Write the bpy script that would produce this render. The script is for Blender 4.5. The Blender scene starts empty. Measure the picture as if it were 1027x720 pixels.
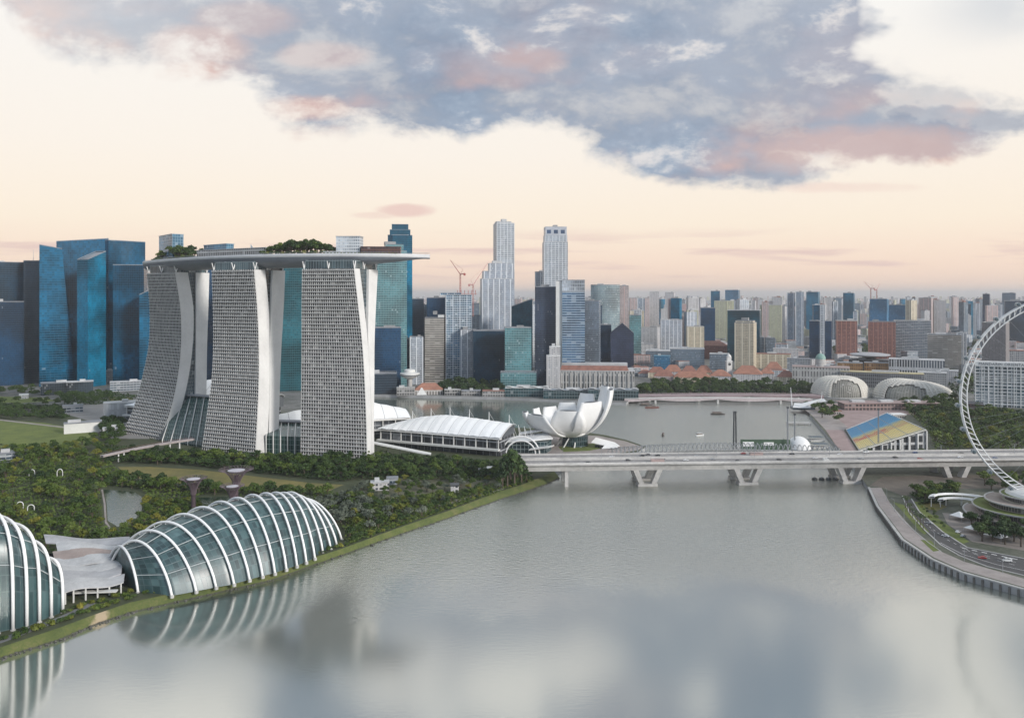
import bpy, math, random
import numpy as np
from mathutils import Vector, Matrix
R_ = math.radians
SC = bpy.context.scene
COL = SC.collection
F, CX, CY, CAMZ = 800.0, 513.5, 295.0, 165.0      # lens in photo pixels, principal column, horizon row, drone height

# ------------------------------------------------------------------ camera
cam = bpy.data.cameras.new('camera'); cam_o = bpy.data.objects.new('camera', cam); COL.objects.link(cam_o)
cam.sensor_width = 36.0; cam.lens = 36.0 * F / 1027.0
cam.shift_y = -(360.0 - CY) / 1027.0
cam.clip_start = 1.0; cam.clip_end = 400000.0
cam_o.location = (0, 0, CAMZ); cam_o.rotation_euler = (R_(90), 0, 0)
SC.camera = cam_o

# ------------------------------------------------------------------ view
SC.view_settings.view_transform = 'Standard'; SC.view_settings.look = 'None'
SC.view_settings.gamma = 1.0; SC.view_settings.use_curve_mapping = False
SC.view_settings.exposure = 0.66
SC.cycles.volume_bounces = 1; SC.cycles.max_bounces = 6; SC.cycles.diffuse_bounces = 2; SC.cycles.glossy_bounces = 3
SC.cycles.use_denoising = True

# ------------------------------------------------------------------ node helper
class NT:
    def __init__(s, nt):
        s.nt = nt; s.n = nt.nodes; s.l = nt.links
    def node(s, typ, ins=None, **kw):
        n = s.n.new(typ)
        for k, v in kw.items(): setattr(n, k, v)
        for k, v in (ins or {}).items():
            if isinstance(v, bpy.types.NodeSocket): s.l.new(v, n.inputs[k])
            else: n.inputs[k].default_value = v
        return n
    def m(s, op, a, b=0.0, c=None, clamp=False):
        d = {0: a, 1: b}
        if c is not None: d[2] = c
        return s.node('ShaderNodeMath', d, operation=op, use_clamp=clamp).outputs[0]
    def mix(s, f, a, b, blend='MIX'):
        n = s.node('ShaderNodeMix', None, data_type='RGBA', blend_type=blend)
        for i, v in ((0, f), (6, a), (7, b)):
            if isinstance(v, bpy.types.NodeSocket): s.l.new(v, n.inputs[i])
            elif i == 0: n.inputs[0].default_value = v
            else: n.inputs[i].default_value = (*v[:3], 1)
        return n.outputs[2]
    def ramp(s, f, stops, interp='LINEAR'):
        n = s.node('ShaderNodeValToRGB', {0: f}); cr = n.color_ramp; cr.interpolation = interp
        while len(cr.elements) < len(stops): cr.elements.new(0.5)
        for e, (p, c) in zip(cr.elements, sorted(stops, key=lambda q: q[0])):
            e.position = p; e.color = (*c, 1) if len(c) == 3 else c
        return n.outputs[0]
    def smooth(s, v, a, b):
        n = s.node('ShaderNodeMapRange', {0: v, 1: a, 2: b, 3: 0.0, 4: 1.0}, interpolation_type='SMOOTHSTEP'); return n.outputs[0]
    def noise(s, vec, scale, detail=4, rough=0.55, dist=0.0):
        n = s.node('ShaderNodeTexNoise', {'Scale': scale, 'Detail': detail, 'Roughness': rough, 'Distortion': dist})
        if vec is not None: s.l.new(vec, n.inputs['Vector'])
        return n.outputs[0]

# ------------------------------------------------------------------ world: Nishita dusk sky with a cloud layer
SUN_EL, SUN_AZ = 22.0, 128.0        # azimuth clockwise from +Y (the view axis): low, behind and to the right
world = bpy.data.worlds.new('World'); SC.world = world; world.use_nodes = True
W = NT(world.node_tree); W.n.clear()
sky = W.node('ShaderNodeTexSky', None, sky_type='NISHITA', sun_disc=False)
sky.sun_elevation = R_(SUN_EL); sky.sun_rotation = R_(SUN_AZ)
sky.air_density = 1.0; sky.dust_density = 2.0
tc = W.node('ShaderNodeTexCoord').outputs['Generated']
sp = W.node('ShaderNodeSeparateXYZ', {0: tc}); dx, dy, dz = sp.outputs
# clear-air colours: peach dusk band low in front, cream above it, bluer overhead and behind
el = W.m('MAXIMUM', dz, 0.0)
front = W.ramp(el, [(0.0, (.665, .485, .385)), (.03, (.675, .515, .41)), (.085, (.67, .58, .475)), (.17, (.655, .60, .535)),
                    (.34, (.635, .625, .605)), (.5, (.74, .735, .71)), (.7, (.92, .90, .85)), (.85, (.55, .60, .65)), (1.0, (.38, .46, .55))])  # pale band high in front is out of view, added to brighten the water
back = W.ramp(el, [(0.0, (.48, .53, .60)), (.12, (.42, .50, .61)), (.4, (.38, .47, .61)), (1.0, (.38, .47, .59))])
clear = W.mix(W.smooth(dy, -0.35, 0.45), back, front)
clear = W.mix(0.06, clear, W.mix(1.0, sky.outputs[0], (.065, .065, .065), 'MULTIPLY'))
# cloud deck: picture of the deck in tangent coordinates (a = x/y, e = z/y) for the half in front
yy = W.m('MAXIMUM', dy, 0.02)
ta = W.m('DIVIDE', dx, yy); te = W.m('DIVIDE', dz, yy)
flat = W.node('ShaderNodeCombineXYZ', {0: ta, 1: W.m('MULTIPLY', te, 1.75), 2: 0.37}).outputs[0]
n_big = W.noise(flat, 3.6, 8, .6, .2)
n_mid = W.noise(flat, 8.5, 9, .62, .15)
n_pink = W.noise(W.node('ShaderNodeVectorMath', {0: flat, 1: (3.1, 7.7, 1.0)}, operation='ADD').outputs[0], 4.6, 4, .55)
wob = W.m('ADD', W.m('MULTIPLY', W.m('SUBTRACT', n_big, .5), .20), W.m('MULTIPLY', W.m('SUBTRACT', n_mid, .5), .07))
def edge(pts):      # piecewise curve e(a), a in -0.75..0.75
    f = W.m('MULTIPLY_ADD', W.m('ADD', ta, W.m('MULTIPLY', W.m('SUBTRACT', n_pink, .5), .22)), 1/1.5, .5, clamp=True)
    return W.ramp(f, [((a + .75)/1.5, (e, e, e)) for a, e in pts])
def pa(px): return (px - CX)/F
def pe(py): return (CY - py)/F
low = edge([(pa(-40), pe(-40)), (pa(20), pe(15)), (pa(110), pe(62)), (pa(220), pe(78)), (pa(285), pe(116)), (pa(335), pe(124)), (pa(400), pe(136)),
            (pa(500), pe(120)), (pa(560), pe(138)), (pa(640), pe(150)), (pa(690), pe(182)), (pa(770), pe(178)),
            (pa(860), pe(160)), (pa(940), pe(140)), (pa(1025), pe(110)), (pa(1080), pe(100))])
upp = edge([(pa(-100), .95), (pa(800), .95), (pa(870), pe(-20)), (pa(905), pe(62)), (pa(960), pe(90)), (pa(1030), pe(108)), (pa(1100), pe(104))])
inside = W.m('MULTIPLY', W.smooth(W.m('ADD', W.m('SUBTRACT', te, low), wob), -.012, .034), W.smooth(W.m('ADD', W.m('SUBTRACT', upp, te), wob), -.02, .06))
fade_up = W.m('SUBTRACT', 1.0, W.smooth(W.m('ADD', te, W.m('MULTIPLY', W.m('SUBTRACT', n_big, .5), .25)), .40, .50))
dens = W.m('MULTIPLY', W.m('MULTIPLY', inside, fade_up), W.m('ADD', W.smooth(n_big, .22, .42), W.m('MULTIPLY', W.smooth(n_mid, .35, .6), .35)), clamp=True)
dens = W.m('MULTIPLY', dens, W.m('MULTIPLY_ADD', W.smooth(W.m('ADD', n_mid, W.m('MULTIPLY', W.m('SUBTRACT', n_pink, .5), .3)), .30, .52), .42, .58))
dens = W.m('MULTIPLY', dens, W.m('MULTIPLY_ADD', W.smooth(ta, -.62, -.2), .4, .6))
n_ab = W.noise(W.node('ShaderNodeVectorMath', {0: flat, 1: (9.3, 2.2, 4.0)}, operation='ADD').outputs[0], 3.6, 7, .6, .3)
above = W.m('MULTIPLY', W.m('MULTIPLY', W.smooth(te, .395, .46), W.m('SUBTRACT', 1.0, W.smooth(te, .68, .8))), W.smooth(W.m('SUBTRACT', n_ab, W.m('MULTIPLY', W.m('ABSOLUTE', W.m('SUBTRACT', ta, .1)), .10)), .41, .49))  # cloud out of view overhead, added so the near water reflects it
# one small pink puff above the roof deck, one faint bar under the big cloud
def puff(px, py, w, h, k, nz=2.2):
    ex = W.m('DIVIDE', W.m('SUBTRACT', ta, pa(px)), w/F); ey = W.m('DIVIDE', W.m('SUBTRACT', te, pe(py)), h/F)
    r = W.m('ADD', W.m('MULTIPLY', ex, ex), W.m('MULTIPLY', ey, ey))
    return W.m('MULTIPLY', W.smooth(W.m('ADD', r, W.m('MULTIPLY', W.m('MULTIPLY_ADD', W.m('SUBTRACT', n_mid, .5), 1.0, W.m('SUBTRACT', n_big, .5)), nz)), 1.2, .0), k)
for b_ in ((880, 140, 150, 24, .95, 4), (960, 122, 85, 17, .8, 4), (740, 168, 120, 22, .95, 4), (930, 105, 90, 18, .5, 5)): dens = W.m('MAXIMUM', dens, puff(*b_))
# upper right corner wisps
wis = W.m('MULTIPLY', W.m('MULTIPLY', W.smooth(ta, .47, .62), W.smooth(te, .29, .36)), W.m('MULTIPLY', W.smooth(n_big, .38, .6), .55))
wis = W.m('MULTIPLY', wis, W.m('SUBTRACT', 1.0, W.smooth(te, .45, .6)))
holes = W.smooth(W.m('ADD', n_big, W.m('MULTIPLY', n_mid, .3)), .50, .62)
dens = W.m('MULTIPLY', dens, W.m('SUBTRACT', 1.0, W.m('MULTIPLY', W.smooth(te, .35, .43), W.m('MULTIPLY', W.m('SUBTRACT', 1.0, holes), .85))))
dens = W.m('MAXIMUM', dens, W.m('MULTIPLY', above, .92))
# thin pink streaks just over the skyline
st = W.node('ShaderNodeCombineXYZ', {0: W.m('MULTIPLY', ta, 5.0), 1: W.m('MULTIPLY', te, 60.0), 2: 1.9}).outputs[0]
n_st = W.noise(st, 1.0, 4, .55, .2)
streak = W.m('MULTIPLY', W.m('MULTIPLY', W.smooth(te, .012, .03), W.m('SUBTRACT', 1.0, W.smooth(te, .055, .09))), W.smooth(n_st, .5, .68))
p1 = W.m('MAXIMUM', puff(405, 211, 30, 7, .8), puff(845, 188, 75, 7, .4))
p1 = W.m('MAXIMUM', p1, puff(376, 216, 26, 4, .4))
grey = W.mix(W.smooth(n_mid, .3, .68), (.085, .13, .205), (.24, .29, .36))
grey = W.mix(W.smooth(n_big, .42, .7), W.mix(.5, grey, (.30, .315, .36)), grey)
grey = W.mix(W.m('MULTIPLY', W.smooth(te, .39, .46), .65), grey, (.075, .135, .225))  # unseen upper cloud made bluer for its reflection in the water
pinkf = W.m('MULTIPLY', W.smooth(n_pink, .48, .66), W.m('MULTIPLY_ADD', W.smooth(W.m('SUBTRACT', te, low), .10, .0), .75, .12))
for b_ in ((200, 48, 55, 24, .55), (300, 110, 60, 16, .75), (325, 55, 50, 14, .4), (522, 58, 55, 20, .5), (850, 150, 170, 26, .55), (250, 20, 60, 20, .35)): pinkf = W.m('MAXIMUM', pinkf, puff(*b_))
ccol = W.mix(pinkf, grey, (.50, .32, .27))
# pale sunlit rims where the deck thins
rim = W.m('MULTIPLY', W.smooth(n_mid, .57, .70), .8)
ccol = W.mix(rim, ccol, (.55, .52, .50))
skyc = W.mix(W.m('MULTIPLY', streak, .85), clear, (.51, .375, .345))
skyc = W.mix(p1, skyc, (.53, .375, .34))
skyc = W.mix(wis, skyc, (.35, .38, .42))
skyc = W.mix(W.m('MULTIPLY', dens, W.smooth(dy, .05, .2)), skyc, ccol)
# loose cloud over the rest of the vault
vz = W.m('MAXIMUM', dz, .08)
q = W.node('ShaderNodeCombineXYZ', {0: W.m('DIVIDE', dx, vz), 1: W.m('DIVIDE', dy, vz), 2: .2}).outputs[0]
n_v = W.noise(q, .9, 5, .55, .3)
vault = W.m('MULTIPLY', W.m('MULTIPLY', W.smooth(n_v, .42, .58), .85), W.smooth(W.m('SUBTRACT', dz, W.m('MULTIPLY', dy, .85)), -.05, .10))
skyc = W.mix(vault, skyc, (.24, .28, .34))
bgc = W.mix(1.0, skyc, (10., 10., 10.), 'MULTIPLY')
bg = W.node('ShaderNodeBackground', {0: bgc, 1: 0.1})
W.l.new(bg.outputs[0], W.node('ShaderNodeOutputWorld').inputs[0])

# ------------------------------------------------------------------ sun (very soft, thin cloud over it)
sl = bpy.data.lights.new('sun', 'SUN'); sl.energy = 2.2; sl.angle = R_(10); sl.color = (1.0, .955, .90)
so = bpy.data.objects.new('sun', sl); COL.objects.link(so)
sd = Vector((math.sin(R_(SUN_AZ))*math.cos(R_(SUN_EL)), math.cos(R_(SUN_AZ))*math.cos(R_(SUN_EL)), math.sin(R_(SUN_EL))))
so.rotation_euler = sd.to_track_quat('Z', 'Y').to_euler(); so.location = sd*500 + Vector((0, 0, 600))

# ------------------------------------------------------------------ photo -> place
def G(px, py, z=4.0):
    Y = F*(CAMZ - z)/(py - CY); return Vector(((px - CX)*Y/F, Y, z))
def XA(px, Y): return (px - CX)*Y/F
def ZA(py, Y): return CAMZ - (py - CY)*Y/F

# ------------------------------------------------------------------ materials
MATS = {}
def principled(name):
    m = bpy.data.materials.new(name); m.use_nodes = True; t = NT(m.node_tree); t.n.clear()
    b = t.node('ShaderNodeBsdfPrincipled'); o = t.node('ShaderNodeOutputMaterial'); t.l.new(b.outputs[0], o.inputs[0])
    return m, t, b
def setin(t, b, k, v):
    if isinstance(v, bpy.types.NodeSocket): t.l.new(v, b.inputs[k])
    elif k == 'Base Color': b.inputs[k].default_value = (*v[:3], 1)
    else: b.inputs[k].default_value = v
def plain(name, col, rough=.6, var=.18, scale=.25, metal=0.0, bump=0.0, spec=.5, alt=None):
    """paint / concrete / metal with weathering noise in place"""
    if name in MATS: return MATS[name]
    m, t, b = principled(name)
    pos = t.node('ShaderNodeNewGeometry').outputs['Position']
    n = t.noise(pos, scale, 5, .6); n2 = t.noise(pos, scale*7, 3, .6)
    f = t.m('MULTIPLY_ADD', n2, .35, t.m('MULTIPLY', n, .65))
    a2 = alt or tuple(c*(1 - var*1.6) for c in col); c2 = tuple(min(1, c*(1 + var*.6)) for c in col)
    setin(t, b, 'Base Color', t.ramp(f, [(.3, a2), (.7, c2)]))
    setin(t, b, 'Roughness', rough); setin(t, b, 'Metallic', metal); setin(t, b, 'Specular IOR Level', spec)
    if bump:
        bn = t.node('ShaderNodeBump', {'Strength': bump, 'Distance': .4, 'Height': n2}); t.l.new(bn.outputs[0], b.inputs['Normal'])
    MATS[name] = m; return m
def facade(name, wall, glass, bw=3.0, fh=3.6, mu=.08, v0=.12, v1=.97, rough=.12, wrough=.6, var=.5, pale=.06, spec=.5, metal=0.0, stripe=None):
    """curtain wall or punched wall: u along the wall and v up it, in metres"""
    if name in MATS: return MATS[name]
    m, t, b = principled(name)
    uv = t.node('ShaderNodeUVMap').outputs[0]
    s = t.node('ShaderNodeSeparateXYZ', {0: uv}); U = t.m('DIVIDE', s.outputs[0], bw); V = t.m('DIVIDE', s.outputs[1], fh)
    fu = t.m('FRACT', U); fv = t.m('FRACT', V)
    win = t.m('MULTIPLY', t.m('MULTIPLY', t.m('GREATER_THAN', fu, mu), t.m('LESS_THAN', fu, 1 - mu)),
              t.m('MULTIPLY', t.m('GREATER_THAN', fv, v0), t.m('LESS_THAN', fv, v1)))
    cell = t.node('ShaderNodeCombineXYZ', {0: t.m('FLOOR', U), 1: t.m('FLOOR', V), 2: 0.0}).outputs[0]
    wn = t.node('ShaderNodeTexWhiteNoise', {0: cell}, noise_dimensions='3D').outputs[0]
    pos = t.node('ShaderNodeNewGeometry').outputs['Position']
    big = t.noise(pos, .018, 3, .5); dirt = t.noise(pos, .12, 4, .6)
    k = t.m('MULTIPLY_ADD', wn, var, 1 - var*.5)
    k = t.m('MULTIPLY', k, t.m('MULTIPLY_ADD', t.smooth(big, .34, .66), 1.25, .40))  # broad patches in the glass colour imitate sky reflections
    g = t.node('ShaderNodeVectorMath', {0: tuple(glass), 3: k}, operation='SCALE').outputs[0]
    blind = t.m('MULTIPLY', t.m('GREATER_THAN', wn, 1 - pale), .55)
    g = t.mix(blind, g, tuple(min(.6, c*.5 + .22) for c in wall))
    wc = t.mix(t.smooth(dirt, .35, .7), tuple(c*.8 for c in wall), wall)
    if stripe:
        per, frac, col = stripe
        wc = t.mix(t.m('LESS_THAN', t.m('FRACT', t.m('DIVIDE', s.outputs[0], per)), frac), wc, col)
        win = t.m('MULTIPLY', win, t.m('GREATER_THAN', t.m('FRACT', t.m('DIVIDE', s.outputs[0], per)), frac))
    setin(t, b, 'Base Color', t.mix(win, wc, g))
    setin(t, b, 'Roughness', t.m('ADD', t.m('MULTIPLY', win, rough - wrough), wrough))
    setin(t, b, 'Specular IOR Level', t.m('MULTIPLY_ADD', win, spec - .35, .35))
    if metal: setin(t, b, 'Metallic', t.m('MULTIPLY', win, metal))
    # each pane hangs a hair off true, and frames stand proud of the glass
    bn = t.node('ShaderNodeBump', {'Strength': .35, 'Distance': .25, 'Height': t.m('SUBTRACT', t.m('MULTIPLY', wn, .06), win)})
    t.l.new(bn.outputs[0], b.inputs['Normal'])
    MATS[name] = m; return m
def leafmat(name, c1, c2, c3=None, scale=.35):
    m, t, b = principled(name)
    pos = t.node('ShaderNodeNewGeometry').outputs['Position']; oi = t.node('ShaderNodeObjectInfo').outputs['Random']
    n = t.noise(pos, scale, 3, .6); big = t.noise(pos, .02, 2, .5)
    f = t.m('ADD', t.m('MULTIPLY', n, .55), t.m('ADD', t.m('MULTIPLY', oi, .35), t.m('MULTIPLY', big, .3)))
    stops = [(.3, c1), (.62, c2)] + ([(.86, c3)] if c3 else [])
    setin(t, b, 'Base Color', t.ramp(f, stops)); setin(t, b, 'Roughness', .65); setin(t, b, 'Specular IOR Level', .25)
    return m

# ------------------------------------------------------------------ mesh builder
class MB:
    def __init__(s): s.v = []; s.f = []; s.uv = []; s.mi = []
    def face(s, pts, uv=None, mi=0):
        i = len(s.v); s.v.extend([tuple(p) for p in pts]); s.f.append(tuple(range(i, i + len(pts)))); s.uv.append(uv or [(0, 0)]*len(pts)); s.mi.append(mi)
    def mesh(s, vs, fs, mi=0):
        i = len(s.v); s.v.extend([tuple(p) for p in vs])
        for f in fs: s.f.append(tuple(i + a for a in f)); s.uv.append([(0, 0)]*len(f)); s.mi.append(mi)
    def box(s, c, d, rz=0.0, mi=0):
        """centre, full sizes"""
        x, y, z = d[0]/2, d[1]/2, d[2]/2; cs, sn = math.cos(rz), math.sin(rz); vs = []
        for k in (-1, 1):
            for a, b in ((-1, -1), (1, -1), (1, 1), (-1, 1)):
                lx, ly = a*x, b*y; vs.append((c[0] + lx*cs - ly*sn, c[1] + lx*sn + ly*cs, c[2] + k*z))
        s.mesh(vs, [(3, 2, 1, 0), (4, 5, 6, 7), (0, 1, 5, 4), (1, 2, 6, 5), (2, 3, 7, 6), (3, 0, 4, 7)], mi); return s
    def hexa(s, vs, mi=0):
        """8 corners: bottom ring then top ring"""
        s.mesh(vs, [(3, 2, 1, 0), (4, 5, 6, 7), (0, 1, 5, 4), (1, 2, 6, 5), (2, 3, 7, 6), (3, 0, 4, 7)], mi); return s
    def walls(s, bot, top, mi=0, u0=0.0):
        """ring of wall quads between two rings of 3-D points, uv in metres"""
        n = len(bot); u = u0
        for i in range(n):
            j = (i + 1) % n; a, b, c, d = map(Vector, (bot[i], bot[j], top[j], top[i])); L = (b - a).length
            s.face([a, b, c, d], [(u, a.z), (u + L, b.z), (u + L, c.z), (u, d.z)], mi); u += L
        return s
    def prism(s, poly, z0, z1, mi=0, cap=True):
        bot = [(p[0], p[1], z0) for p in poly]; top = [(p[0], p[1], z1) for p in poly]
        s.walls(bot, top, mi)
        if cap: s.face(top, None, mi); s.face(bot[::-1], None, mi)
        return s
    def tube(s, pts, r, n=6, mi=0, closed=False, cap=True):
        pts = [Vector(p) for p in pts]; m = len(pts); rr = r if isinstance(r, (list, tuple)) else [r]*m; vs = []; up = None
        for i, p in enumerate(pts):
            a = pts[(i - 1) % m] if (closed or i > 0) else p; b = pts[(i + 1) % m] if (closed or i < m - 1) else p
            t = (b - a).normalized()
            if up is None: up = Vector((0, 0, 1)) if abs(t.z) < .9 else Vector((1, 0, 0))
            x = t.cross(up); x = x.normalized() if x.length > 1e-6 else Vector((1, 0, 0)); up = x.cross(t).normalized()
            for k in range(n):
                an = 2*math.pi*k/n; vs.append(p + (x*math.cos(an) + up*math.sin(an))*rr[i])
        fs = []
        for i in range(m if closed else m - 1):
            for k in range(n):
                a = i*n + k; b = i*n + (k + 1) % n; c = ((i + 1) % m)*n; fs.append((a, b, c + (k + 1) % n, c + k))
        if cap and not closed: fs.append(tuple(range(n))[::-1]); fs.append(tuple((m - 1)*n + k for k in range(n)))
        s.mesh(vs, fs, mi); return s
    def lathe(s, prof, c=(0, 0, 0), n=16, mi=0, a0=0.0, a1=None):
        full = a1 is None; a1 = a0 + 2*math.pi if full else a1; m = n if full else n + 1; vs = []; fs = []
        for r, z in prof:
            for k in range(m):
                a = a0 + (a1 - a0)*k/n; vs.append((c[0] + r*math.cos(a), c[1] + r*math.sin(a), c[2] + z))
        for i in range(len(prof) - 1):
            for k in range(n):
                k2 = (k + 1) % m; fs.append((i*m + k, i*m + k2, (i + 1)*m + k2, (i + 1)*m + k))
        s.mesh(vs, fs, mi); return s
    def grid(s, rows, mi=0, closed=False, uvs=None):
        """rows of points lofted"""
        n = len(rows[0]); vs = [p for r in rows for p in r]; fs = []
        for i in range(len(rows) - 1):
            for k in range(n if closed else n - 1):
                k2 = (k + 1) % n; fs.append((i*n + k, i*n + k2, (i + 1)*n + k2, (i + 1)*n + k))
        base = len(s.f); s.mesh(vs, fs, mi)
        if uvs:
            fl = [u for r in uvs for u in r]
            for q, f in enumerate(fs): s.uv[base + q] = [fl[a] for a in f]
        return s
    def build(s, name, mats, parent=None, smooth=False, loc=None):
        me = bpy.data.meshes.new(name); me.from_pydata(s.v, [], s.f)
        ul = me.uv_layers.new(name='UVMap'); flat = [c for f in s.uv for p in f for c in p]
        ul.data.foreach_set('uv', flat)
        for m in (mats if isinstance(mats, (list, tuple)) else [mats]): me.materials.append(m)
        me.polygons.foreach_set('material_index', s.mi)
        if smooth: me.polygons.foreach_set('use_smooth', [True]*len(s.f))
        me.update()
        return link(name, me, parent, loc)
def link(name, me, parent=None, loc=None):
    o = bpy.data.objects.new(name, me); COL.objects.link(o)
    if parent is not None: o.parent = parent
    if loc is not None: o.location = loc
    return o
def tag(o, label, cat, group=None):
    o['label'] = label; o['category'] = cat
    if group: o['group'] = group
    return o
def thing(name, label, cat, loc=(0, 0, 0), rz=0.0, group=None):
    o = bpy.data.objects.new(name, None); COL.objects.link(o); o.location = loc; o.rotation_euler = (0, 0, rz); o.empty_display_size = 2
    return tag(o, label, cat, group)
def struct(o, kind='structure'): o['kind'] = kind; return o
KIDS = {}
def kids(o):
    return [c for c in bpy.data.objects if c.parent == o]
def dup(root, loc=None, rz=None, sc=None, label=None, group=None, family=None):
    """copy a thing with its parts; family = its [(part, [sub-parts])] so nothing is searched"""
    r = root.copy(); COL.objects.link(r)
    if loc is not None: r.location = loc
    if rz is not None: r.rotation_euler = (0, 0, rz)
    if sc is not None: r.scale = sc
    if label: r['label'] = label
    if group: r['group'] = group
    for ch, sub in family:
        c = ch.copy(); COL.objects.link(c); c.parent = r
        for g in sub:
            d = g.copy(); COL.objects.link(d); d.parent = c
    return r
def family(root):
    return [(c, kids(c)) for c in kids(root)]
def inside_poly(x, y, poly):
    c = False; n = len(poly); j = n - 1
    for i in range(n):
        xi, yi = poly[i][0], poly[i][1]; xj, yj = poly[j][0], poly[j][1]
        if (yi > y) != (yj > y) and x < (xj - xi)*(y - yi)/(yj - yi) + xi: c = not c
        j = i
    return c
def gp(pts, z=4.0): return [G(a, b, z) for a, b in pts]
def pix(p): return (CX + F*p[0]/p[1], CY + F*(CAMZ - p[2])/p[1])

# common materials
WHITE = plain('white_paint', (.74, .735, .72), .5, .08, .08)
CREAMW = plain('off_white_cladding', (.66, .65, .62), .55, .1, .05)
CONC = plain('pale_concrete', (.44, .43, .41), .75, .2, .1, bump=.1)
CONC2 = plain('grey_concrete', (.30, .30, .30), .8, .22, .1, bump=.1)
ASPH = plain('asphalt', (.075, .072, .072), .85, .25, .12)
PAVE = plain('pale_paving', (.33, .29, .27), .85, .2, .1, bump=.1)
PINKP = plain('pinkish_paving', (.34, .25, .235), .85, .2, .06)
ROOFG = plain('grey_roofing', (.26, .27, .29), .75, .25, .06)
ROOFP = plain('pale_roofing', (.50, .50, .50), .7, .22, .06)
DARKM = plain('dark_metal', (.05, .055, .06), .45, .2, .3)
STEEL = plain('brushed_steel', (.42, .43, .45), .38, .12, .2, metal=.6)
TILE = plain('terracotta_tile', (.29, .135, .10), .8, .3, .15, bump=.15)
TILE2 = plain('orange_tile', (.36, .17, .115), .8, .3, .15, bump=.15)
BARK = plain('bark', (.10, .075, .055), .9, .3, .6)
GRASS = plain('mown_grass', (.14, .165, .03), .9, .3, .06, alt=(.06, .09, .018))
DRYG = plain('dry_grass', (.19, .155, .045), .9, .3, .04, alt=(.09, .09, .028))
GLASSD = facade('dark_glazing', (.10, .11, .12), (.02, .03, .04), 2.4, 3.6, .05, .06, .97, .1, .5)
# ================================================================== WATER AND LAND
def water_mat(name, murk, rough, bump, ruffled=True):
    """silty water: calm near the shores and close in, ruffled by the breeze in mid channel and out in the bay"""
    m, t, b = principled(name)
    pos = t.node('ShaderNodeNewGeometry').outputs['Position']; sp = t.node('ShaderNodeSeparateXYZ', {0: pos})
    st = t.node('ShaderNodeVectorMath', {0: pos, 1: (.02, .009, 1)}, operation='MULTIPLY').outputs[0]
    n = t.noise(st, 1.0, 2, .5, 0)
    fine = t.noise(t.node('ShaderNodeVectorMath', {0: pos, 1: (.22, .55, 1)}, operation='MULTIPLY').outputs[0], 1.0, 4, .6)
    setin(t, b, 'Base Color', t.mix(t.smooth(n, .35, .7), tuple(c*.86 for c in murk), murk))
    if ruffled:
        y2 = t.m('ADD', sp.outputs[1], t.m('MULTIPLY', t.m('SUBTRACT', n, .5), 90))
        ruf = t.m('MULTIPLY', t.smooth(y2, 390, 570), t.m('SUBTRACT', 1.0, t.m('MULTIPLY', t.smooth(sp.outputs[1], 830, 900), t.smooth(sp.outputs[0], 90, -30))))
        setin(t, b, 'Roughness', t.m('MULTIPLY_ADD', ruf, .09, rough)); bump = t.m('MULTIPLY_ADD', ruf, .8, bump)
    else: setin(t, b, 'Roughness', rough)
    setin(t, b, 'IOR', 3.4); setin(t, b, 'Specular Tint', (1.0, .99, .94, 1)); setin(t, b, 'Specular IOR Level', 1.0)
    bn = t.node('ShaderNodeBump', {'Strength': bump, 'Distance': 1.4, 'Height': fine}); t.l.new(bn.outputs[0], b.inputs['Normal'])
    return m
WATER = water_mat('river_water', (.115, .135, .115), .12, .012)
LAKEW = water_mat('lake_water', (.03, .062, .042), .12, .2, False)
w = MB(); w.face([(-6000, -1500, 0), (6000, -1500, 0), (6000, 3000, 0), (-6000, 3000, 0)])
struct(w.build('river_water', WATER))

def ground_mat():
    m, t, b = principled('ground')
    pos = t.node('ShaderNodeNewGeometry').outputs['Position']; sp = t.node('ShaderNodeSeparateXYZ', {0: pos})
    n1 = t.noise(pos, .03, 5, .6); n2 = t.noise(pos, .3, 4, .6); n3 = t.noise(pos, .006, 3, .5)
    green = t.ramp(t.m('MULTIPLY_ADD', n2, .5, t.m('MULTIPLY', n1, .5)), [(.3, (.028, .038, .016)), (.55, (.055, .065, .028)), (.75, (.10, .095, .05))])
    town = t.ramp(t.m('MULTIPLY_ADD', n2, .4, t.m('MULTIPLY', n1, .6)), [(.3, (.05, .065, .04)), (.46, (.12, .12, .11)), (.6, (.22, .21, .20)), (.75, (.15, .15, .15))])
    f = t.smooth(t.m('ADD', sp.outputs[1], t.m('MULTIPLY', n3, 120)), 1130, 1200)
    fr = t.m('MULTIPLY', t.smooth(sp.outputs[0], 190, 240), .35)
    setin(t, b, 'Base Color', t.mix(t.m('MAXIMUM', f, fr), green, town)); setin(t, b, 'Roughness', .9)
    bn = t.node('ShaderNodeBump', {'Strength': .3, 'Distance': .5, 'Height': n2}); t.l.new(bn.outputs[0], b.inputs['Normal'])
    return m
GROUND = ground_mat()
SH_L = [(-140, 705), (-60, 668), (0, 649), (60, 629), (95, 616), (130, 604), (200, 589), (270, 573), (340, 551), (400, 529), (450, 512), (500, 493), (522, 486.5), (541, 479), (556, 472.5)]
SH_LW = [(-140, 728), (-60, 684), (0, 661), (60, 642), (95, 627), (130, 615), (200, 599), (270, 583), (340, 558), (400, 537), (450, 520), (500, 502), (524, 494.5), (546, 487), (561, 480)]
SH_M = [(568, 467), (600, 462), (640, 453), (648, 448), (628, 441), (606, 436), (570, 431), (500, 428), (440, 427), (380, 424), (335, 420), (330, 405), (345, 397)]
SH_F = [(375, 395.5), (440, 397), (505, 398.5), (560, 401), (600, 403), (628, 404), (634, 398.5), (700, 398), (760, 398.3), (810, 399), (813, 405), (812, 416), (826, 432), (843, 452), (858, 470), (871, 489)]
SH_R = [(880, 507), (905, 540), (935, 560), (965, 573), (1027, 590), (1120, 614), (1300, 655)]
loop = gp(SH_L + SH_M + SH_F + SH_R)
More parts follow.
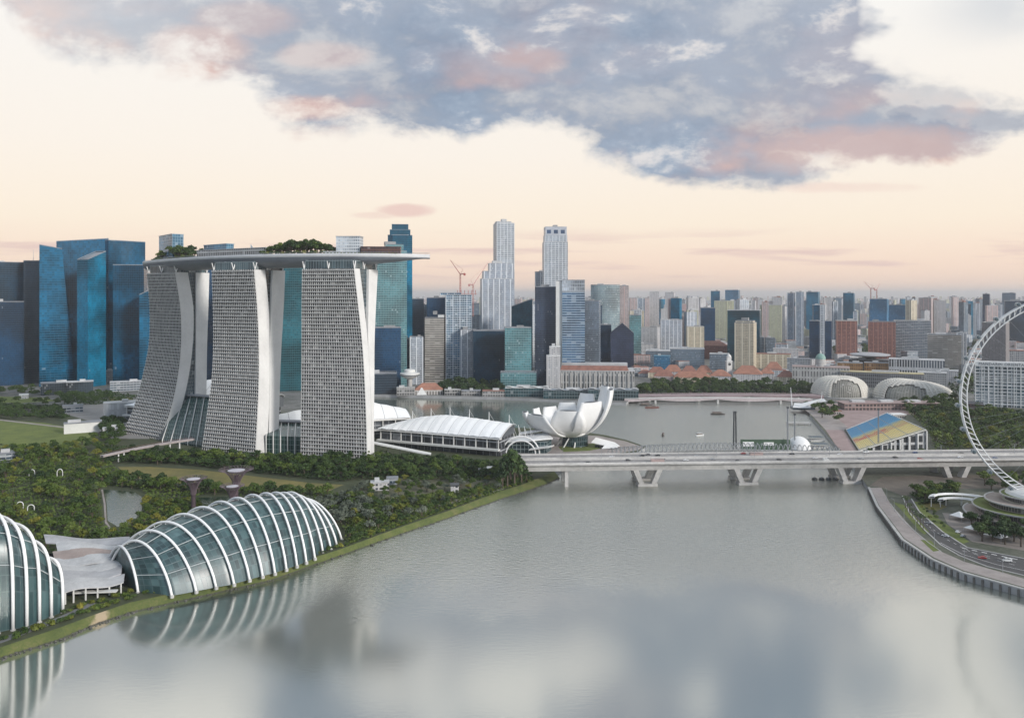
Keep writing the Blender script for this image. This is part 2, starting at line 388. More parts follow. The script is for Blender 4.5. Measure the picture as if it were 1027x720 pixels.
loop = [Vector((-700, 150, 4)), Vector((-420, 300, 4))] + loop + [Vector((900, 330, 4)), Vector((150000, 3000, 4)), Vector((150000, 170000, 4)), Vector((-150000, 170000, 4)), Vector((-150000, 150, 4))]
from mathutils.geometry import tessellate_polygon
def flat(name, pts, mat, z=None, skirt=None, kind='structure'):
    pts = [Vector((p[0], p[1], p[2] if z is None else z)) for p in pts]
    mb = MB(); tris = tessellate_polygon([pts]); 
    area = sum(pts[i].x*pts[(i+1) % len(pts)].y - pts[(i+1) % len(pts)].x*pts[i].y for i in range(len(pts)))
    fs = []
    for t in tris:
        a, b, c = (pts[i] for i in t); nz = (b - a).cross(c - a).z
        fs.append(tuple(t) if nz > 0 else tuple(t[::-1]))
    mb.mesh(pts, fs)
    if skirt is not None:
        n = len(pts)
        for i in range(n):
            a, b = pts[i], pts[(i + 1) % n]
            if area < 0: a, b = b, a
            mb.face([(a.x, a.y, skirt), (b.x, b.y, skirt), b, a], None, 1 if isinstance(mat, list) else 0)
    o = mb.build(name, mat)
    return struct(o, kind) if kind else o
flat('ground', loop, [GROUND, CONC2], skirt=-3)
# grass bank down to the water on the garden side
a = gp(SH_L, 4.02); b = gp(SH_LW, -.15); mb = MB(); rows = [[], [], [], []]
rng = random.Random(5)
def dense(ps, k):
    out = []
    for i in range(len(ps) - 1):
        for j in range(k): out.append(ps[i].lerp(ps[i + 1], j/k))
    return out + [ps[-1]]
A_, B_ = dense(a, 8), dense(b, 8)
for p, q in zip(A_, B_):
    j = rng.uniform(-.9, .9); q2 = q + Vector((j, j*.7, 0))
    for k, r in enumerate(rows):
        v = p.lerp(q2, k/3); r.append(v + Vector((0, 0, [0, .5, .35, 0][k] + (rng.uniform(-.25, .25) if 0 < k < 3 else 0))))
mb.grid(rows[::-1])
def bank_mat():
    m, t, b = principled('grass_bank')
    pos = t.node('ShaderNodeNewGeometry').outputs['Position']; n = t.noise(pos, .09, 5, .65); n2 = t.noise(pos, 1.1, 3, .6)
    z = t.node('ShaderNodeSeparateXYZ', {0: pos}).outputs[2]
    c = t.ramp(t.m('MULTIPLY_ADD', n2, .35, t.m('MULTIPLY', n, .65)), [(.3, (.045, .065, .018)), (.5, (.085, .105, .026)), (.64, (.14, .13, .05)), (.8, (.22, .18, .10))])
    sc_ = G(100, 621, 2); dd = t.node('ShaderNodeVectorMath', {0: t.node('ShaderNodeVectorMath', {0: pos, 1: tuple(sc_)}, operation='SUBTRACT').outputs[0], 1: (.28, .12, .1)}, operation='MULTIPLY').outputs[0]
    sand = t.smooth(t.m('ADD', t.node('ShaderNodeVectorMath', {0: dd}, operation='LENGTH').outputs['Value'], t.m('MULTIPLY', t.m('SUBTRACT', n, .5), 2.5)), 1.1, .6)
    c = t.mix(sand, c, (.33, .26, .17))
    setin(t, b, 'Base Color', t.mix(t.smooth(z, .9, .1), c, (.05, .05, .035))); setin(t, b, 'Roughness', .9)
    bn = t.node('ShaderNodeBump', {'Strength': .5, 'Distance': .5, 'Height': n2}); t.l.new(bn.outputs[0], b.inputs['Normal'])
    return m
struct(mb.build('grass_bank', bank_mat(), smooth=True))

rk = random.Random(9); mb = MB()
for p, q in zip(A_, B_):
    for k in range(5):
        c = q.lerp(p, rk.uniform(-.02, .14)) + Vector((rk.uniform(-2.5, 2.5), rk.uniform(-1, 1), .15)); s = rk.uniform(.25, .8)
        vs = [Vector((math.cos(a)*s*rk.uniform(.7, 1.2), math.sin(a)*s*rk.uniform(.7, 1.2), z)) + c for z, n_ in ((-.3, 1), (s*.35, .7)) for a in (0, 1.2, 2.4, 3.7, 5)]
        mb.mesh(vs, [(0, 1, 6, 5), (1, 2, 7, 6), (2, 3, 8, 7), (3, 4, 9, 8), (4, 0, 5, 9), (5, 6, 7, 8, 9)])
struct(mb.build('shore_stones', plain('shore_stone', (.12, .115, .10), .9, .3, .5)), 'stuff')
# lawns and paved areas lying on the ground
flat('lawn', gp([(-60, 418), (0, 421), (45, 424), (88, 432), (96, 438), (84, 449), (40, 447), (-60, 452)], 4.03), GRASS)
flat('lawn', gp([(-60, 398), (0, 397.5), (40, 398.5), (60, 402), (20, 404), (-60, 403)], 4.03), GRASS)
flat('lawn', gp([(108, 398), (130, 398), (138, 404), (112, 404)], 4.03), DRYG)
flat('dry_field', gp([(118, 468), (150, 468), (200, 471), (250, 477), (310, 484), (345, 486), (330, 492), (265, 488), (200, 487), (165, 483), (128, 478)], 4.03), DRYG)
flat('plaza', gp([(60, 409), (98, 405), (118, 407), (140, 420), (150, 440), (112, 440), (96, 424), (62, 414)], 4.03), plain('plaza_paving', (.27, .255, .24), .85, .2, .07))
flat('road', gp([(-80, 409), (60, 411), (62, 416), (-80, 415)], 4.04), ASPH)
flat('path', gp([(-60, 417.0), (0, 420.4), (62, 427.6), (100, 433), (100, 434), (62, 428.8), (0, 421.6), (-60, 418)], 4.06), PAVE)
flat('plaza', gp([(-60, 455), (10, 452), (30, 455), (22, 463), (-60, 466)], 4.03), plain('grey_paving', (.27, .28, .30), .85, .2, .08))
flat('lake', gp([(104, 491), (118, 491.5), (134, 493), (142, 498), (142, 514), (132, 524), (118, 528), (108, 522), (107, 505)], 4.05), LAKEW)
flat('lake', gp([(196, 499), (225, 498), (262, 500), (255, 508), (210, 509)], 4.05), LAKEW)
flat('path', gp([(103, 490.5), (106, 505), (107, 523), (112, 530), (110.5, 531), (105.2, 524), (104, 505), (101.5, 491)], 4.07), PAVE)
flat('path', gp([(370, 520), (420, 508), (470, 498), (505, 488), (508, 489.5), (472, 500.5), (422, 511), (372, 523)], 4.03), PAVE)
flat('path', gp([(0, 640), (60, 618), (92, 603), (96, 605), (62, 622), (0, 645)], 4.06), plain('grey_path', (.2, .2, .2), .85, .2, .1))
flat('dry_field', gp([(395, 479), (470, 476), (500, 481), (470, 492), (410, 500), (380, 503), (378, 488)], 4.02), plain('planting_bed', (.13, .12, .075), .9, .35, .07, alt=(.05, .06, .03)))
# promenade and open ground on the museum side
flat('promenade', gp([(505, 462), (540, 460), (600, 457), (640, 451.5), (645, 448), (626, 442), (600, 437), (545, 434), (520, 440), (505, 450)], 4.03), PAVE)
flat('lawn', gp([(560, 448), (600, 444), (618, 447), (590, 452), (565, 453)], 4.06), GRASS)

# ------------------------------------------------------------------ right shore: promenade, verges, road
flat('promenade', gp([(873, 489), (882, 507), (907, 539.5), (937, 559), (967, 572), (1027, 588.5), (1120, 612), (1300, 652), (1300, 640), (1120, 601), (1027, 580), (967, 563), (944, 553), (918, 533), (893, 505), (884, 489)], 4.03), PAVE)
flat('grass_verge', gp([(895, 503), (903, 510), (921, 531), (927, 536), (932, 533), (918, 518), (906, 506)], 4.055), GRASS)
flat('grass_verge', gp([(923, 541), (934, 542), (942, 552), (936, 553)], 4.05), GRASS)
flat('grass_verge', gp([(917, 503), (925, 503), (930, 513), (946, 523), (972, 543), (966, 545), (940, 532), (925, 518)], 4.03), GRASS)
flat('grass_verge', gp([(925, 504), (938, 503), (950, 508), (940, 512), (930, 511)], 4.03), DRYG)
flat('road', gp([(905, 497), (914, 500), (922, 513), (945, 533), (970, 549), (1027, 560), (1120, 576), (1120, 596), (1027, 577), (990, 568), (962, 557), (943, 546), (928, 532), (912, 514)], 4.04), ASPH)
flat('road', gp([(800, 452), (1200, 452), (1200, 460), (800, 460)], 4.02), ASPH)
flat('paving', gp([(945, 514), (1010, 520), (1120, 540), (1120, 566), (1027, 552), (975, 543), (950, 525)], 4.03), plain('warm_paving', (.26, .225, .2), .85, .2, .1))
def line_strip(name, pts, wid, mat, z):
    mb = MB(); pts = gp(pts, z)
    for a, b in zip(pts, pts[1:]):
        d = (b - a).normalized(); n = Vector((-d.y, d.x, 0))*wid/2
        mb.face([a - n, b - n, b + n, a + n])
    return struct(mb.build(name, mat))
def dashes(name, pts, wid, ln, gap, mat, z):
    mb = MB(); pts = gp(pts, z); carry = 0
    for a, b in zip(pts, pts[1:]):
        L = (b - a).length; d = (b - a)/L; n = Vector((-d.y, d.x, 0))*wid/2; s = 0
        while s + ln < L:
            p, q = a + d*s, a + d*(s + ln); mb.face([p - n, q - n, q + n, p + n]); s += ln + gap
    return struct(mb.build(name, mat))
def kerb(pts, w_, h_, mat=CONC, name='kerb', z=4.0):
    mb = MB(); pts = gp(pts, z)
    for a, b in zip(pts, pts[1:]):
        d = b - a; mb.box(((a.x + b.x)/2, (a.y + b.y)/2, z + h_/2), (d.length, w_, h_), math.atan2(d.y, d.x))
    return struct(mb.build(name, mat))
kerb([(914, 500), (922, 513), (945, 533), (970, 549), (1027, 560), (1120, 576)], .9, .25)
kerb([(905, 497), (912, 514), (928, 532), (943, 546), (962, 557), (990, 568), (1027, 577), (1120, 596)], .9, .25)
kerb([(893, 505), (903, 519), (918, 533), (931, 544), (944, 553)], .5, .2)
line_strip('road_marking', [(943, 544), (965, 555.5), (1000, 566), (1027, 571.8)], .35, WHITE, 4.06)
dashes('road_marking', [(916, 512), (932, 528), (950, 541), (975, 554), (1027, 565.5), (1100, 580)], .3, 3.0, 4.0, WHITE, 4.06)
dashes('road_marking', [(965, 549.3), (1027, 562.2), (1100, 576)], 1.0, 3.0, 2.5, WHITE, 4.06)
dashes('road_marking', [(965, 552), (1027, 569), (1100, 584)], .3, 3.0, 4.0, WHITE, 4.06)
# sea wall with buttresses
sw = thing('sea_wall', 'grey stone sea wall with low buttresses curving round the right hand promenade', 'sea wall')
mb = MB(); mbb = MB(); mcap = MB()
pts = gp([(871.5, 489), (880, 507.5), (905, 541), (935, 561), (965, 574), (1027, 591), (1120, 615), (1300, 656)], 4)
for a, b in zip(pts, pts[1:]):
    d = b - a; L = d.length; an = math.atan2(d.y, d.x); c = (a + b)/2
    mb.box((c.x, c.y, 1.4), (L, 1.3, 5.2), an); mcap.box((c.x, c.y, 4.25), (L + .3, 1.8, .5), an)
    n = max(1, int(L/4.2))
    for k in range(n):
        p = a.lerp(b, (k + .5)/n); q = Vector((d.y, -d.x, 0)).normalized()*-1.0
        q = q if (p + q).length < p.length else -q
        mbb.box((p.x + q.x*.9, p.y + q.y*.9, 1.2), (1.1, .9, 4.4), an)
mb.build('wall', CONC2, sw); mcap.build('coping', CONC, sw); mbb.build('buttress_row', plain('dark_stone', (.13, .12, .11), .85, .25, .3), sw)

# ================================================================== FOLIAGE
def leaf_cloud(lobes, n, size, seed, flatness=.55, shell=.75):
    """n leaf clumps (bent quads) scattered through the outer part of overlapping lobes"""
    r = np.random.default_rng(seed); L = np.array(lobes); wts = L[:, 3]**2; wts = wts/wts.sum()
    pick = r.choice(len(L), n, p=wts); d = r.normal(size=(n, 3)); d /= np.linalg.norm(d, axis=1)[:, None]
    d[:, 2] = np.where(d[:, 2] < -.35, -d[:, 2]*.6, d[:, 2])
    rad = L[pick, 3]*(shell + (1.06 - shell)*r.random(n)**.6)*(1 + .12*r.normal(size=n))
    c = L[pick, :3] + d*rad[:, None]*np.stack([np.ones(n), np.ones(n), np.full(n, L[pick, 4])], 1)
    nrm = d + r.normal(size=(n, 3))*flatness; nrm[:, 2] += .35; nrm /= np.linalg.norm(nrm, axis=1)[:, None]
    t = np.cross(nrm, r.normal(size=(n, 3))); t /= np.linalg.norm(t, axis=1)[:, None]; b = np.cross(nrm, t)
    s = size*(.55 + .9*r.random(n))[:, None]; s2 = s*(.6 + .5*r.random(n))[:, None]
    v = np.stack([c - t*s - b*s2*.4, c + b*-s2 + t*s*.2, c + t*s + b*s2*.3, c + b*s2 - t*s*.25], 1).reshape(-1, 3)
    return v
def quads_mesh(name, v, mat):
    me = bpy.data.meshes.new(name); n = len(v)//4
    me.vertices.add(len(v)); me.vertices.foreach_set('co', v.astype(np.float32).ravel())
    me.loops.add(4*n); me.loops.foreach_set('vertex_index', np.arange(4*n, dtype=np.int32))
    me.polygons.add(n); me.polygons.foreach_set('loop_start', np.arange(0, 4*n, 4, dtype=np.int32))
    me.update(); me.validate(); me.materials.append(mat); return me
LEAF = {
 'broad': leafmat('leaf_broad', (.02, .042, .008), (.06, .098, .016), (.14, .175, .034)),
 'dark': leafmat('leaf_dark', (.012, .028, .009), (.033, .062, .015), (.07, .108, .026)),
 'fresh': leafmat('leaf_fresh', (.06, .082, .012), (.12, .135, .018), (.22, .20, .03)),
 'grey': leafmat('leaf_grey', (.055, .07, .05), (.10, .118, .085), (.17, .185, .14)),
 'palm': leafmat('leaf_palm', (.02, .036, .013), (.045, .066, .022), (.08, .10, .04)),
}
def crown_lobes(r, h, seed, k=7):
    q = random.Random(seed); out = [(0, 0, h*.62, r*.55, .75)]
    for i in range(k):
        a = 2*math.pi*i/k + q.uniform(-.4, .4); d = r*q.uniform(.38, .72); out.append((d*math.cos(a), d*math.sin(a), h*q.uniform(.48, .82), r*q.uniform(.3, .5), q.uniform(.6, .85)))
    out.append((q.uniform(-.2, .2)*r, q.uniform(-.2, .2)*r, h*.86, r*.4, .6))
    return out
def trunk_mb(h, r, seed, limbs=5):
    q = random.Random(seed); mb = MB(); t = h*.045 + .08
    mb.tube([(0, 0, -.3), (q.uniform(-.1, .1), q.uniform(-.1, .1), h*.25), (q.uniform(-.3, .3), q.uniform(-.3, .3), h*.55)], [t, t*.8, t*.45], 7)
    for i in range(limbs):
        a = 2*math.pi*i/limbs + q.uniform(-.5, .5); z = h*q.uniform(.24, .42)
        mb.tube([(0, 0, z), (r*.3*math.cos(a), r*.3*math.sin(a), z + h*.15), (r*.62*math.cos(a), r*.62*math.sin(a), h*q.uniform(.55, .75))], [t*.45, t*.3, t*.1], 5)
    return mb
TREES = {}
def tree_kind(key, name, r, h, leaf, n, size, variants, k=7):
    TREES[key] = []
    for v in range(variants):
        s = hash((key[0], v)) if False else (sum(map(ord, key))*13 + v*7)
        crown = quads_mesh(name + '_crown', leaf_cloud(crown_lobes(r, h, s, k), n, size, s), LEAF[leaf])
        trunk = trunk_mb(h, r, s)
        me = bpy.data.meshes.new(name + '_trunk'); me.from_pydata(trunk.v, [], trunk.f); me.materials.append(BARK)
        TREES[key].append((name, trunk_me := me, crown, h))
tree_kind('broad', 'broadleaf_tree', 6.0, 12.0, 'broad', 620, .62, 6)
tree_kind('dark', 'dark_tree', 5.5, 12.0, 'dark', 620, .62, 4)
tree_kind('fresh', 'yellow_green_tree', 4.2, 8.5, 'fresh', 420, .5, 3)
tree_kind('grey', 'silvery_tree', 3.6, 6.5, 'grey', 380, .42, 3)
# slim upright conifer-like trees
TREES['slim'] = []
for v in range(3):
    q = random.Random(70 + v); lob = [(q.uniform(-.4, .4), q.uniform(-.4, .4), z, 2.3*(1 - (z - 2)/15)**.7 + .5, 1.1) for z in np.linspace(2.5, 14, 9)]
    crown = quads_mesh('slim_tree_crown', leaf_cloud(lob, 420, .5, 70 + v), LEAF['dark']); tb = MB(); tb.tube([(0, 0, -.3), (0, 0, 12)], [.3, .08], 6)
    me = bpy.data.meshes.new('slim_tree_trunk'); me.from_pydata(tb.v, [], tb.f); me.materials.append(BARK); TREES['slim'].append(('slim_tree', me, crown, 15))
# palms
TREES['palm'] = []
for v in range(3):
    q = random.Random(90 + v); H = 9.0; mb = MB()
    for i in range(16):
        a = 2*math.pi*i/16 + q.uniform(-.2, .2); L = q.uniform(2.8, 3.8); up = q.uniform(.1, 1.3); pr = None
        for s in range(5):
            t = s/4; rr = L*t*.95; z = H + up*math.sin(t*2.2)*1.2 - t*t*1.7; wd = .55*(math.sin(math.pi*min(1, t*.9 + .1))) + .05
            c = Vector((rr*math.cos(a), rr*math.sin(a), z)); n = Vector((-math.sin(a), math.cos(a), 0))*wd
            if pr: mb.face([pr[0] - pr[1], c - n, c, pr[0]]); mb.face([pr[0], c, c + n - Vector((0, 0, .15)), pr[0] + pr[1] - Vector((0, 0, .15))])
            pr = (c, n)
    cm = bpy.data.meshes.new('palm_crown'); cm.from_pydata(mb.v, [], mb.f); cm.materials.append(LEAF['palm'])
    tb = MB(); tb.tube([(0, 0, -.3), (.15, .1, H*.5), (0, 0, H)], [.3, .22, .17], 7)
    me = bpy.data.meshes.new('palm_trunk'); me.from_pydata(tb.v, [], tb.f); me.materials.append(BARK); TREES['palm'].append(('palm_tree', me, cm, 11))
# shrubs: one rounded clump on a short stem
TREES['shrub'] = []
for v in range(4):
    q = random.Random(40 + v); lob = [(q.uniform(-1, 1), q.uniform(-1, 1), q.uniform(.9, 1.6), q.uniform(.9, 1.4), .8) for _ in range(4)]
    TREES['shrub'].append(('shrub', None, quads_mesh('shrub_leaves', leaf_cloud(lob, 150, .34, 40 + v), LEAF[['broad', 'fresh', 'broad', 'dark'][v]]), 2.6))
tr = random.Random(11)
PLACED = []
def place(key, x, y, z, s, label, cat, group, sz=None):
    PLACED.append((key, tr.randrange(len(TREES[key])), x, y, z, s*tr.uniform(.9, 1.1), s*tr.uniform(.9, 1.1), (sz or 1)*s*tr.uniform(.9, 1.12), tr.uniform(0, 6.28), label, cat, group))
def plant_all(limit=290):
    """the trees that show largest stand as objects; the smaller rest of each kind is one mass"""
    by = {}
    for p in PLACED: by.setdefault(TREES[p[0]][0][0], []).append(p)
    rest = []
    for nm, ps in by.items():
        ps.sort(key=lambda p: -p[5]*TREES[p[0]][0][3]/p[3] - (1 if p[4] > 100 else 0)); rest += ps[limit:]
        for key, vi, x, y, z, sx, sy, sz, rz, label, cat, group in ps[:limit]:
            name, tm, cm, h = TREES[key][vi]
            if tm is None: o = bpy.data.objects.new(name, cm); COL.objects.link(o)
            else:
                o = bpy.data.objects.new(name, None); COL.objects.link(o); o.empty_display_size = 1
                c = bpy.data.objects.new('crown', cm); COL.objects.link(c); c.parent = o
                t = bpy.data.objects.new('trunk', tm); COL.objects.link(t); t.parent = o
            o.location = (x, y, z); o.rotation_euler = (0, 0, rz); o.scale = (sx, sy, sz); tag(o, label, cat, group)
    co = {}
    for key, vi, x, y, z, sx, sy, sz, rz, *_ in rest:
        me = TREES[key][vi][2]
        if me.name not in co: v = np.empty(len(me.vertices)*3, np.float32); me.vertices.foreach_get('co', v); co[me.name] = v.reshape(-1, 3)
        v = co[me.name]*np.array([sx, sy, sz]); c, s = math.cos(rz), math.sin(rz)
        w = np.stack([v[:, 0]*c - v[:, 1]*s + x, v[:, 0]*s + v[:, 1]*c + y, v[:, 2] + z], 1); MASS.setdefault(me.materials[0].name, []).append(w)
    for mn, vs in MASS.items(): struct(link('tree_mass', quads_mesh('tree_mass', np.concatenate(vs), bpy.data.materials[mn])), 'stuff')
MASS = {}
def scatter(poly_px, n, gap, excl=(), z=4.0, grow=1.0, seed=1, tries=60):
    """spaced points inside a ground polygon given by photo pixels of its outline"""
    q = random.Random(seed); P = gp(poly_px, z); E = [gp(e, z) for e in excl]
    x0, x1 = min(p.x for p in P), max(p.x for p in P); y0, y1 = min(p.y for p in P), max(p.y for p in P); out = []
    cell = {}
    for _ in range(n*tries):
        x, y = q.uniform(x0, x1), q.uniform(y0, y1)
        if not inside_poly(x, y, P) or any(inside_poly(x, y, e) for e in E): continue
        i, j = int(x//gap), int(y//gap)
        if any((x - a)**2 + (y - b)**2 < gap*gap for di in (-1, 0, 1) for dj in (-1, 0, 1) for a, b in cell.get((i + di, j + dj), ())): continue
        cell.setdefault((i, j), []).append((x, y)); out.append((x, y))
        if len(out) >= n: break
    return out
def along(pts_px, gap, z=4.0, jit=1.0, seed=3):
    q = random.Random(seed); P = gp(pts_px, z); out = []
    for a, b in zip(P, P[1:]):
        L = (b - a).length; k = max(1, int(L/gap))
        for i in range(k):
            p = a.lerp(b, (i + .5)/k); out.append((p.x + q.uniform(-jit, jit), p.y + q.uniform(-jit, jit)))
    return out
# no-tree areas, in photo pixels of their ground outline
X_LAWN = [(-60, 418), (0, 421), (45, 424), (88, 432), (96, 438), (84, 449), (40, 447), (-60, 452)]
X_FIELD = [(118, 466), (150, 466), (200, 470), (250, 476), (318, 484), (350, 486), (330, 494), (265, 491), (200, 488), (165, 486), (128, 480)]
X_LAKE = [(99, 488), (118, 488), (140, 491), (146, 498), (146, 517), (134, 528), (118, 535), (104, 528)]
X_POND = [(192, 497), (225, 496), (268, 499), (262, 511), (205, 512)]
X_DOME1 = [(105, 610), (100, 550), (140, 545), (200, 530), (260, 516), (330, 516), (356, 545), (330, 562), (200, 612)]
X_DOME0 = [(-80, 690), (-80, 560), (55, 556), (128, 548), (150, 600), (70, 640)]
WOOD = [(-60, 456), (60, 452), (112, 458), (112, 466), (130, 482), (165, 486), (240, 492), (330, 494), (350, 500), (420, 512), (345, 548), (300, 540), (100, 556), (-60, 560)]
# ground cover under the wood: low leaf mass, nobody could count it
def cover(name, poly, n, size, h0, h1, leaf, excl, seed):
    q = np.random.default_rng(seed); P = gp(poly); E = [gp(e) for e in excl]; pts = []
    x0, x1 = min(p.x for p in P), max(p.x for p in P); y0, y1 = min(p.y for p in P), max(p.y for p in P)
    while len(pts) < n:
        x, y = q.uniform(x0, x1), q.uniform(y0, y1)
        if inside_poly(x, y, P) and not any(inside_poly(x, y, e) for e in E): pts.append((x, y))
    p = np.array(pts); w_ = .5 + .5*np.sin(p[:, 0]*.21 + 1.3*np.sin(p[:, 1]*.13))*np.sin(p[:, 1]*.19 + 1.1*np.sin(p[:, 0]*.11))
    z = 4.1 + h0 + (h1 - h0)*w_*q.random(n)**.5
    c = np.stack([p[:, 0], p[:, 1], z], 1); nr = q.normal(size=(n, 3))*.5; nr[:, 2] += 1; nr /= np.linalg.norm(nr, axis=1)[:, None]
    t = np.cross(nr, q.normal(size=(n, 3))); t /= np.linalg.norm(t, axis=1)[:, None]; b = np.cross(nr, t); s = size*(.5 + q.random(n))[:, None]
    v = np.stack([c - t*s - b*s*.4, c - b*s*.8 + t*s*.2, c + t*s + b*s*.3, c + b*s*.8 - t*s*.2], 1).reshape(-1, 3)
    return struct(link(name, quads_mesh(name, v, LEAF[leaf])), 'stuff')
cover('undergrowth', WOOD, 30000, .8, .3, 4.5, 'broad', [X_LAWN, X_FIELD, X_LAKE, X_POND, X_DOME1, X_DOME0], 3)
cover('undergrowth', [(345, 548), (350, 498), (380, 500), (470, 492), (505, 484), (535, 481), (500, 494), (450, 511), (400, 528)], 9000, .6, .2, 2.0, 'broad', [], 4)
cover('undergrowth', [(100, 447), (130, 452), (205, 455), (300, 459), (372, 456), (440, 460), (505, 465), (507, 482), (440, 482), (372, 481), (345, 483), (318, 482), (250, 474), (170, 465), (105, 465)], 18000, .9, 1.0, 6.0, 'dark', [X_FIELD], 6)
G1 = 'trees of the wood left of the dark lake'
for i, (x, y) in enumerate(scatter([(-60, 456), (60, 453), (106, 460), (104, 545), (60, 556), (-60, 560)], 150, 8.6, [X_LAWN, X_LAKE, X_DOME0], seed=21)):
    k = tr.random()
    if k < .5: place('broad', x, y, 3.9, tr.uniform(.62, 1.02), 'dark green broadleaf tree in the thick wood left of the lake', 'tree', G1)
    elif k < .64: place('dark', x, y, 3.9, tr.uniform(.6, .95), 'very dark leafy tree in the thick wood left of the lake', 'tree', G1)
    elif k < .9: place('fresh', x, y, 3.9, tr.uniform(.8, 1.2), 'yellow green tree in the thick wood left of the lake', 'tree', G1)
    else: place('palm', x, y, 3.9, tr.uniform(.8, 1.1), 'palm standing in the thick wood left of the lake', 'palm', G1)
G2 = 'trees between the lake and the ribbed glass dome'
for x, y in scatter([(112, 535), (145, 505), (185, 504), (262, 512), (300, 508), (300, 520), (200, 530), (140, 545), (108, 554)], 80, 6.2, [X_LAKE, X_POND, X_DOME1], seed=22):
    k = tr.random()
    if k < .6: place('broad', x, y, 3.9, tr.uniform(.45, .7), 'green broadleaf tree between the lake and the long glass dome', 'tree', G2)
    else: place('fresh', x, y, 3.9, tr.uniform(.6, .95), 'yellow green tree between the lake and the long glass dome', 'tree', G2)
G3 = 'trees round the far side of the lake'
for x, y in scatter([(105, 484), (128, 482), (165, 487), (200, 490), (262, 495), (330, 497), (330, 500), (262, 499), (200, 495), (140, 491), (105, 488)], 50, 7.0, [X_FIELD, X_LAKE, X_POND], seed=23):
    place('dark' if tr.random() < .6 else 'broad', x, y, 3.9, tr.uniform(.55, .95), 'round dark tree on the far bank of the lake beside the dry field', 'tree', G3)
G4 = 'trees in front of the hotel towers'
for x, y in scatter([(118, 459), (130, 455), (205, 458), (300, 463), (372, 461), (440, 464), (500, 469), (505, 481), (440, 482), (372, 481), (330, 482), (250, 474), (170, 466), (125, 466)], 230, 5.6, [X_FIELD], seed=24):
    place('dark' if tr.random() < .65 else 'broad', x, y, 3.9, tr.uniform(.6, .95), 'dense dark tree in the belt at the foot of the hotel towers', 'tree', G4)
G5 = 'trees and shrubs of the waterside garden'
for x, y in scatter([(350, 548), (345, 502), (375, 484), (440, 482), (500, 481), (530, 480), (500, 492), (450, 509), (400, 527)], 120, 6.2, [], seed=25):
    k = tr.random(); px = pix((x, y, 4))[0]
    if k < .34: place('broad', x, y, 3.9, tr.uniform(.4, .72), 'green broadleaf tree in the waterside garden right of the glass dome', 'tree', G5)
    elif k < .54: place('grey', x, y, 3.9, tr.uniform(.8, 1.3), 'silvery green tree in the waterside garden right of the glass dome', 'tree', G5)
    elif k < .74: place('fresh', x, y, 3.9, tr.uniform(.55, .9), 'yellow green tree in the waterside garden right of the glass dome', 'tree', G5)
    else: place('dark', x, y, 3.9, tr.uniform(.4, .7), 'dark tree in the waterside garden right of the glass dome', 'tree', G5)
G5b = 'silvery trees behind the right end of the glass dome'
for x, y in scatter([(300, 507), (345, 500), (375, 505), (352, 525), (338, 528)], 34, 5.2, [], seed=26):
    place('grey', x, y, 3.9, tr.uniform(.9, 1.3), 'pale silvery tree behind the right end of the long glass dome', 'tree', G5b)
for i, (px, py, s) in enumerate([(509, 489.2, 1.7), (516, 487.3, 1.9), (523, 485, 1.5), (504, 489.5, 1.3), (512, 485, 2.0), (519, 483, 1.8), (528, 483, 1.1)]):
    p = G(px, py); place('dark', p.x, p.y, 3.7, s*.8, 'tall dark tree in the clump at the left end of the road bridge', 'tree', 'tall tree clump at the bridge end', 1.45)
cover('undergrowth', [(500, 489), (503, 481), (530, 478), (534, 481), (522, 486)], 2600, .7, .5, 8, 'dark', [], 81)
G6 = 'shrubs along the grass bank of the garden shore'
for x, y in along([(-40, 655), (0, 643), (60, 624), (92, 612), (130, 600)], 2.1, jit=1.6, seed=31) + along([(130, 599), (200, 586), (270, 570), (340, 549), (400, 527), (450, 510), (500, 491), (535, 482)], 4.6, jit=1.0, seed=32) + along([(60, 615), (95, 604), (135, 595)], 2.2, jit=2.2, seed=33):
    place('shrub', x, y, 3.8, tr.uniform(.7, 1.25), 'small leafy shrub at the top of the grass bank beside the river', 'shrub', G6)
# ================================================================== THE THREE-TOWER HOTEL
HOTEL_W = plain('hotel_white_cladding', (.66, .65, .63), .55, .10, .06)
BALC = plain('balcony_white', (.54, .53, .51), .6, .10, .2)
def room_mat():
    m, t, b = principled('hotel_room_glazing')
    uv = t.node('ShaderNodeUVMap').outputs[0]; s = t.node('ShaderNodeSeparateXYZ', {0: uv})
    cell = t.node('ShaderNodeCombineXYZ', {0: t.m('FLOOR', t.m('DIVIDE', s.outputs[0], 1.75)), 1: t.m('FLOOR', t.m('DIVIDE', s.outputs[1], 3.55)), 2: 0}).outputs[0]
    wn = t.node('ShaderNodeTexWhiteNoise', {0: cell}, noise_dimensions='3D').outputs[0]
    c = t.ramp(wn, [(0, (.05, .049, .050)), (.45, (.095, .092, .09)), (.8, (.165, .157, .148)), (.95, (.33, .31, .29))])
    setin(t, b, 'Base Color', c); setin(t, b, 'Roughness', .2); setin(t, b, 'Specular IOR Level', .35)
    return m
ROOM = room_mat()
ATR = facade('atrium_glass', (.20, .24, .25), (.018, .035, .045), 3.0, 4.0, .05, .05, .97, .1, .5)
ATRG = facade('green_atrium_glass', (.20, .26, .25), (.022, .055, .05), 3.2, 6.0, .06, .04, .97, .12, .5, pale=.03)
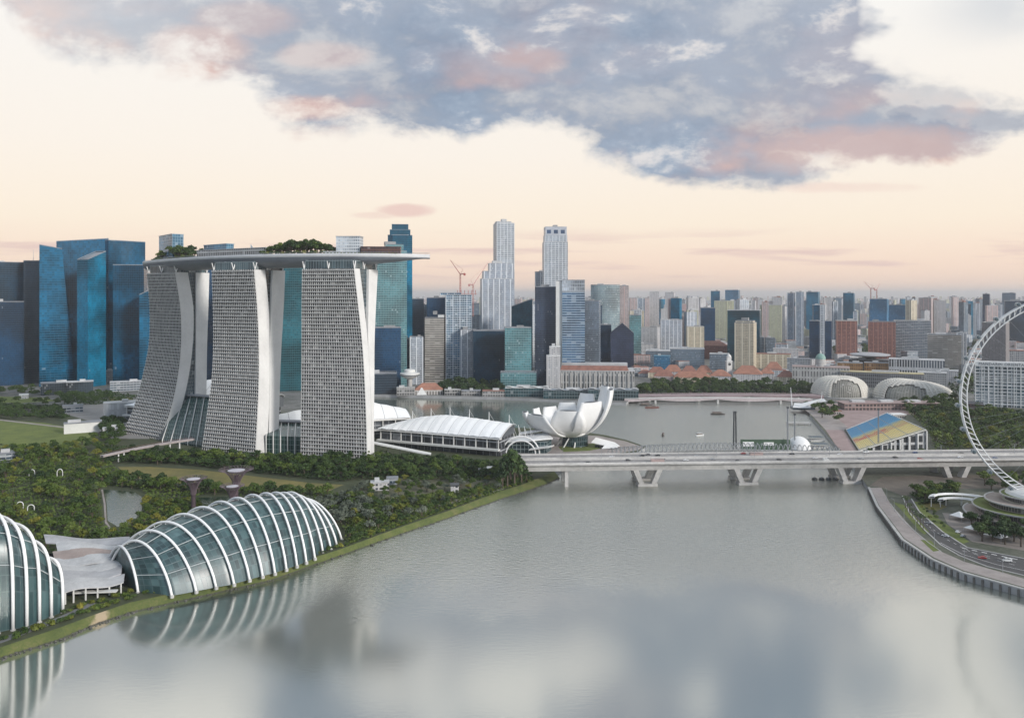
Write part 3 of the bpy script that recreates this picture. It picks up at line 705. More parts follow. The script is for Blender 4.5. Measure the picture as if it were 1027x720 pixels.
def cat(ts, vs, t):
    """smooth interpolation through (ts, vs)"""
    n = len(ts)
    for i in range(n - 1):
        if t <= ts[i + 1] or i == n - 2:
            h = ts[i + 1] - ts[i]; u = (t - ts[i])/h
            def sl(k):
                if k == 0: return (vs[1] - vs[0])/(ts[1] - ts[0])
                if k == n - 1: return (vs[-1] - vs[-2])/(ts[-1] - ts[-2])
                return (vs[k + 1] - vs[k - 1])/(ts[k + 1] - ts[k - 1])
            m0, m1 = sl(i)*h, sl(i + 1)*h
            return (2*u**3 - 3*u*u + 1)*vs[i] + (u**3 - 2*u*u + u)*m0 + (-2*u**3 + 3*u*u)*vs[i + 1] + (u**3 - u*u)*m1
TOWERS = []
def ray_line(px, p, d):
    """k so that p + k d stands in photo column px"""
    a = (px - CX)/F; return (a*p.y - p.x)/(d.x - a*d.y)
def hotel_tower(label, d, Yb, rows, nfin):
    d = Vector((d[0], d[1], 0)).normalized(); v = Vector((d.y, -d.x, 0)); 
    if v.y < 0: v = -v
    # rows: py, L, R, R2, Ra, Rb, s   (bottom row last); heights from the row on the front corner
    rows = rows[::-1]; zs = [ZA(r[0], Yb + r[6]*v.y) for r in rows]; zs[0] = min(zs[0], 5.0)
    def sec(z):
        g = [cat(zs, [r[i] for r in rows], z) for i in range(1, 7)]; L, R, R2, Ra, Rb, s = g
        Y = Yb + s*v.y; p = Vector((XA(R, Y), Y, z))
        k = ray_line(L, p, d); t2 = ray_line(R2, p, v); ta = max(ray_line(Ra, p, v), t2 + .25); tb = ray_line(Rb, p, v)
        tb = max(tb, ta + 5)
        return p, k, t2, ta, tb
    z0, z1 = 3.0, 190.0
    root = thing('hotel_tower', label, 'hotel tower', tuple(sec(5.0)[0].xy) + (0,), group='three hotel towers under the roof deck')
    off = Vector(root.location)
    n = 40; Z = [z0 + (z1 - z0)*i/n for i in range(n + 1)]; S = [sec(max(z, zs[0])) for z in Z]
    def P(i, kd, kv):
        p, k, t2, ta, tb = S[i]; q = p + d*kd + v*kv - off; q.z = Z[i]; return q
    # front leg and rear leg: white end walls, flanks
    for leg in (0, 1):
        mb = MB()
        for i in range(n):
            def ring(i):
                p, k, t2, ta, tb = S[i]; a, b = (0.0, t2) if leg == 0 else (ta, tb)
                return [P(i, 0, a), P(i, 0, b), P(i, k, b), P(i, k, a)]
            mb.walls(ring(i), ring(i + 1))
        mb.face(ring(n))
        mb.build('front_leg' if leg == 0 else 'rear_leg', HOTEL_W, root)
    # dark atrium glass between the legs, set back
    mb = MB()
    for i in range(n):
        def ring2(i):
            p, k, t2, ta, tb = S[i]; a, b = t2 - .3, ta + .3
            return [P(i, 2.5, a), P(i, 2.5, b), P(i, k - 2.5, b), P(i, k - 2.5, a)]
        mb.walls(ring2(i), ring2(i + 1))
    mb.face(ring2(n)); mb.build('atrium_glazing', ATR, root)
    # recessed room glazing on the front
    mb = MB(); gz = []
    for i in range(n + 1):
        p, k, t2, ta, tb = S[i]; gz.append((P(i, .3, -.25), P(i, k - .3, -.25), k))
    for i in range(n):
        a, b = gz[i], gz[i + 1]
        mb.face([a[1], a[0], b[0], b[1]], [(0, Z[i]), (40, Z[i]), (40, Z[i + 1]), (0, Z[i + 1])])
    mb.build('room_glazing', ROOM, root)
    # balcony slabs with upstands, one per storey
    fh = 3.55; z = z0 + 4.5
    while z <= z1 + .1:
        p, k, t2, ta, tb = sec(z); mb = MB(); o2 = -1.55; q = p - off
        for (za, zb, ia, ib) in ((-.33, .33, o2, -.26),):
            ring = lambda zz: [q + d*k + v*ia + Vector((0, 0, zz)), q + v*ia + Vector((0, 0, zz)), q + v*ib + Vector((0, 0, zz)), q + d*k + v*ib + Vector((0, 0, zz))]
            vs = ring(za) + ring(zb)
            for w_ in vs: w_.z = w_.z
            mb.hexa([Vector((w_.x, w_.y, w_.z)) for w_ in vs])
        ob = mb.build('balcony_slab', BALC, root); z += fh
    # party-wall fins that follow the curve
    for j in range(nfin + 1):
        mb = MB(); vs = []; t = j/nfin
        for i in range(0, n + 1):
            p, k, t2, ta, tb = S[i]; kk = k*t; hw = .15
            kk = min(max(kk, hw), k - hw)
            vs.append([P(i, kk - hw, -.85), P(i, kk + hw, -.85), P(i, kk + hw, -.2), P(i, kk - hw, -.2)])
        mb.grid(vs[::1], closed=True); mb.build('party_wall', BALC, root)
    top = S[n]; p, k, t2, ta, tb = top
    # glazed neck between tower top and deck, and the white V struts in it
    mb = MB(); ring = lambda z: [Vector((*((p + d*a + v*b).xy - off.xy), z)) for a, b in ((2, 2), (2, tb - 2), (k - 2, tb - 2), (k - 2, 2))]
    mb.walls(ring(z1), ring(z1 + 9)); mb.build('neck_glazing', facade('neck_glass', (.22, .26, .27), (.05, .075, .08), 3, 9, .06, .04, .97, .15, .5), root)
    for a, b in ((.6, 1.2), (.6, tb*.42), (.6, tb - 3), (k*.5, .4), (k - .8, 1.2)):
        mb = MB(); c = p + d*a + v*b - off
        for s in (-1, 1): mb.tube([(c.x, c.y, z1 + .2), (c.x + v.x*2.6*s, c.y + v.y*2.6*s, z1 + 7.5)], .55, 6)
        mb.build('v_strut', HOTEL_W, root)
    TOWERS.append(dict(root=root, d=d, v=v, p=p, k=k, tb=tb, sec=sec))
    return root
hotel_tower('leftmost curved white hotel tower, its flared leg sweeping furthest to the left', (-.806, .592), 883,
    [(273.5, 148, 176, 188.6, 196.6, 210, 32), (310, 150.7, 181.4, 194, 196.8, 209, 36), (346, 150, 182, 193.3, 196.6, 207.8, 35), (382, 143.5, 178, 188.6, 196.3, 207.3, 26), (418, 133.5, 169.5, 179.6, 196, 206.8, 10), (441, 123.6, 159, 170, 196, 206.5, 0)], 22)
hotel_tower('middle curved white hotel tower standing between the other two', (-.900, .435), 795,
    [(272, 213, 255.4, 266, 273.5, 286, 22), (310, 214.3, 258.5, 269.5, 272, 284.5, 25), (346, 214.6, 260, 270.5, 270.8, 282.5, 24), (382, 213, 260, 270.5, 270.6, 281, 17), (418, 208.5, 258.5, 269.5, 270, 280, 8), (457, 203, 256.5, 267, 270, 279, 0)], 24)
hotel_tower('rightmost hotel tower, flat on to the viewer, beside the white vaulted hall', (-.961, .278), 766,
    [(270.5, 303.5, 355.5, 361, 370, 379, 14), (310, 303, 360, 365.5, 369.5, 377, 17), (346, 303, 363.8, 369, 369.3, 375.7, 16), (382, 302.7, 366, 371, 371.2, 375.5, 11), (418, 302.3, 367.5, 372.3, 372.5, 375.2, 5), (461, 302, 368.5, 373, 373.2, 375, 0)], 26)
# ------------------------------------------------------------------ roof deck
cen = [t['p'] + t['d']*t['k']/2 + t['v']*t['tb']/2 for t in TOWERS]
cx_ = [c.x for c in cen]; cy_ = [c.y for c in cen]; quad = np.polyfit(cx_, cy_, 2)
def deck_y(x): return float(np.polyval(quad, x))
def find_x(px, lo, hi):
    for _ in range(60):
        m = (lo + hi)/2
        if CX + F*m/deck_y(m) < px: lo = m
        else: hi = m
    return lo
xl, xr = find_x(154, -600, -200), find_x(431, -250, 50)
deck_y_tip = deck_y(xr)
sp_root = thing('roof_deck', 'long boat shaped grey roof deck laid across the tops of the three hotel towers', 'sky deck', (0, 0, 0))
ND = 60; cl = []
for i in range(ND + 1):
    x = xl + (xr - xl)*i/ND; t = i/ND; y = deck_y(x); slope = 2*quad[0]*x + quad[1]; tg = Vector((1, slope, 0)).normalized(); nr = Vector((-tg.y, tg.x, 0))
    w_ = 19.5*min(1, (max(0, t)/.05 + .02))**.5 * (1 if t < .72 else max(.03, 1 - ((t - .72)/.28)**2.0)**.75)
    dp = 10.5*min(1, t/.06 + .25)*(1 if t < .7 else max(.12, 1 - ((t - .7)/.3)**1.6))
    cl.append((Vector((x, y, 0)), nr, w_, dp))
DZ = 205.5
hull = MB(); rows = []
for c, nr, w_, dp in cl:
    r = []
    for a in np.linspace(0, math.pi, 13):
        s = math.cos(a); r.append(c + nr*(-w_*s) + Vector((0, 0, DZ - 3.2 - dp*math.sin(a)**.8)))
    rows.append(r)
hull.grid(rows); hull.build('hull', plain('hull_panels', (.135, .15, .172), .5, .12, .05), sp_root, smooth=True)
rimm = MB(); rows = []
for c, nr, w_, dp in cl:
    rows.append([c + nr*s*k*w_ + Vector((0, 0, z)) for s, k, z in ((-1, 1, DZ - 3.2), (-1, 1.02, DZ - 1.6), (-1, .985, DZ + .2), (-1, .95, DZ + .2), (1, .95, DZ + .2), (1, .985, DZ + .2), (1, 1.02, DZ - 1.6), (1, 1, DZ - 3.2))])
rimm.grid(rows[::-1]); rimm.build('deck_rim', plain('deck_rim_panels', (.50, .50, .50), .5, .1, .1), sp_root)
rail = MB(); 
for s in (-1, 1):
    rail.tube([c + nr*s*.96*w_ + Vector((0, 0, DZ + 1.4)) for c, nr, w_, dp in cl[1:]], .12, 4)
rail.build('guard_rail', STEEL, sp_root)
def on_deck(px, off=0.0, z=0.2):
    x = find_x(px, xl, xr); sl_ = 2*quad[0]*x + quad[1]; tg = Vector((1, sl_, 0)).normalized(); nr = Vector((-tg.y, tg.x, 0))
    return Vector((x, deck_y(x), DZ + z)) + nr*off, math.atan2(tg.y, tg.x)
def pav(name, label, px0, px1, py_top, off, dep, mat, roof=None, catn='pavilion'):
    a, r = on_deck(px0, off); b, _ = on_deck(px1, off); c = (a + b)/2; L = (b - a).length; h = ZA(py_top, c.y) - DZ
    o = thing(name, label, catn, (c.x, c.y, DZ + .2), math.atan2((b - a).y, (b - a).x))
    mb = MB(); mb.prism([(-L/2, -dep/2), (L/2, -dep/2), (L/2, dep/2), (-L/2, dep/2)], 0, h); mb.build('wall', mat, o)
    mb = MB(); mb.box((0, 0, h + .3), (L + 1, dep + 1, .55)); mb.build('roof', roof or ROOFP, o)
    return o
PALEF = facade('pale_deck_cladding', (.60, .62, .63), (.30, .33, .36), 2.2, 3.0, .12, .25, .85, .3, .5)
BLUEB = facade('blue_panel', (.20, .31, .40), (.07, .20, .30), 3, 3.5, .08, .1, .95, .15, .5)
pav('rooftop_pavilion', 'blue glass box rising at the left end of the roof deck', 161.5, 175, 236.5, 4, 13, BLUEB)
pav('rooftop_pavilion', 'white panelled box above the trees of the roof deck', 338, 362, 238, 3, 14, PALEF)
pav('rooftop_pavilion', 'low blue roofed building behind the left trees of the roof deck', 203, 226, 246, 6, 9, BLUEB, plain('blue_roof', (.10, .25, .36), .5))
o = pav('rooftop_terrace', 'long low white colonnade on the middle of the roof deck', 206, 274, 250.5, -6, 9, facade('colonnade', (.55, .53, .50), (.05, .05, .05), 3.0, 5.5, .16, .1, .8, .3, .6), ROOFP)
pav('rooftop_restaurant', 'dark red brown low restaurant on the right part of the roof deck', 363, 402, 248.5, 0, 15, facade('brown_terrace', (.12, .06, .05), (.04, .025, .025), 3, 4, .1, .2, .9, .3, .6), plain('brown_roof', (.10, .05, .045), .7))
pav('rooftop_pavilion', 'small pale hut beside the brown restaurant of the roof deck', 329, 345, 253, -8, 8, PALEF)
p, r = on_deck(252, 2); o = thing('sail_canopy', 'small white triangular sail canopy on the middle of the roof deck', 'sail canopy', tuple(p), r)
mb = MB(); mb.tube([(-3, 0, 0), (-3, 0, 12.5)], .18, 6); mb.build('mast', WHITE, o)
mb = MB(); mb.hexa([(-2.8, -.1, 3), (7, -2, 3.2), (7, -1.8, 3.2), (-2.8, .1, 3), (-2.8, -.1, 12.3), (-2.2, -.1, 11.8), (-2.2, .1, 11.8), (-2.8, .1, 12.3)]); mb.build('sail', plain('sail_cloth', (.62, .63, .63), .6), o)
q = random.Random(8)
for a_, b_, n_, s_, lab in ((161, 204, 34, 1.35, 'dark tree in the clump near the left end of the roof deck'), (272, 336, 60, 1.3, 'tree in the long clump over the gap between the middle and right hotel towers')):
    for i in range(n_):
        t = (i + q.random())/n_; k = .45 + .6*math.sin(math.pi*t)**.6
        p, r = on_deck(a_ + (b_ - a_)*t, q.uniform(-9, 9)); place('broad' if q.random() < .35 else 'dark', p.x, p.y, DZ, s_*k*q.uniform(.72, 1.0), lab, 'tree', 'trees on the roof deck: ' + lab, 1.0)
for i in range(34):
    p, r = on_deck((161 + i*2.5) if i < 16 else 272 + (i - 16)*3.5, q.uniform(-12, -4)); place('shrub', p.x, p.y, DZ, q.uniform(1.0, 1.9), 'dense shrub below the trees of the roof deck', 'shrub', 'planter shrubs on the roof deck')
for i in range(22):
    p, r = on_deck(330 + i*3.2, -13 + q.uniform(-1, 1)); place('shrub', p.x, p.y, DZ, .6, 'low planter shrub along the front rim of the roof deck', 'shrub', 'planter shrubs on the roof deck')
# ------------------------------------------------------------------ glass atria at the feet
def atrium(label, pts_front, pts_back, zf, zb, nrib, matg=ATRG):
    """sloping greenhouse between two towers: front line on the ground, back line high"""
    o = thing('glass_atrium', label, 'atrium'); a0, a1 = pts_front; b0, b1 = pts_back; mb = MB()
    A0, A1, B0, B1 = (Vector((*a0, 3.5)), Vector((*a1, 3.5)), Vector((*b0, 3.5)), Vector((*b1, 3.5)))
    T0, T1 = Vector((*a0, zf)), Vector((*a1, zf)); U0, U1 = Vector((*b0, zb)), Vector((*b1, zb)); L = (A1 - A0).length; D = (U0 - T0).length
    mb.face([A0, A1, T1, T0], [(0, 0), (L, 0), (L, zf), (0, zf)]); mb.face([T0, T1, U1, U0], [(0, zf), (L, zf), (L, zf + D), (0, zf + D)])
    mb.face([A1, B1, U1, T1], [(0, 0), (D, 0), (D, zb), (0, zf)]); mb.face([B0, A0, T0, U0], [(0, 0), (D, 0), (D, zf), (0, zb)]); mb.face([B1, B0, U0, U1])
    mb.build('glazing', matg, o)
    for i in range(nrib + 1):
        t = i/nrib; mb = MB(); p, q_, r_ = A0.lerp(A1, t), T0.lerp(T1, t), U0.lerp(U1, t)
        mb.tube([p + Vector((0, -.4, 0)), q_ + Vector((0, -.5, .3)), r_ + Vector((0, -.3, .5))], .55, 5); mb.build('rib', CREAMW, o)
    mb = MB(); mb.hexa([U0 + Vector((0, -5, .6)), U1 + Vector((0, -5, .6)), U1 + Vector((0, 6, .6)), U0 + Vector((0, 6, .6)), U0 + Vector((0, -5, 1.8)), U1 + Vector((0, -5, 1.8)), U1 + Vector((0, 6, 1.8)), U0 + Vector((0, 6, 1.8))]); mb.build('roof', ROOFG, o)
def xy(px, Y): return (XA(px, Y), Y)
atrium('dark green sloping glass hall between the left and middle hotel towers', (xy(163, 868), xy(206, 838)), (xy(178, 925), xy(212, 905)), 6, 48, 5)
atrium('green glass hall between the middle and right hotel towers', (xy(267, 806), xy(303, 800)), (xy(268, 850), xy(304, 845)), 22, 29, 5)

# ================================================================== WHITE VAULTED HALLS
def vault(label, FL, FR, zf, D0, D1, peak, prof, seams, base=True, masts=0, zbase=3.0):
    FL, FR = Vector((*FL, zf)), Vector((*FR, zf)); fd = (FR - FL).normalized(); bk = Vector((-fd.y, fd.x, 0)); bk = bk if bk.y > 0 else -bk; L = (FR - FL).length
    o = thing('vaulted_hall', label, 'hall', tuple(FL.xy) + (0,)); off = Vector((FL.x, FL.y, 0))
    def pt(u, v, lift=0.0):
        D = D0 + (D1 - D0)*u; h = peak*float(np.interp(u, [a for a, b in prof], [b for a, b in prof]))
        return FL + fd*L*u + bk*D*v + Vector((0, 0, h*math.sin(math.pi*min(1, v*.5 + v*v*.0 + .0)) if False else h*(1 - (1 - v)**2.2)*(1 - max(0, v - .62)**2*2.2))) - off + Vector((0, 0, lift))
    nu, nv = seams*2, 14
    for a in range(1):
        mb = MB(); mb.grid([[pt(i/nu, j/nv, .5*abs(math.sin(math.pi*i/2)) ) for j in range(nv + 1)] for i in range(nu + 1)][::-1])
        mb.grid([[pt(i/nu, j/nv, -1.2) for j in range(nv + 1)] for i in range(nu + 1)])
        mb.build('roof', WHITER, o, smooth=False)
    for i in range(seams + 1):
        mb = MB(); mb.tube([pt(i/seams, j/nv, .12) for j in range(nv + 1)], .33, 4); mb.build('roof_seam', SEAM, o)
    # gable glazing under the right end arc and eaves band
    mb = MB(); arc = [pt(1, j/nv, -.6) for j in range(nv + 1)]; arc = [a_ - fd*2 for a_ in arc]
    mb.face(arc + [Vector((arc[-1].x, arc[-1].y, zf - 1)), Vector((arc[0].x, arc[0].y, zf - 1))]); mb.build('gable', GLASSD, o)
    if base:
        mb = MB(); q_ = lambda u, v, z: FL + fd*L*u + bk*v - off + Vector((0, 0, z - zf))
        mb.walls([q_(.015, 3, zbase), q_(.985, 3, zbase), q_(.985, D1*.9, zbase), q_(.015, D0*.9, zbase)], [q_(.015, 3, zf - .8), q_(.985, 3, zf - .8), q_(.985, D1*.9, zf - .8), q_(.015, D0*.9, zf - .8)])
        mb.build('wall', facade('hall_glazing', (.34, .35, .37), (.06, .065, .075), 7.5, 9, .03, .05, .9, .2, .5), o)
        n = 11
        for i in range(n + 1):
            mb = MB(); c = q_(.02 + .96*i/n, 1.0, 0); mb.box((c.x, c.y, zf - 6.4), (.9, .9, 9.6), math.atan2(fd.y, fd.x)); mb.build('column', CREAMW, o)
        for z_, dd, th in ((zf - 1.4, .2, .8), (zf - 11.6, -3.5, 1.6)):
            mb = MB(); c = q_(.5, dd + 2, z_); mb.box(tuple(c), (L*.99, 5.0, th), math.atan2(fd.y, fd.x)); mb.build('canopy' if th > 1 else 'eaves_beam', CREAMW, o)
        for i in range(18):
            mb = MB(); c = q_(.02 + .96*i/17, 1.2, 0); mb.box((c.x, c.y, (zf - 12.4 + zbase)/2), (.5, .5, zf - 12.4 - zbase), math.atan2(fd.y, fd.x)); mb.build('post', DARKM, o)
    for i in range(masts):
        mb = MB(); c = pt(.16 + .80*i/(masts - 1), .86, 0); mb.tube([c, c + Vector((0, 0, 9))], [.5, .25], 6); mb.tube([c + Vector((0, 0, 8)), c + Vector((5, 4, -1))], .12, 4); mb.build('mast', WHITE, o)
    return o
WHITER = plain('white_roof_membrane', (.86, .855, .84), .5, .06, .05)
SEAM = plain('roof_seam_grey', (.52, .52, .52), .6, .1)
vault('large white ribbed vault roof over a colonnaded hall right of the hotel', (XA(379, 846), 846), (XA(502, 789), 789), 22.5, 38, 40, 15.5, [(0, .05), (.1, .34), (.25, .72), (.42, .97), (.52, 1), (.75, .86), (1, .66)], 12, masts=6)
vault('white vault roof mostly hidden behind the right hotel tower', (XA(262, 850), 850), (XA(412, 905), 905), 25, 40, 38, 19, [(0, .1), (.2, .5), (.5, 1), (.75, .9), (1, .35)], 11)
vault('white vault roof mostly hidden behind the left hotel tower', (XA(124, 1010), 1010), (XA(262, 960), 960), 24, 54, 54, 34, [(0, .05), (.12, .45), (.3, .85), (.5, 1), (.8, .8), (1, .5)], 11)
# white ramp canopy stepping down in front of the large hall
o = thing('ramp_canopy', 'white sloping entrance ramp canopy against the foot of the large vaulted hall', 'ramp'); a = Vector((XA(372, 795), 795, 17)); b = Vector((XA(432, 778), 778, 8.5))
mb = MB(); n_ = Vector((0, 4.5, 0)); up = Vector((0, 0, 1.1)); mb.hexa([a - n_, b - n_, b + n_, a + n_, a - n_ + up, b - n_ + up, b + n_ + up, a + n_ + up]); mb.build('roof', CREAMW, o)
for i in range(5):
    c = a.lerp(b, (i + .5)/5); mb = MB(); mb.tube([(c.x, c.y - 3, 3.5), (c.x, c.y - 3, c.z)], .35, 6); mb.build('post', DARKM, o)

# ================================================================== LOTUS MUSEUM
mus = thing('lotus_museum', 'white lotus shaped museum with upturned petals at the edge of the bay', 'museum', (*xy(572, 850), 0))
PETAL = plain('petal_white_cladding', (.80, .79, .77), .42, .06, .05)
def petal(az, Rr, Hh, wid, z0=15.5):
    """one finger: lens section swept outwards and up from the bowl centre, cut flat at the tip"""
    mb = MB(); rows = []; n = 16; er = Vector((math.cos(az), math.sin(az), 0)); et = Vector((-er.y, er.x, 0))
    for i in range(n + 1):
        t = i/n; a = t*math.pi*.47; r = 2.0 + (Rr - 2)*math.sin(a)**.92; z = z0 + Hh*(1 - math.cos(a))/(1 - math.cos(math.pi*.47))
        dr, dz_ = math.cos(a)*Rr, math.sin(a)*Hh; tl = math.hypot(dr, dz_); no = er*(dz_/tl) - Vector((0, 0, dr/tl))   # outward/downward
        ww = wid*(.30 + 1.05*math.sin(min(1, t*1.12)*math.pi*.5))*(1 if t < .6 else 1 - .35*((t - .6)/.4)**1.5); th = 1.0 + 5.2*t*(1 - .35*t)
        c = er*r + Vector((0, 0, z)); row = []
        for s in np.linspace(-1, 1, 9): row.append(c + et*(ww/2*s) + no*(2.2*(1 - s*s)))
        for s in np.linspace(1, -1, 5): row.append(c + et*(ww/2*s*.86) - no*(th*(1 - .55*s*s)))
        rows.append(row)
    mb.grid(rows, closed=True); mb.face(rows[-1]); mb.face(rows[0][::-1]); return mb, rows[-1]
for az, Rr, Hh, wd in ((-172, 50, 25, 17), (-141, 48, 25, 31), (-98, 34, 30, 30), (-54, 34, 38, 32), (-12, 44, 49, 28), (20, 42, 50, 20), (55, 36, 40, 20), (92, 32, 30, 20), (128, 34, 26, 20), (158, 40, 26, 16)):
    mb, tip = petal(R_(az), Rr, Hh, wd); pt_ = mb.build('petal', PETAL, mus, smooth=True)
    mb = MB(); c = sum(tip, Vector())/len(tip); mb.face([c + (q_ - c)*.72 + Vector((0, 0, .35)) for q_ in tip]); mb.build('skylight', GLASSD, pt_)
mb = MB(); mb.lathe([(0, 12.5), (6, 13), (13, 14.7), (20, 18.5), (18, 19.5), (0, 19.5)], n=24); mb.build('bowl', PETAL, mus, smooth=True)
for i in range(8):
    a = 2*math.pi*i/8 + .2; mb = MB(); mb.tube([(15*math.cos(a), 15*math.sin(a), 3.5), (9*math.cos(a + .5), 9*math.sin(a + .5), 16)], [.9, .7], 7); mb.build('column', CREAMW, mus)
mb = MB(); pl = [(14*math.cos(2*math.pi*i/16) + 5, 12*math.sin(2*math.pi*i/16)) for i in range(16)]; mb.prism(pl, 3.5, 14.5); mb.build('glass_lobby', facade('lobby_glass', (.12, .16, .17), (.02, .045, .05), 2.5, 5, .06, .05, .95, .1, .5), mus)
mb = MB(); mb.lathe([(.0, 1.2), (1.0, 1.0), (1.4, 0), (1.0, -1), (0, -1.2)], (25, -13, 28), 8); mb.build('vent', DARKM, mus)
# mall entrance left of the museum: crystal roofs, masts and arches
o = thing('mall_entrance', 'low white winged mall roof with an arched front between the vaulted hall and the museum', 'mall entrance', (*xy(528, 815), 0))
def shell(pts, th, name, mat, parent):
    mb = MB(); up = [Vector(p) for p in pts]; n = len(up); lo_ = [p - Vector((0, 0, th)) for p in up]
    mb.face(up); mb.face(lo_[::-1])
    for i in range(n): j = (i + 1) % n; mb.face([lo_[i], lo_[j], up[j], up[i]])
    return mb.build(name, mat, parent)
mb = MB(); mb.prism([(-26, -6), (20, -8), (26, 10), (14, 26), (-24, 24)], 3.5, 15); mb.build('wall', facade('mall_glass', (.25, .3, .3), (.03, .06, .07), 4, 4, .06, .06, .95, .12, .5), o)
shell([(-24, -4, 15.5), (4, -10, 17.5), (27, 0, 18), (22, 14, 21), (2, 17, 20), (-20, 10, 16)], 1.0, 'roof_wing', WHITE, o)
shell([(-8, 12, 20), (20, 10, 25), (26, 20, 24), (10, 28, 22), (-6, 24, 20)], 1.0, 'roof_wing', WHITE, o)
shell([(2, -14, 9), (22, -16, 12), (28, -8, 12.5), (6, -7, 10)], .8, 'roof_wing', CREAMW, o)
for i, rr in enumerate((15, 19)):
    mb = MB(); mb.tube([(-6 + rr*math.cos(a), -12 + i*2, 3.5 + rr*.95*math.sin(a)) for a in np.linspace(0, math.pi, 16)], .8, 6); mb.build('arch', WHITE, o)
for i in range(6):
    mb = MB(); x = -24 + i*6.0; mb.tube([(x, 14 - i, 12), (x - 2.2, 13 - i, 33 - i*1.1)], [.55, .3], 6); mb.tube([(x - 2.2, 13 - i, 32 - i), (x + 4, 8 - i, 14)], .15, 4); mb.build('mast', WHITE, o)
o = thing('shell_pavilion', 'small white folded shell pavilion on the point right of the lotus museum', 'pavilion', (*xy(606, 840), 0))
shell([(-14, -4, 10), (2, -8, 7), (16, -3, 6), (12, 6, 8), (-8, 8, 13)], .8, 'roof', WHITE, o); shell([(-4, -12, 5), (12, -12, 6), (14, -6, 7), (0, -7, 8)], .7, 'roof', WHITE, o)
mb = MB(); mb.prism([(-10, -2), (8, -5), (10, 4), (-6, 6)], 3.5, 6.5); mb.build('wall', GLASSD, o)

# ================================================================== RIBBED GLASS DOMES
def dome_glass():
    m, t, b = principled('dome_glass')
    uv = t.node('ShaderNodeUVMap').outputs[0]; s = t.node('ShaderNodeSeparateXYZ', {0: uv})
    fu = t.m('FRACT', s.outputs[0]); fv = t.m('FRACT', s.outputs[1])
    ln = t.m('MAXIMUM', t.m('GREATER_THAN', t.m('ABSOLUTE', t.m('SUBTRACT', fu, .5)), .455), t.m('GREATER_THAN', t.m('ABSOLUTE', t.m('SUBTRACT', fv, .5)), .455))
    cell = t.node('ShaderNodeCombineXYZ', {0: t.m('FLOOR', s.outputs[0]), 1: t.m('FLOOR', s.outputs[1]), 2: 0}).outputs[0]
    wn = t.node('ShaderNodeTexWhiteNoise', {0: cell}, noise_dimensions='3D').outputs[0]
    pos = t.node('ShaderNodeNewGeometry').outputs['Position']; n = t.noise(pos, .06, 4, .6)
    g = t.ramp(t.m('MULTIPLY_ADD', wn, .35, t.m('MULTIPLY', n, .65)), [(.3, (.012, .030, .034)), (.55, (.032, .072, .076)), (.8, (.09, .16, .165))])
    setin(t, b, 'Base Color', t.mix(ln, g, (.065, .105, .11))); setin(t, b, 'Roughness', .36); setin(t, b, 'Specular IOR Level', .7)
    bn = t.node('ShaderNodeBump', {'Strength': .25, 'Distance': .2, 'Height': t.m('ADD', ln, t.m('MULTIPLY', wn, .25))}); t.l.new(bn.outputs[0], b.inputs['Normal'])
    return m
DGL = dome_glass(); RIB = plain('rib_white', (.80, .795, .78), .4, .05, .1)
def ribbed_dome(label, ribs, expo, skew, rr, ngl, extra_ends=True):
    """ribs: (foot, plan angle deg, span, height) along the shell; glass lofted just inside them"""
    o = thing('glass_dome', label, 'glass dome', tuple(ribs[len(ribs)//2][0][:2]) + (0,), group=None); off = Vector(o.location)
    def arch(r, k=1.0, n=26):
        (fx, fy), an, S_, Hh = r; d = Vector((math.cos(R_(an)), math.sin(R_(an)), 0)); out = []
        for j in range(n + 1):
            a = math.pi*j/n; s = ((1 - math.copysign(abs(math.cos(a))**expo[0], math.cos(a)))/2) if expo[0] else .7*j/n + .3*(1 - math.cos(a))/2
            z = 3.6 + (Hh)*abs(math.sin(a))**expo[1]*k; s = .5 + (s - .5)*(1 - (1 - k)*1.3)
            out.append(Vector((fx, fy, z)) + d*S_*s - off)
        return out
    def lerp(r, q_, t):
        return ((r[0][0]*(1 - t) + q_[0][0]*t, r[0][1]*(1 - t) + q_[0][1]*t), r[1]*(1 - t) + q_[1]*t, r[2]*(1 - t) + q_[2]*t, r[3]*(1 - t) + q_[3]*t)
    rows = []; us = []
    seq = []
    for i in range(len(ribs) - 1):
        for t in (0, .25, .5, .75): seq.append((i + t, lerp(ribs[i], ribs[i + 1], t)))
    seq.append((len(ribs) - 1, ribs[-1]))
    mb = MB(); rws = [arch(r, .955) for u, r in seq]; uv_ = [[(u*ngl, j*.9) for j in range(27)] for u, r in seq]
    mb.grid(rws[::-1], uvs=uv_[::-1])
    for e in (0, -1): mb.face(rws[e] if e else rws[e][::-1], [(p.x*.4, p.z*.4) for p in (rws[e] if e else rws[e][::-1])])
    mb.build('glass_shell', DGL, o, smooth=True)
    # paler gridshell lines along the shell
    mb = MB()
    for j in range(3, 24, 4):
        mb.tube([arch(r, .972)[j] for u, r in seq], .22, 4)
    mb.build('purlin_row', plain('purlin_grey', (.45, .48, .48), .4), o)
    for r in ribs:
        mb = MB(); pts = arch(r, 1.0); mb.tube(pts, rr, 7); rb = mb.build('rib', RIB, o, smooth=True)
        mb = MB(); mb.tube([pts[0] - Vector((0, 0, .6)), pts[0] + Vector((0, 0, .9))], rr*1.5, 8); mb.build('rib_foot', CONC, rb)
        g_ = arch(r, .955); mb = MB()
        for j in (3, 5, 7, 9, 11, 14, 17): mb.tube([pts[j], g_[j]], rr*.3, 4)
        mb.build('strut', RIB, rb)
    return o
feet = [(138.5, 594), (172.5, 597.4), (197, 593), (217, 589), (235, 586), (250.6, 581.6), (263.6, 578), (276, 575), (287.4, 571), (298, 567.6), (307.4, 564), (316, 560), (324, 554), (332, 550.8), (338, 546.6), (342.8, 541)]
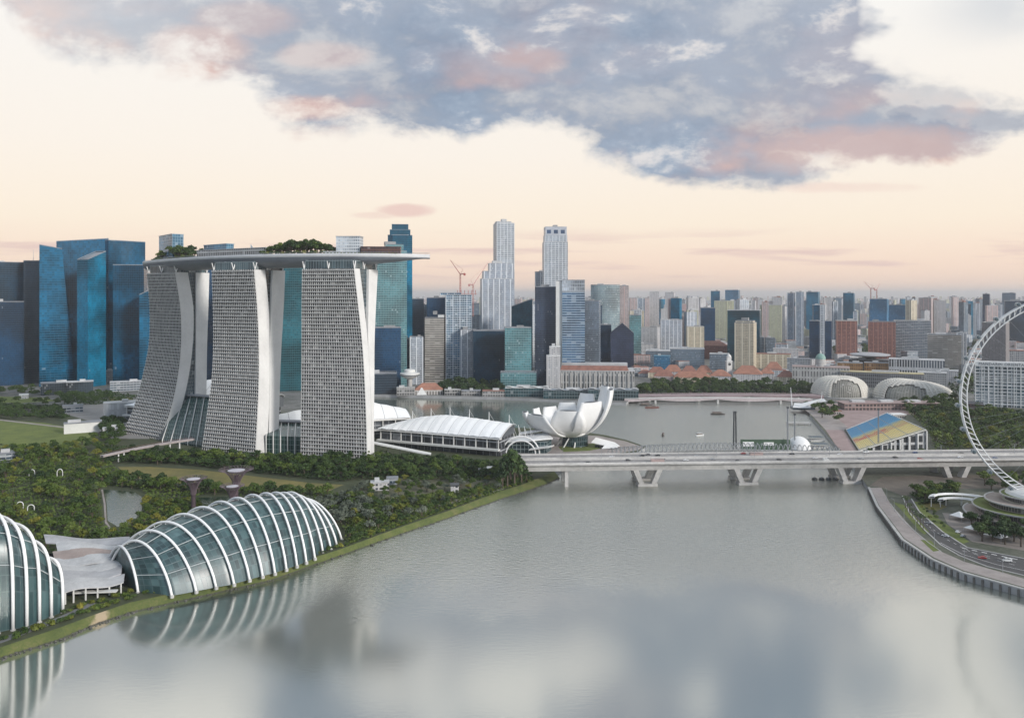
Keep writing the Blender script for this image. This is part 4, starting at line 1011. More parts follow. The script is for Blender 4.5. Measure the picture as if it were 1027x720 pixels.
hs = [20, 25, 29, 32, 34.5, 36, 37, 37.5, 37.5, 37, 36, 34.5, 32.5, 30, 27, 24]; spn = [46, 58, 66, 71, 74, 75, 75, 74, 72, 70, 68, 66, 64, 63, 62, 61]
ang = [136, 149, 154, 155, 152, 148, 143, 139, 136, 134, 134, 136, 139, 144, 149, 154]
ribs = []
for (fx, fy), h, s_, an in zip(feet, hs, spn, ang):
    g = G(fx, fy); ribs.append(((g.x, g.y), float(an), s_, h))
ribbed_dome('long low glass dome with sixteen white ribs beside the river', ribs, (None, .80), 1.0, .72, 4)
feet = [(-62, 648), (-46, 645), (-30, 641.5), (-16, 638), (-2, 635.5), (13, 632), (27, 630), (39.6, 624), (51.5, 619), (63, 614)]
hs = [34, 44, 51, 55, 56, 54, 50.5, 46, 37, 27]; spn = [36, 48, 58, 64, 66, 64, 58, 50, 38, 24]
ribs = []
for (fx, fy), h, s_, an in zip(feet, hs, spn, np.linspace(120, 160, 10)):
    g = G(fx, fy); ribs.append(((g.x, g.y), float(an), s_, h))
ribbed_dome('tall narrow glass dome with white ribs cut by the left edge of the photo', ribs, (.55, .5), 1.0, .8, 3)
# ------------------------------------------------------------------ entrance canopy between the domes
o = thing('entrance_canopy', 'wide grey wavy canopy on white columns joining the two glass domes', 'canopy', (*xy(92, 440), 0))
A0, A1, B1, B0 = Vector((XA(60, 412), 412, 0)), Vector((XA(124, 430), 430, 0)), Vector((XA(130, 486), 486, 0)), Vector((XA(44, 490), 490, 0))
ORG = Vector((*xy(92, 440), 0)); rows = []
CAN = [plain('canopy_roof_pale', (.50, .50, .50), .6, .2, .12), plain('canopy_roof', (.40, .40, .41), .6, .2, .12), plain('canopy_roof_rust', (.36, .29, .26), .65, .2, .12)]
for k in range(7):                      # overlapping roof leaves stepped up away from the river
    v0_, v1_ = k/7 + .004*(k % 3), (k + 1.12 + .1*(k % 2))/7; up, dn = [], []
    for i in range(17):
        u = i/16; u0 = .06*(k % 3) + u*(1 - .05*(k % 2) - .06*(k % 3)); e0, e1 = A0.lerp(A1, u0), B0.lerp(B1, u0)
        zz = 10.2 + .75*k + 1.0*math.sin(u*6 + k*1.3)
        p, q_ = e0.lerp(e1, v0_) - ORG, e0.lerp(e1, min(1.05, v1_)) - ORG; p.z = zz; q_.z = zz + 1.5
        up.append([p, p.lerp(q_, .5) + Vector((0, 0, .35)), q_]); dn.append([w_ - Vector((0, 0, .5)) for w_ in up[-1]])
    rows.append([r[0] for r in up]); mb = MB(); mb.grid(up[::-1]); mb.grid(dn)
    for i in range(16): mb.face([dn[i][0], dn[i + 1][0], up[i + 1][0], up[i][0]]); mb.face([dn[i + 1][2], dn[i][2], up[i][2], up[i + 1][2]])
    for e in (0, 16): mb.face([dn[e][0], up[e][0], up[e][1], up[e][2], dn[e][2], dn[e][1]])
    mb.build('roof_leaf', CAN[(0, 1, 0, 0, 2, 0, 1)[k]], o)
for i in range(6):
    c = rows[0][1 + int(i*2.8)]; mb = MB(); mb.tube([(c.x, c.y + 1.2, 3.5), (c.x, c.y + 1.2, c.z - .3)], .45, 7); mb.build('column', CREAMW, o)
bx_ = [A0.lerp(B0, .18) - ORG, A1.lerp(B1, .18) - ORG, A1.lerp(B1, .85) - ORG, A0.lerp(B0, .85) - ORG]
mb = MB(); mb.walls([(p.x, p.y, 3.5) for p in bx_], [(p.x, p.y, 9.6) for p in bx_]); mb.build('wall', GLASSD, o)
c = rows[0][8]; mb = MB(); mb.box((c.x, c.y + 3, 7), (22, 3, .7), .1); mb.build('gallery', CREAMW, o)

# ------------------------------------------------------------------ footbridge to the hotel, tree-shaped towers
o = thing('footbridge', 'slender white footbridge with paired piers running over the gardens to the left hotel tower', 'footbridge')
pa_, pb_ = Vector((XA(102, 752), 752, 13.0)), Vector((XA(194, 842), 842, 12.6))
ns = 18; deckp = [pa_.lerp(pb_, i/ns) + Vector((0, 0, 1.2*math.sin(math.pi*i/ns))) for i in range(ns + 1)]
dr = (pb_ - pa_).normalized(); nn = Vector((-dr.y, dr.x, 0))*2.6
mb = MB(); mb.grid([[p - nn, p + nn, p + nn*.8 - Vector((0, 0, 1.6)), p - nn*.8 - Vector((0, 0, 1.6))] for p in deckp], closed=True); mb.build('deck', plain('footbridge_deck', (.48, .42, .41), .7), o)
for s in (-1, 1):
    mb = MB(); mb.tube([p + nn*s + Vector((0, 0, 1.2)) for p in deckp], .1, 4)
    for p in deckp: mb.tube([p + nn*s, p + nn*s + Vector((0, 0, 1.25))], .07, 4)
    mb.build('railing', plain('railing_reddish', (.22, .12, .12), .6), o)
for i in (3, 4, 10, 13, 15):
    p = deckp[i]; mb = MB(); mb.tube([(p.x, p.y, 3), (p.x, p.y, p.z - 1.4)], .7, 8); mb.build('pier', WHITE, o)
PURP = plain('purple_trunk', (.075, .05, .06), .8, .3, .4); TWIG = plain('violet_steel', (.15, .11, .13), .6)
def supertree(px, py, h, r, label):
    g = G(px, py); o = thing('steel_tree', label, 'steel tree', (g.x, g.y, 3.9), group=None)
    mb = MB(); mb.lathe([(1.9, 0), (1.5, h*.4), (1.3, h*.7), (1.6, h*.85)], n=12); mb.build('trunk', PURP, o, smooth=True)
    mb = MB()
    for i in range(28):
        a = 2*math.pi*i/28; mb.tube([((1.6 + (r - 1.6)*t**1.5)*math.cos(a + .25*t), (1.6 + (r - 1.6)*t**1.5)*math.sin(a + .25*t), h*.55 + h*.45*(1 - (1 - t)**1.7)) for t in np.linspace(0, 1, 7)], [.2]*6 + [.1], 4)
    for t in (.6, .8, 1): mb.tube([((1.6 + (r - 1.6)*t**1.5)*math.cos(a), (1.6 + (r - 1.6)*t**1.5)*math.sin(a), h*.55 + h*.45*(1 - (1 - t)**1.7)) for a in np.linspace(0, 2*math.pi, 29)[:-1]], .14, 4, closed=True)
    mb.build('canopy', TWIG, o)
    mb = MB(); mb.lathe([(0, h*.97), (r*.46, h*.96), (r*.5, h*.975), (0, h*1.0)], n=20); mb.build('photovoltaic_disc', plain('pale_disc', (.52, .50, .53), .6), o)
supertree(237, 512, 31, 12.5, 'tallest purple steel tree with the widest flared crown, before the hotel')
supertree(233, 520, 24, 8.5, 'smaller purple steel tree in front of the wide crowned one')
supertree(194, 516, 27, 9.5, 'leftmost purple steel tree with a pale disc top, beside the lake')
ga = [(20, 511, 5), (31, 514, 5), (32, 478, 6), (60, 478, 7)]
for px, py, h in ga:
    g = G(px, py); o = thing('garden_arch', {20: 'white arch at the left edge of the wood above the tall dome', 31: 'curled white arch in the wood right above the tall dome', 32: 'small white arch in the upper left of the wood', 60: 'white gate arch in the wood below the lawn'}[px], 'arch', (g.x, g.y, 4), .3)
    mb = MB(); mb.tube([(2.2*math.cos(a), 0, 3.6 + .45*h*math.sin(a)) for a in np.linspace(0, math.pi, 12)], .32, 6); mb.build('hoop', WHITE, o)
    for s in (-2.2, 2.2): mb = MB(); mb.tube([(s, 0, -.3), (s, 0, 3.7)], .34, 6); mb.build('post', WHITE, o)
# ================================================================== ROAD BRIDGE
br = thing('road_bridge', 'long pale concrete road bridge on splayed piers crossing the mouth of the bay', 'bridge')
BA, BB = Vector((XA(520, 675), 675, 0)), Vector((XA(1200, 706), 706, 0)); bd = (BB - BA).normalized(); bn = Vector((-bd.y, bd.x, 0)); BL = (BB - BA).length
BRC = plain('bridge_concrete', (.47, .45, .425), .75, .3, .045, bump=.08); BRC2 = plain('bridge_fascia', (.55, .535, .51), .7, .24, .06)
DECKZ = 20.5
def along_b(s, off, z): p = BA + bd*s + bn*off; return Vector((p.x, p.y, z))
def girder(o0, o1, z):
    mb = MB(); prof = [(o0, z), (o0, z - 1.0), (o0 + 3.2, z - 2.6), (o0 + 4.4, z - 6.6), (o1 - 4.4, z - 6.6), (o1 - 3.2, z - 2.6), (o1, z - 1.0), (o1, z)]
    n = 24; mb.grid([[along_b(BL*i/n, a, b) for a, b in prof] for i in range(n + 1)], closed=True); mb.build('girder', BRC, br)
    mb = MB()
    for e in (o0 + .2, o1 - .2):
        ring = [(e - .2, z + .02), (e + .2, z + .02), (e + .16, z + 1.25), (e - .16, z + 1.25)]
        mb.grid([[along_b(BL*i/n, a, b) for a, b in ring][::-1] for i in range(n + 1)], closed=True)
    mb.build('parapet', BRC2, br)
    mb = MB(); mb.face([along_b(0, o0 + .5, z + .03), along_b(BL, o0 + .5, z + .03), along_b(BL, o1 - .5, z + .03), along_b(0, o1 - .5, z + .03)]); mb.build('carriageway', plain('bridge_roadway', (.27, .255, .245), .85, .18, .05), br)
    mb = MB(); w_ = (o1 - o0 - 1)/4
    for k in (1, 2, 3):
        s = 0
        while s < BL - 4: mb.face([along_b(s, o0 + .5 + w_*k - .12, z + .045), along_b(s + 3, o0 + .5 + w_*k - .12, z + .045), along_b(s + 3, o0 + .5 + w_*k + .12, z + .045), along_b(s, o0 + .5 + w_*k + .12, z + .045)]); s += 9
    mb.build('lane_marking', WHITE, br)
girder(0, 17, DECKZ); girder(21, 38, DECKZ + .4)
lamp_root = None
for px, kind in ((568, 'slim'), (649, 'v'), (749.5, 'v'), (853, 'v'), (958, 'v'), (1062, 'v')):
    s = ((px - CX)*BA.y/F - BA.x)/bd.x
    for _ in range(8):
        p = along_b(s, 8, 10); s += (px - (CX + F*p.x/p.y))*p.y/F
    mb = MB(); an = math.atan2(bd.y, bd.x)
    for cen_ in (8.5, 29.5):
        if kind == 'slim':
            p = along_b(s, cen_, 6.5); mb.box(tuple(p), (3.0, 4.5, 15), an)
        else:
            for sg in (-1, 1):
                q_ = lambda ds, o, z: along_b(s + ds*sg, cen_ + o, z)
                mb.hexa([q_(3.0, -3.2, 1.5), q_(7.2, -3.2, 1.5), q_(7.2, 3.2, 1.5), q_(3.0, 3.2, 1.5), q_(8.2, -4.0, 14.2), q_(12.8, -4.0, 14.2), q_(12.8, 4.0, 14.2), q_(8.2, 4.0, 14.2)] if sg > 0 else
                        [q_(7.2, -3.2, 1.5), q_(3.0, -3.2, 1.5), q_(3.0, 3.2, 1.5), q_(7.2, 3.2, 1.5), q_(12.8, -4.0, 14.2), q_(8.2, -4.0, 14.2), q_(8.2, 4.0, 14.2), q_(12.8, 4.0, 14.2)])
            p = along_b(s, cen_, .2); mb.box(tuple(p), (17, 8.4, 3.4), an)
    mb.build('pier', BRC, br)
# pontoon fenders under the bridge
for px in (897, 908, 917) if False else (817, 824, 831, 838):
    g = G(px, 481, 0); o = thing('round_fender', 'dark round floating fender in the row under the bridge near its third pier', 'fender', (g.x, g.y, 0), group='dark fenders under the bridge')
    mb = MB(); mb.lathe([(1.2, -.6), (2.3, -.3), (2.5, .6), (2.2, 1.6), (1.2, 1.7), (1.0, .9)], n=14); mb.build('tyre_ring', DARKM, o); mb = MB(); mb.tube([(0, 0, -.5), (0, 0, 3.4)], .3, 6); mb.build('post', STEEL, o)
# street lamps: one made, then copied
def lamp_proto(g_, lab):
    o = thing('street_lamp', lab, 'street lamp', (0, 0, 0), group=g_)
    mb = MB(); mb.tube([(0, 0, 0), (0, 0, 8.5), (0, .9, 9.6), (0, 2.6, 9.8)], [.14, .1, .08, .06], 5); mb.build('pole', STEEL, o)
    mb = MB(); mb.box((0, 3.0, 9.75), (.35, 1.0, .18)); mb.build('lamp_head', DARKM, o); return o
lp = lamp_proto('lamp posts along the road bridge', 'slim grey lamp post on the parapet of the road bridge'); fam = family(lp)
k = 0; s = 40.0
while s < BL - 60:
    for off, r in ((19, 0), (19.6, math.pi)):
        p = along_b(s, off, DECKZ + .2)
        if k == 0: lp.location = p
        else: dup(lp, p, r, family=fam)
        k += 1
    s += 34
# cars: three bodies, each made once and copied
def car_proto(name, L, Wd, Hh, cabin, col, cat_):
    o = thing(name, 'x', cat_); mb = MB(); hl = L/2; hw = Wd/2
    prof = [(-hl, .45), (-hl, .85), (-hl*.92, 1.0)] + cabin + [(hl*.95, .85), (hl, .6), (hl, .4), (-hl, .4)]
    mb.face([(x, -hw, z) for x, z in prof]); mb.face([(x, hw, z) for x, z in prof][::-1])
    for (x0, z0), (x1, z1) in zip(prof, prof[1:] + prof[:1]): mb.face([(x0, -hw, z0), (x0, hw, z0), (x1, hw, z1), (x1, -hw, z1)])
    mb.build('body', col, o)
    zc = max(z for x, z in cabin); xs = [x for x, z in cabin]
    mb = MB(); mb.box((sum(xs)/len(xs), 0, zc - .33), ((max(xs) - min(xs))*.82, Wd + .03, .36)); mb.build('window_band', GLASSD, o)
    for x in (-hl*.62, hl*.62):
        for y in (-hw, hw): w_ = MB(); w_.tube([(x, y - .1, .33), (x, y + .1, .33)], .33, 10); w_.build('wheel', DARKM, o)
    return o
CARC = [('white', (.7, .7, .7)), ('black', (.02, .02, .022)), ('silver', (.38, .39, .4)), ('red', (.35, .03, .025)), ('blue', (.03, .07, .2)), ('dark grey', (.08, .08, .085))]
protos = {}
for cn, cc in CARC:
    m = plain('car_paint_' + cn.replace(' ', '_'), cc, .3, .03, .5)
    protos[cn] = car_proto('car', 4.5, 1.8, 1.45, [(-1.9, 1.02), (-1.3, 1.45), (.35, 1.45), (1.0, 1.0)], m, 'car')
protos['van'] = car_proto('van', 5.2, 2.0, 2.2, [(-2.5, 2.15), (1.0, 2.2), (1.7, 1.2)], plain('van_paint', (.68, .68, .66), .4, .05), 'van')
protos['bus'] = car_proto('bus', 12, 2.6, 3.1, [(-5.9, 3.1), (5.6, 3.1), (5.85, 1.6)], plain('bus_paint', (.40, .30, .28), .4, .05), 'bus')
fams = {k_: family(o) for k_, o in protos.items()}; usedp = set()
def put_car(kind, p, rz, where, group):
    nm = {'van': 'white van', 'bus': 'long pale red bus'}.get(kind, kind + ' car'); lab = nm + ' ' + where
    if kind not in usedp: o = protos[kind]; o.location = p; o.rotation_euler = (0, 0, rz); o['label'] = lab; o['group'] = group; usedp.add(kind)
    else: o = dup(protos[kind], p, rz, None, lab, group, fams[kind])
    return o
q = random.Random(17); an = math.atan2(bd.y, bd.x); kinds = list(protos)
spots_ = [(60, 4, 'black'), (96, 12.5, 'dark grey'), (120, 4.5, 'bus'), (146, 8.5, 'white'), (171, 12.5, 'silver'), (190, 4.2, 'black'), (228, 8.5, 'dark grey'), (262, 12.5, 'white'), (268, 4.4, 'van'), (301, 8, 'silver'), (334, 12, 'black'), (352, 4.3, 'red'), (391, 8.5, 'white'), (420, 4.5, 'blue'),
          (84, 25, 'white'), (112, 29.5, 'black'), (118, 33, 'dark grey'), (126, 29.5, 'black'), (160, 25, 'silver'), (205, 33.5, 'red'), (214, 25.4, 'bus'), (248, 29.5, 'black'), (290, 25, 'white'), (318, 33, 'van'), (362, 29.5, 'blue'), (402, 25, 'black')]
for s, off, kd in spots_:
    near = off < 18; p = along_b(s, off, DECKZ + (.05 if near else .45)); px = pix(p)[0]
    put_car(kd, p, an + (0 if near else math.pi), ('on the near carriageway of the road bridge, ' if near else 'on the far carriageway of the road bridge, ') + ('toward its left end' if px < 640 else 'above its middle piers' if px < 800 else 'toward its right end'), 'vehicles on the road bridge')
for (px, py), rz, kd in (((948, 538), 2.3, 'white'), ((932, 525), 2.2, 'silver'), ((985, 560), 2.85, 'red'), ((1010, 563), 2.9, 'van')):
    g = G(px, py, 4.06); put_car(kd, g, rz, 'on the curving road of the right hand promenade', 'vehicles on the shore road')
for (px, py), rz, kd in (((961, 534), .6, 'white'), ((966, 538), .6, 'silver'), ((1001, 528), .3, 'black')):
    g = G(px, py, 4.06); put_car(kd, g, rz, 'parked on the paving before the terraced terminal', 'cars parked by the terminal')
for k_, o in protos.items():
    if k_ not in usedp:
        g = G(990, 556, 4.06); o.location = g; o['label'] = k_ + ' car on the shore road'; o['group'] = 'vehicles on the shore road'
lp2 = lamp_proto('lamp posts along the right hand promenade', 'slim grey lamp post beside the right hand promenade road'); fam2 = family(lp2)
for i, (x, y) in enumerate(along([(886, 497), (901, 519), (925, 540), (950, 556), (985, 571), (1027, 580)], 22, jit=.1)):
    if i == 0: lp2.location = (x, y, 4)
    else: dup(lp2, (x, y, 4), tr.uniform(0, 6), family=fam2)
# ------------------------------------------------------------------ double helix footbridge behind it
hx = thing('helix_footbridge', 'low grey footbridge wrapped in curling steel tubes just behind the road bridge', 'footbridge')
h0, h1 = Vector((XA(612, 770), 770, 9.5)), Vector((XA(842, 775), 775, 9.5)); bow = Vector((0, 26, 0)); n = 260
def hp(t): return h0.lerp(h1, t) + bow*4*t*(1 - t)
def hfr(t): d = (hp(min(1, t + .01)) - hp(max(0, t - .01))).normalized(); return d, Vector((-d.y, d.x, 0))
mb = MB(); mb.grid([[hp(i/40) + hfr(i/40)[1]*a + Vector((0, 0, b)) for a, b in ((-3, 0), (3, 0), (2.6, -.9), (-2.6, -.9))] for i in range(41)], closed=True); mb.build('deck', CONC, hx)
for ph in (0, math.pi):
    for dirn in (1, -1):
        mb = MB(); mb.tube([hp(i/n) + hfr(i/n)[1]*4.6*math.cos(ph + dirn*i*.62) + Vector((0, 0, 2.2 + 4.6*math.sin(ph + dirn*i*.62))) for i in range(n + 1)], .3, 4); mb.build('helix_tube', plain('helix_steel', (.30, .31, .32), .5), hx)
for t in (.08, .28, .5, .72, .92):
    p = hp(t); mb = MB()
    for sg in (-1, 1): mb.tube([(p.x, p.y, -1), (p.x + sg*6, p.y, 8.7)], .5, 6)
    mb.build('pier', STEEL, hx)

# ================================================================== OBSERVATION WHEEL
wc = Vector((XA(1085, 560), 560, 90)); yaw = -.30; wx = Vector((math.cos(yaw), math.sin(yaw), 0)); wa = Vector((-wx.y, wx.x, 0)); RW = 76.0
wh = thing('observation_wheel', 'giant white observation wheel cut by the right edge of the photo', 'ferris wheel', (wc.x, wc.y, 4))
wo = Vector((wc.x, wc.y, 4))
WST = plain('wheel_white_steel', (.70, .70, .69), .4, .08, .2)
def wp(a, r, ax): return wc + wx*r*math.cos(a) + Vector((0, 0, r*math.sin(a))) + wa*ax - wo
for rr, ax, tk in ((RW, -2.4, .5), (RW, 2.4, .5), (RW - 4.2, 0, .45)):
    mb = MB(); mb.tube([wp(2*math.pi*i/112, rr, ax) for i in range(112)], tk, 7, closed=True); mb.build('rim_tube', WST, wh, smooth=True)
mb = MB()
for i in range(112):
    a, b = 2*math.pi*i/112, 2*math.pi*(i + 1)/112
    mb.tube([wp(a, RW, -2.4), wp(a, RW, 2.4)], .26, 4); mb.tube([wp(a, RW, -2.4), wp(b, RW - 4.2, 0), wp(a, RW, 2.4)], .22, 4); mb.tube([wp(a, RW, -2.4 if i % 2 else 2.4), wp(b, RW, 2.4 if i % 2 else -2.4)], .22, 4)
mb.build('rim_lattice', WST, wh)
mb = MB()
for i in range(56):
    a = 2*math.pi*i/56; mb.tube([wp(a, RW - 4, 0), wp(a + (.05 if i % 2 else -.05), 2.2, 7 if i % 2 else -7)], .06, 3)
mb.build('spoke_cables', STEEL, wh)
mb = MB(); mb.tube([-wo + wc + wa*-11, -wo + wc + wa*11], 2.4, 14); mb.build('hub', WST, wh)
for sg in (-1, 1):
    for dxx in (-32, 32):
        mb = MB(); mb.tube([wc + wa*10*sg - wo, wc + wa*24*sg + wx*dxx - wo - Vector((0, 0, 86))], [1.6, 1.3], 10); mb.build('support_leg', WST, wh)
CAPM = facade('capsule_glass', (.45, .46, .47), (.03, .05, .06), 1.8, 4.5, .08, .15, .85, .1, .4)
for i in range(28):
    a = 2*math.pi*(i + .35)/28; c = wp(a, RW + 2.1, 0); mb = MB(); ax = wa
    mb.tube([c - ax*2.9, c - ax*2.5, c + ax*2.5, c + ax*2.9], [.7, 1.35, 1.35, .7], 10)
    cp = mb.build('capsule', plain('capsule_body', (.10, .13, .14), .2, .1), wh)
    mb = MB()
    for s in (-2.1, 0, 2.1): mb.tube([c + ax*s + (wx*math.cos(t_) + Vector((0, 0, math.sin(t_))))*1.42 for t_ in np.linspace(0, 2*math.pi, 13)[:-1]], .14, 4, closed=True)
    mb.build('frame_ring', WST, cp)
# ------------------------------------------------------------------ wheel terminal: curved terraces
tm = thing('terraced_terminal', 'low round terraced building with curling white rims under the big wheel', 'terminal building', (XA(1043, 566), 566, 4))
WARM = plain('terrace_floor', (.30, .25, .22), .8, .2, .2)
for k, (r1, z0_, z1_, a0, a1) in enumerate(((50, 0, 4.6, 2.35, 5.2), (44, 5.2, 9.4, 2.2, 5.0), (36, 10, 14, 2.1, 4.8), (26, 14.6, 18, 2.0, 4.6))):
    mb = MB(); n = 40; arc = lambda r, z: [(r*math.cos(a0 + (a1 - a0)*i/n), r*.82*math.sin(a0 + (a1 - a0)*i/n), z) for i in range(n + 1)]
    A_, B_ = arc(r1 - 3.5, z0_), arc(r1 - 3.5, z1_); L = 0
    for i in range(n):
        mb.face([A_[i], A_[i + 1], B_[i + 1], B_[i]], [(L, 0), (L + 3, 0), (L + 3, 4), (L, 4)]); L += 3
    mb.build('glazed_storey', facade('terminal_glass', (.30, .26, .23), (.035, .035, .035), 3, 4.6, .08, .1, .8, .2, .5), tm)
    mb = MB(); mb.grid([arc(r1, z1_ + .1), arc(r1, z1_ + 1.0), arc(r1 - .8, z1_ + 1.0), arc(r1 - 1.2, z1_ + .62)][::-1]); mb.grid([arc(r1, z1_ + .1), arc(r1 - 4.5, z1_ + .1)]); mb.build('terrace_rim', CONC, tm, smooth=False)
    mb = MB(); mb.grid([arc(r1 - 1.1, z1_ + .6), arc(max(2, r1 - 12), z1_ + .6)][::-1]); mb.build('terrace', WARM if k % 2 == 0 else GRASS, tm)
mb = MB(); mb.lathe([(22, 17.9), (20, 20.5), (8, 23), (0, 23.6)], (0, 0, 0), 28); mb.build('roof', CREAMW, tm)
o = thing('arched_canopy', 'white curved canopy arcs left of the terraced terminal', 'canopy', (XA(962, 600), 600, 4))
for rr, z_ in ((20, 7), (14, 5)):
    mb = MB(); aa = np.linspace(.15, 3.0, 22); mb.grid([[(r_*1.1*math.cos(a), r_*.75*math.sin(a), zz) for a in aa] for r_, zz in ((rr, z_), (rr - .6, z_ + 1.2), (rr - 3.6, z_ + 1.5), (rr - 4.2, z_ + .2), (rr, z_))]); mb.build('roof', WHITE, o)
    for a in (.3, 1.1, 2.0, 2.8): mb = MB(); mb.tube([((rr - 2)*1.1*math.cos(a), (rr - 2)*.75*math.sin(a), -.2), ((rr - 2)*1.1*math.cos(a), (rr - 2)*.75*math.sin(a), z_ + .5)], .3, 6); mb.build('post', CREAMW, o)
for i, (px, py, w_) in enumerate(((962, 521, 9), (978, 534, 10), (1000, 541, 12), (1016, 536, 10))):
    g = G(px, py); o = thing('white_tent', ['white peaked tent at the tip of the paving left of the terminal', 'white tent on the paving before the terminal, second from the left', 'widest white tent before the terminal', 'white tent nearest the right edge before the terminal'][i], 'tent', (g.x, g.y, 4), .5, 'white tents before the terminal')
    mb = MB(); s = w_/2; c_ = [(-s, -s, 3), (s, -s, 3), (s, s, 3), (-s, s, 3)]
    for a, b in zip(c_, c_[1:] + c_[:1]): mb.face([a, b, (0, 0, 6)])
    mb.build('roof', WHITE, o)
    for a in c_: mb = MB(); mb.tube([(a[0], a[1], -.2), a], .12, 5); mb.build('pole', STEEL, o)
# ------------------------------------------------------------------ grandstand with coloured seats
gs = thing('grandstand', 'long grandstand with banks of blue, yellow and red seats facing the bay', 'grandstand')
A_, D_, B_, C_ = G(848.5, 431.5, 5), G(862, 453, 5), G(890, 414.5, 25), G(929, 432, 25)
def seat_mat():
    m, t, b = principled('seat_rows'); uv = t.node('ShaderNodeUVMap').outputs[0]; s = t.node('ShaderNodeSeparateXYZ', {0: uv}); u, v = s.outputs[0], s.outputs[1]
    blk = t.node('ShaderNodeCombineXYZ', {0: t.m('FLOOR', t.m('MULTIPLY', u, 26)), 1: t.m('FLOOR', t.m('MULTIPLY', v, 10)), 2: 0}).outputs[0]
    wn = t.node('ShaderNodeTexWhiteNoise', {0: blk}, noise_dimensions='3D').outputs[0]
    uj = t.m('ADD', u, t.m('MULTIPLY', t.m('SUBTRACT', wn, .5), .035))
    c = t.ramp(uj, [(0, (.09, .32, .52)), (.36, (.14, .40, .56)), (.40, (.34, .42, .38)), (.44, (.60, .48, .22)), (.52, (.62, .42, .20)), (.60, (.74, .60, .24)), (.8, (.76, .62, .28)), (.9, (.56, .51, .36))], 'CONSTANT')
    red = t.m('MULTIPLY', t.m('MULTIPLY', t.m('GREATER_THAN', uj, .50), t.m('LESS_THAN', uj, .64)), t.m('MULTIPLY', t.m('GREATER_THAN', wn, .35), t.m('LESS_THAN', v, .62)))
    c = t.mix(t.m('MULTIPLY', red, .8), c, (.58, .13, .09))
    c = t.mix(t.m('LESS_THAN', t.m('FRACT', t.m('MULTIPLY', u, 13)), .07), c, (.35, .35, .34))
    c = t.mix(t.m('MULTIPLY', t.m('LESS_THAN', t.m('FRACT', t.m('MULTIPLY', v, 4)), .06), 1.0), c, (.33, .33, .33))
    setin(t, b, 'Base Color', c); setin(t, b, 'Roughness', .6); return m
mb = MB(); NR = 34
for i in range(NR):
    v0_, v1_ = i/NR, (i + 1)/NR
    e = lambda v_, u_: A_.lerp(B_, v_).lerp(D_.lerp(C_, v_), u_)
    zz = 5 + 20*v1_
    a0_, a1_, b0_, b1_ = e(v0_, 0), e(v0_, 1), e(v1_, 0), e(v1_, 1)
    f = lambda p, z: Vector((p.x, p.y, z)); zl = 5 + 20*v0_
    mb.face([f(a1_, zl), f(a0_, zl), f(a0_, zz), f(a1_, zz)], [(1, v0_), (0, v0_), (0, v1_), (1, v1_)])
    mb.face([f(a1_, zz), f(a0_, zz), f(b0_, zz), f(b1_, zz)], [(1, v0_), (0, v0_), (0, v1_), (1, v1_)])
mb.build('seat_bank', seat_mat(), gs)
mb = MB(); gd = lambda p: Vector((p.x, p.y, 3.5))
GSW = facade('stand_back', (.50, .50, .49), (.045, .05, .055), 8, 9, .16, .1, .82, .3, .6)
L = (C_ - D_).length
mb.face([gd(D_), gd(C_), C_ - Vector((0, 0, .3)), D_ - Vector((0, 0, .3))], [(0, 0), (L, 0), (L, 21), (0, 1)]); mb.face([gd(C_), gd(B_), B_ - Vector((0, 0, .3)), C_ - Vector((0, 0, .3))], [(0, 0), (120, 0), (120, 21), (0, 21)]); mb.face([gd(B_), gd(A_), A_, B_], [(0, 0), (50, 0), (50, 1), (0, 21)])
mb.build('wall', GSW, gs)
for i in range(7):
    t = .2 + .8*i/6; p = D_.lerp(C_, t); mb = MB(); mb.box((p.x - .3, p.y - 1.2, (p.z + 3.5)/2), (1.1, 1.6, p.z - 3.6), math.atan2(C_.y - D_.y, C_.x - D_.x)); mb.build('buttress', CREAMW, gs)
mb = MB()
for a, b in ((D_, C_), (C_, B_), (B_, A_)): mb.tube([a + Vector((0, 0, .9)), b + Vector((0, 0, .9))], .45, 5)
mb.build('rail', CREAMW, gs)
for px, py, h, lab in ((881, 452, 42, 'tall slim floodlight mast standing in front of the grandstand'), (737, 451, 42, 'dark lattice mast at the left corner of the floating stage'), (790, 450, 46, 'slim mast rising behind the white dome of the floating stage'), (797, 449, 38, 'slimmer mast just right of the one behind the white dome')):
    g = G(px, py, 3); o = thing('lighting_mast', lab, 'mast', (g.x, g.y, -.5 if px < 830 else 3.5)); mb = MB(); wd_ = 1.5 if px == 737 else .55
    for sx, sy in ((-1, -1), (1, -1), (1, 1), (-1, 1)): mb.tube([(sx*wd_, sy*wd_, 0), (sx*wd_*.6, sy*wd_*.6, h)], .2 if px != 737 else .4, 4)
    for i in range(14): z = h*i/14; mb.tube([(-wd_, -wd_, z), (wd_, -wd_, z + h/14), (wd_, wd_, z), (-wd_, wd_, z + h/14)], .12, 4)
    mb.build('lattice', DARKM if px == 737 else STEEL, o); mb = MB(); mb.box((0, 0, h + .6), (3.4 if px == 737 else 2.2, 1.2, 2.2)); mb.build('lamp_bank', DARKM, o)
    if px == 737:
        mb = MB(); mb.box((0, 0, 1), (7, 7, 3)); mb.build('base', CONC, o)
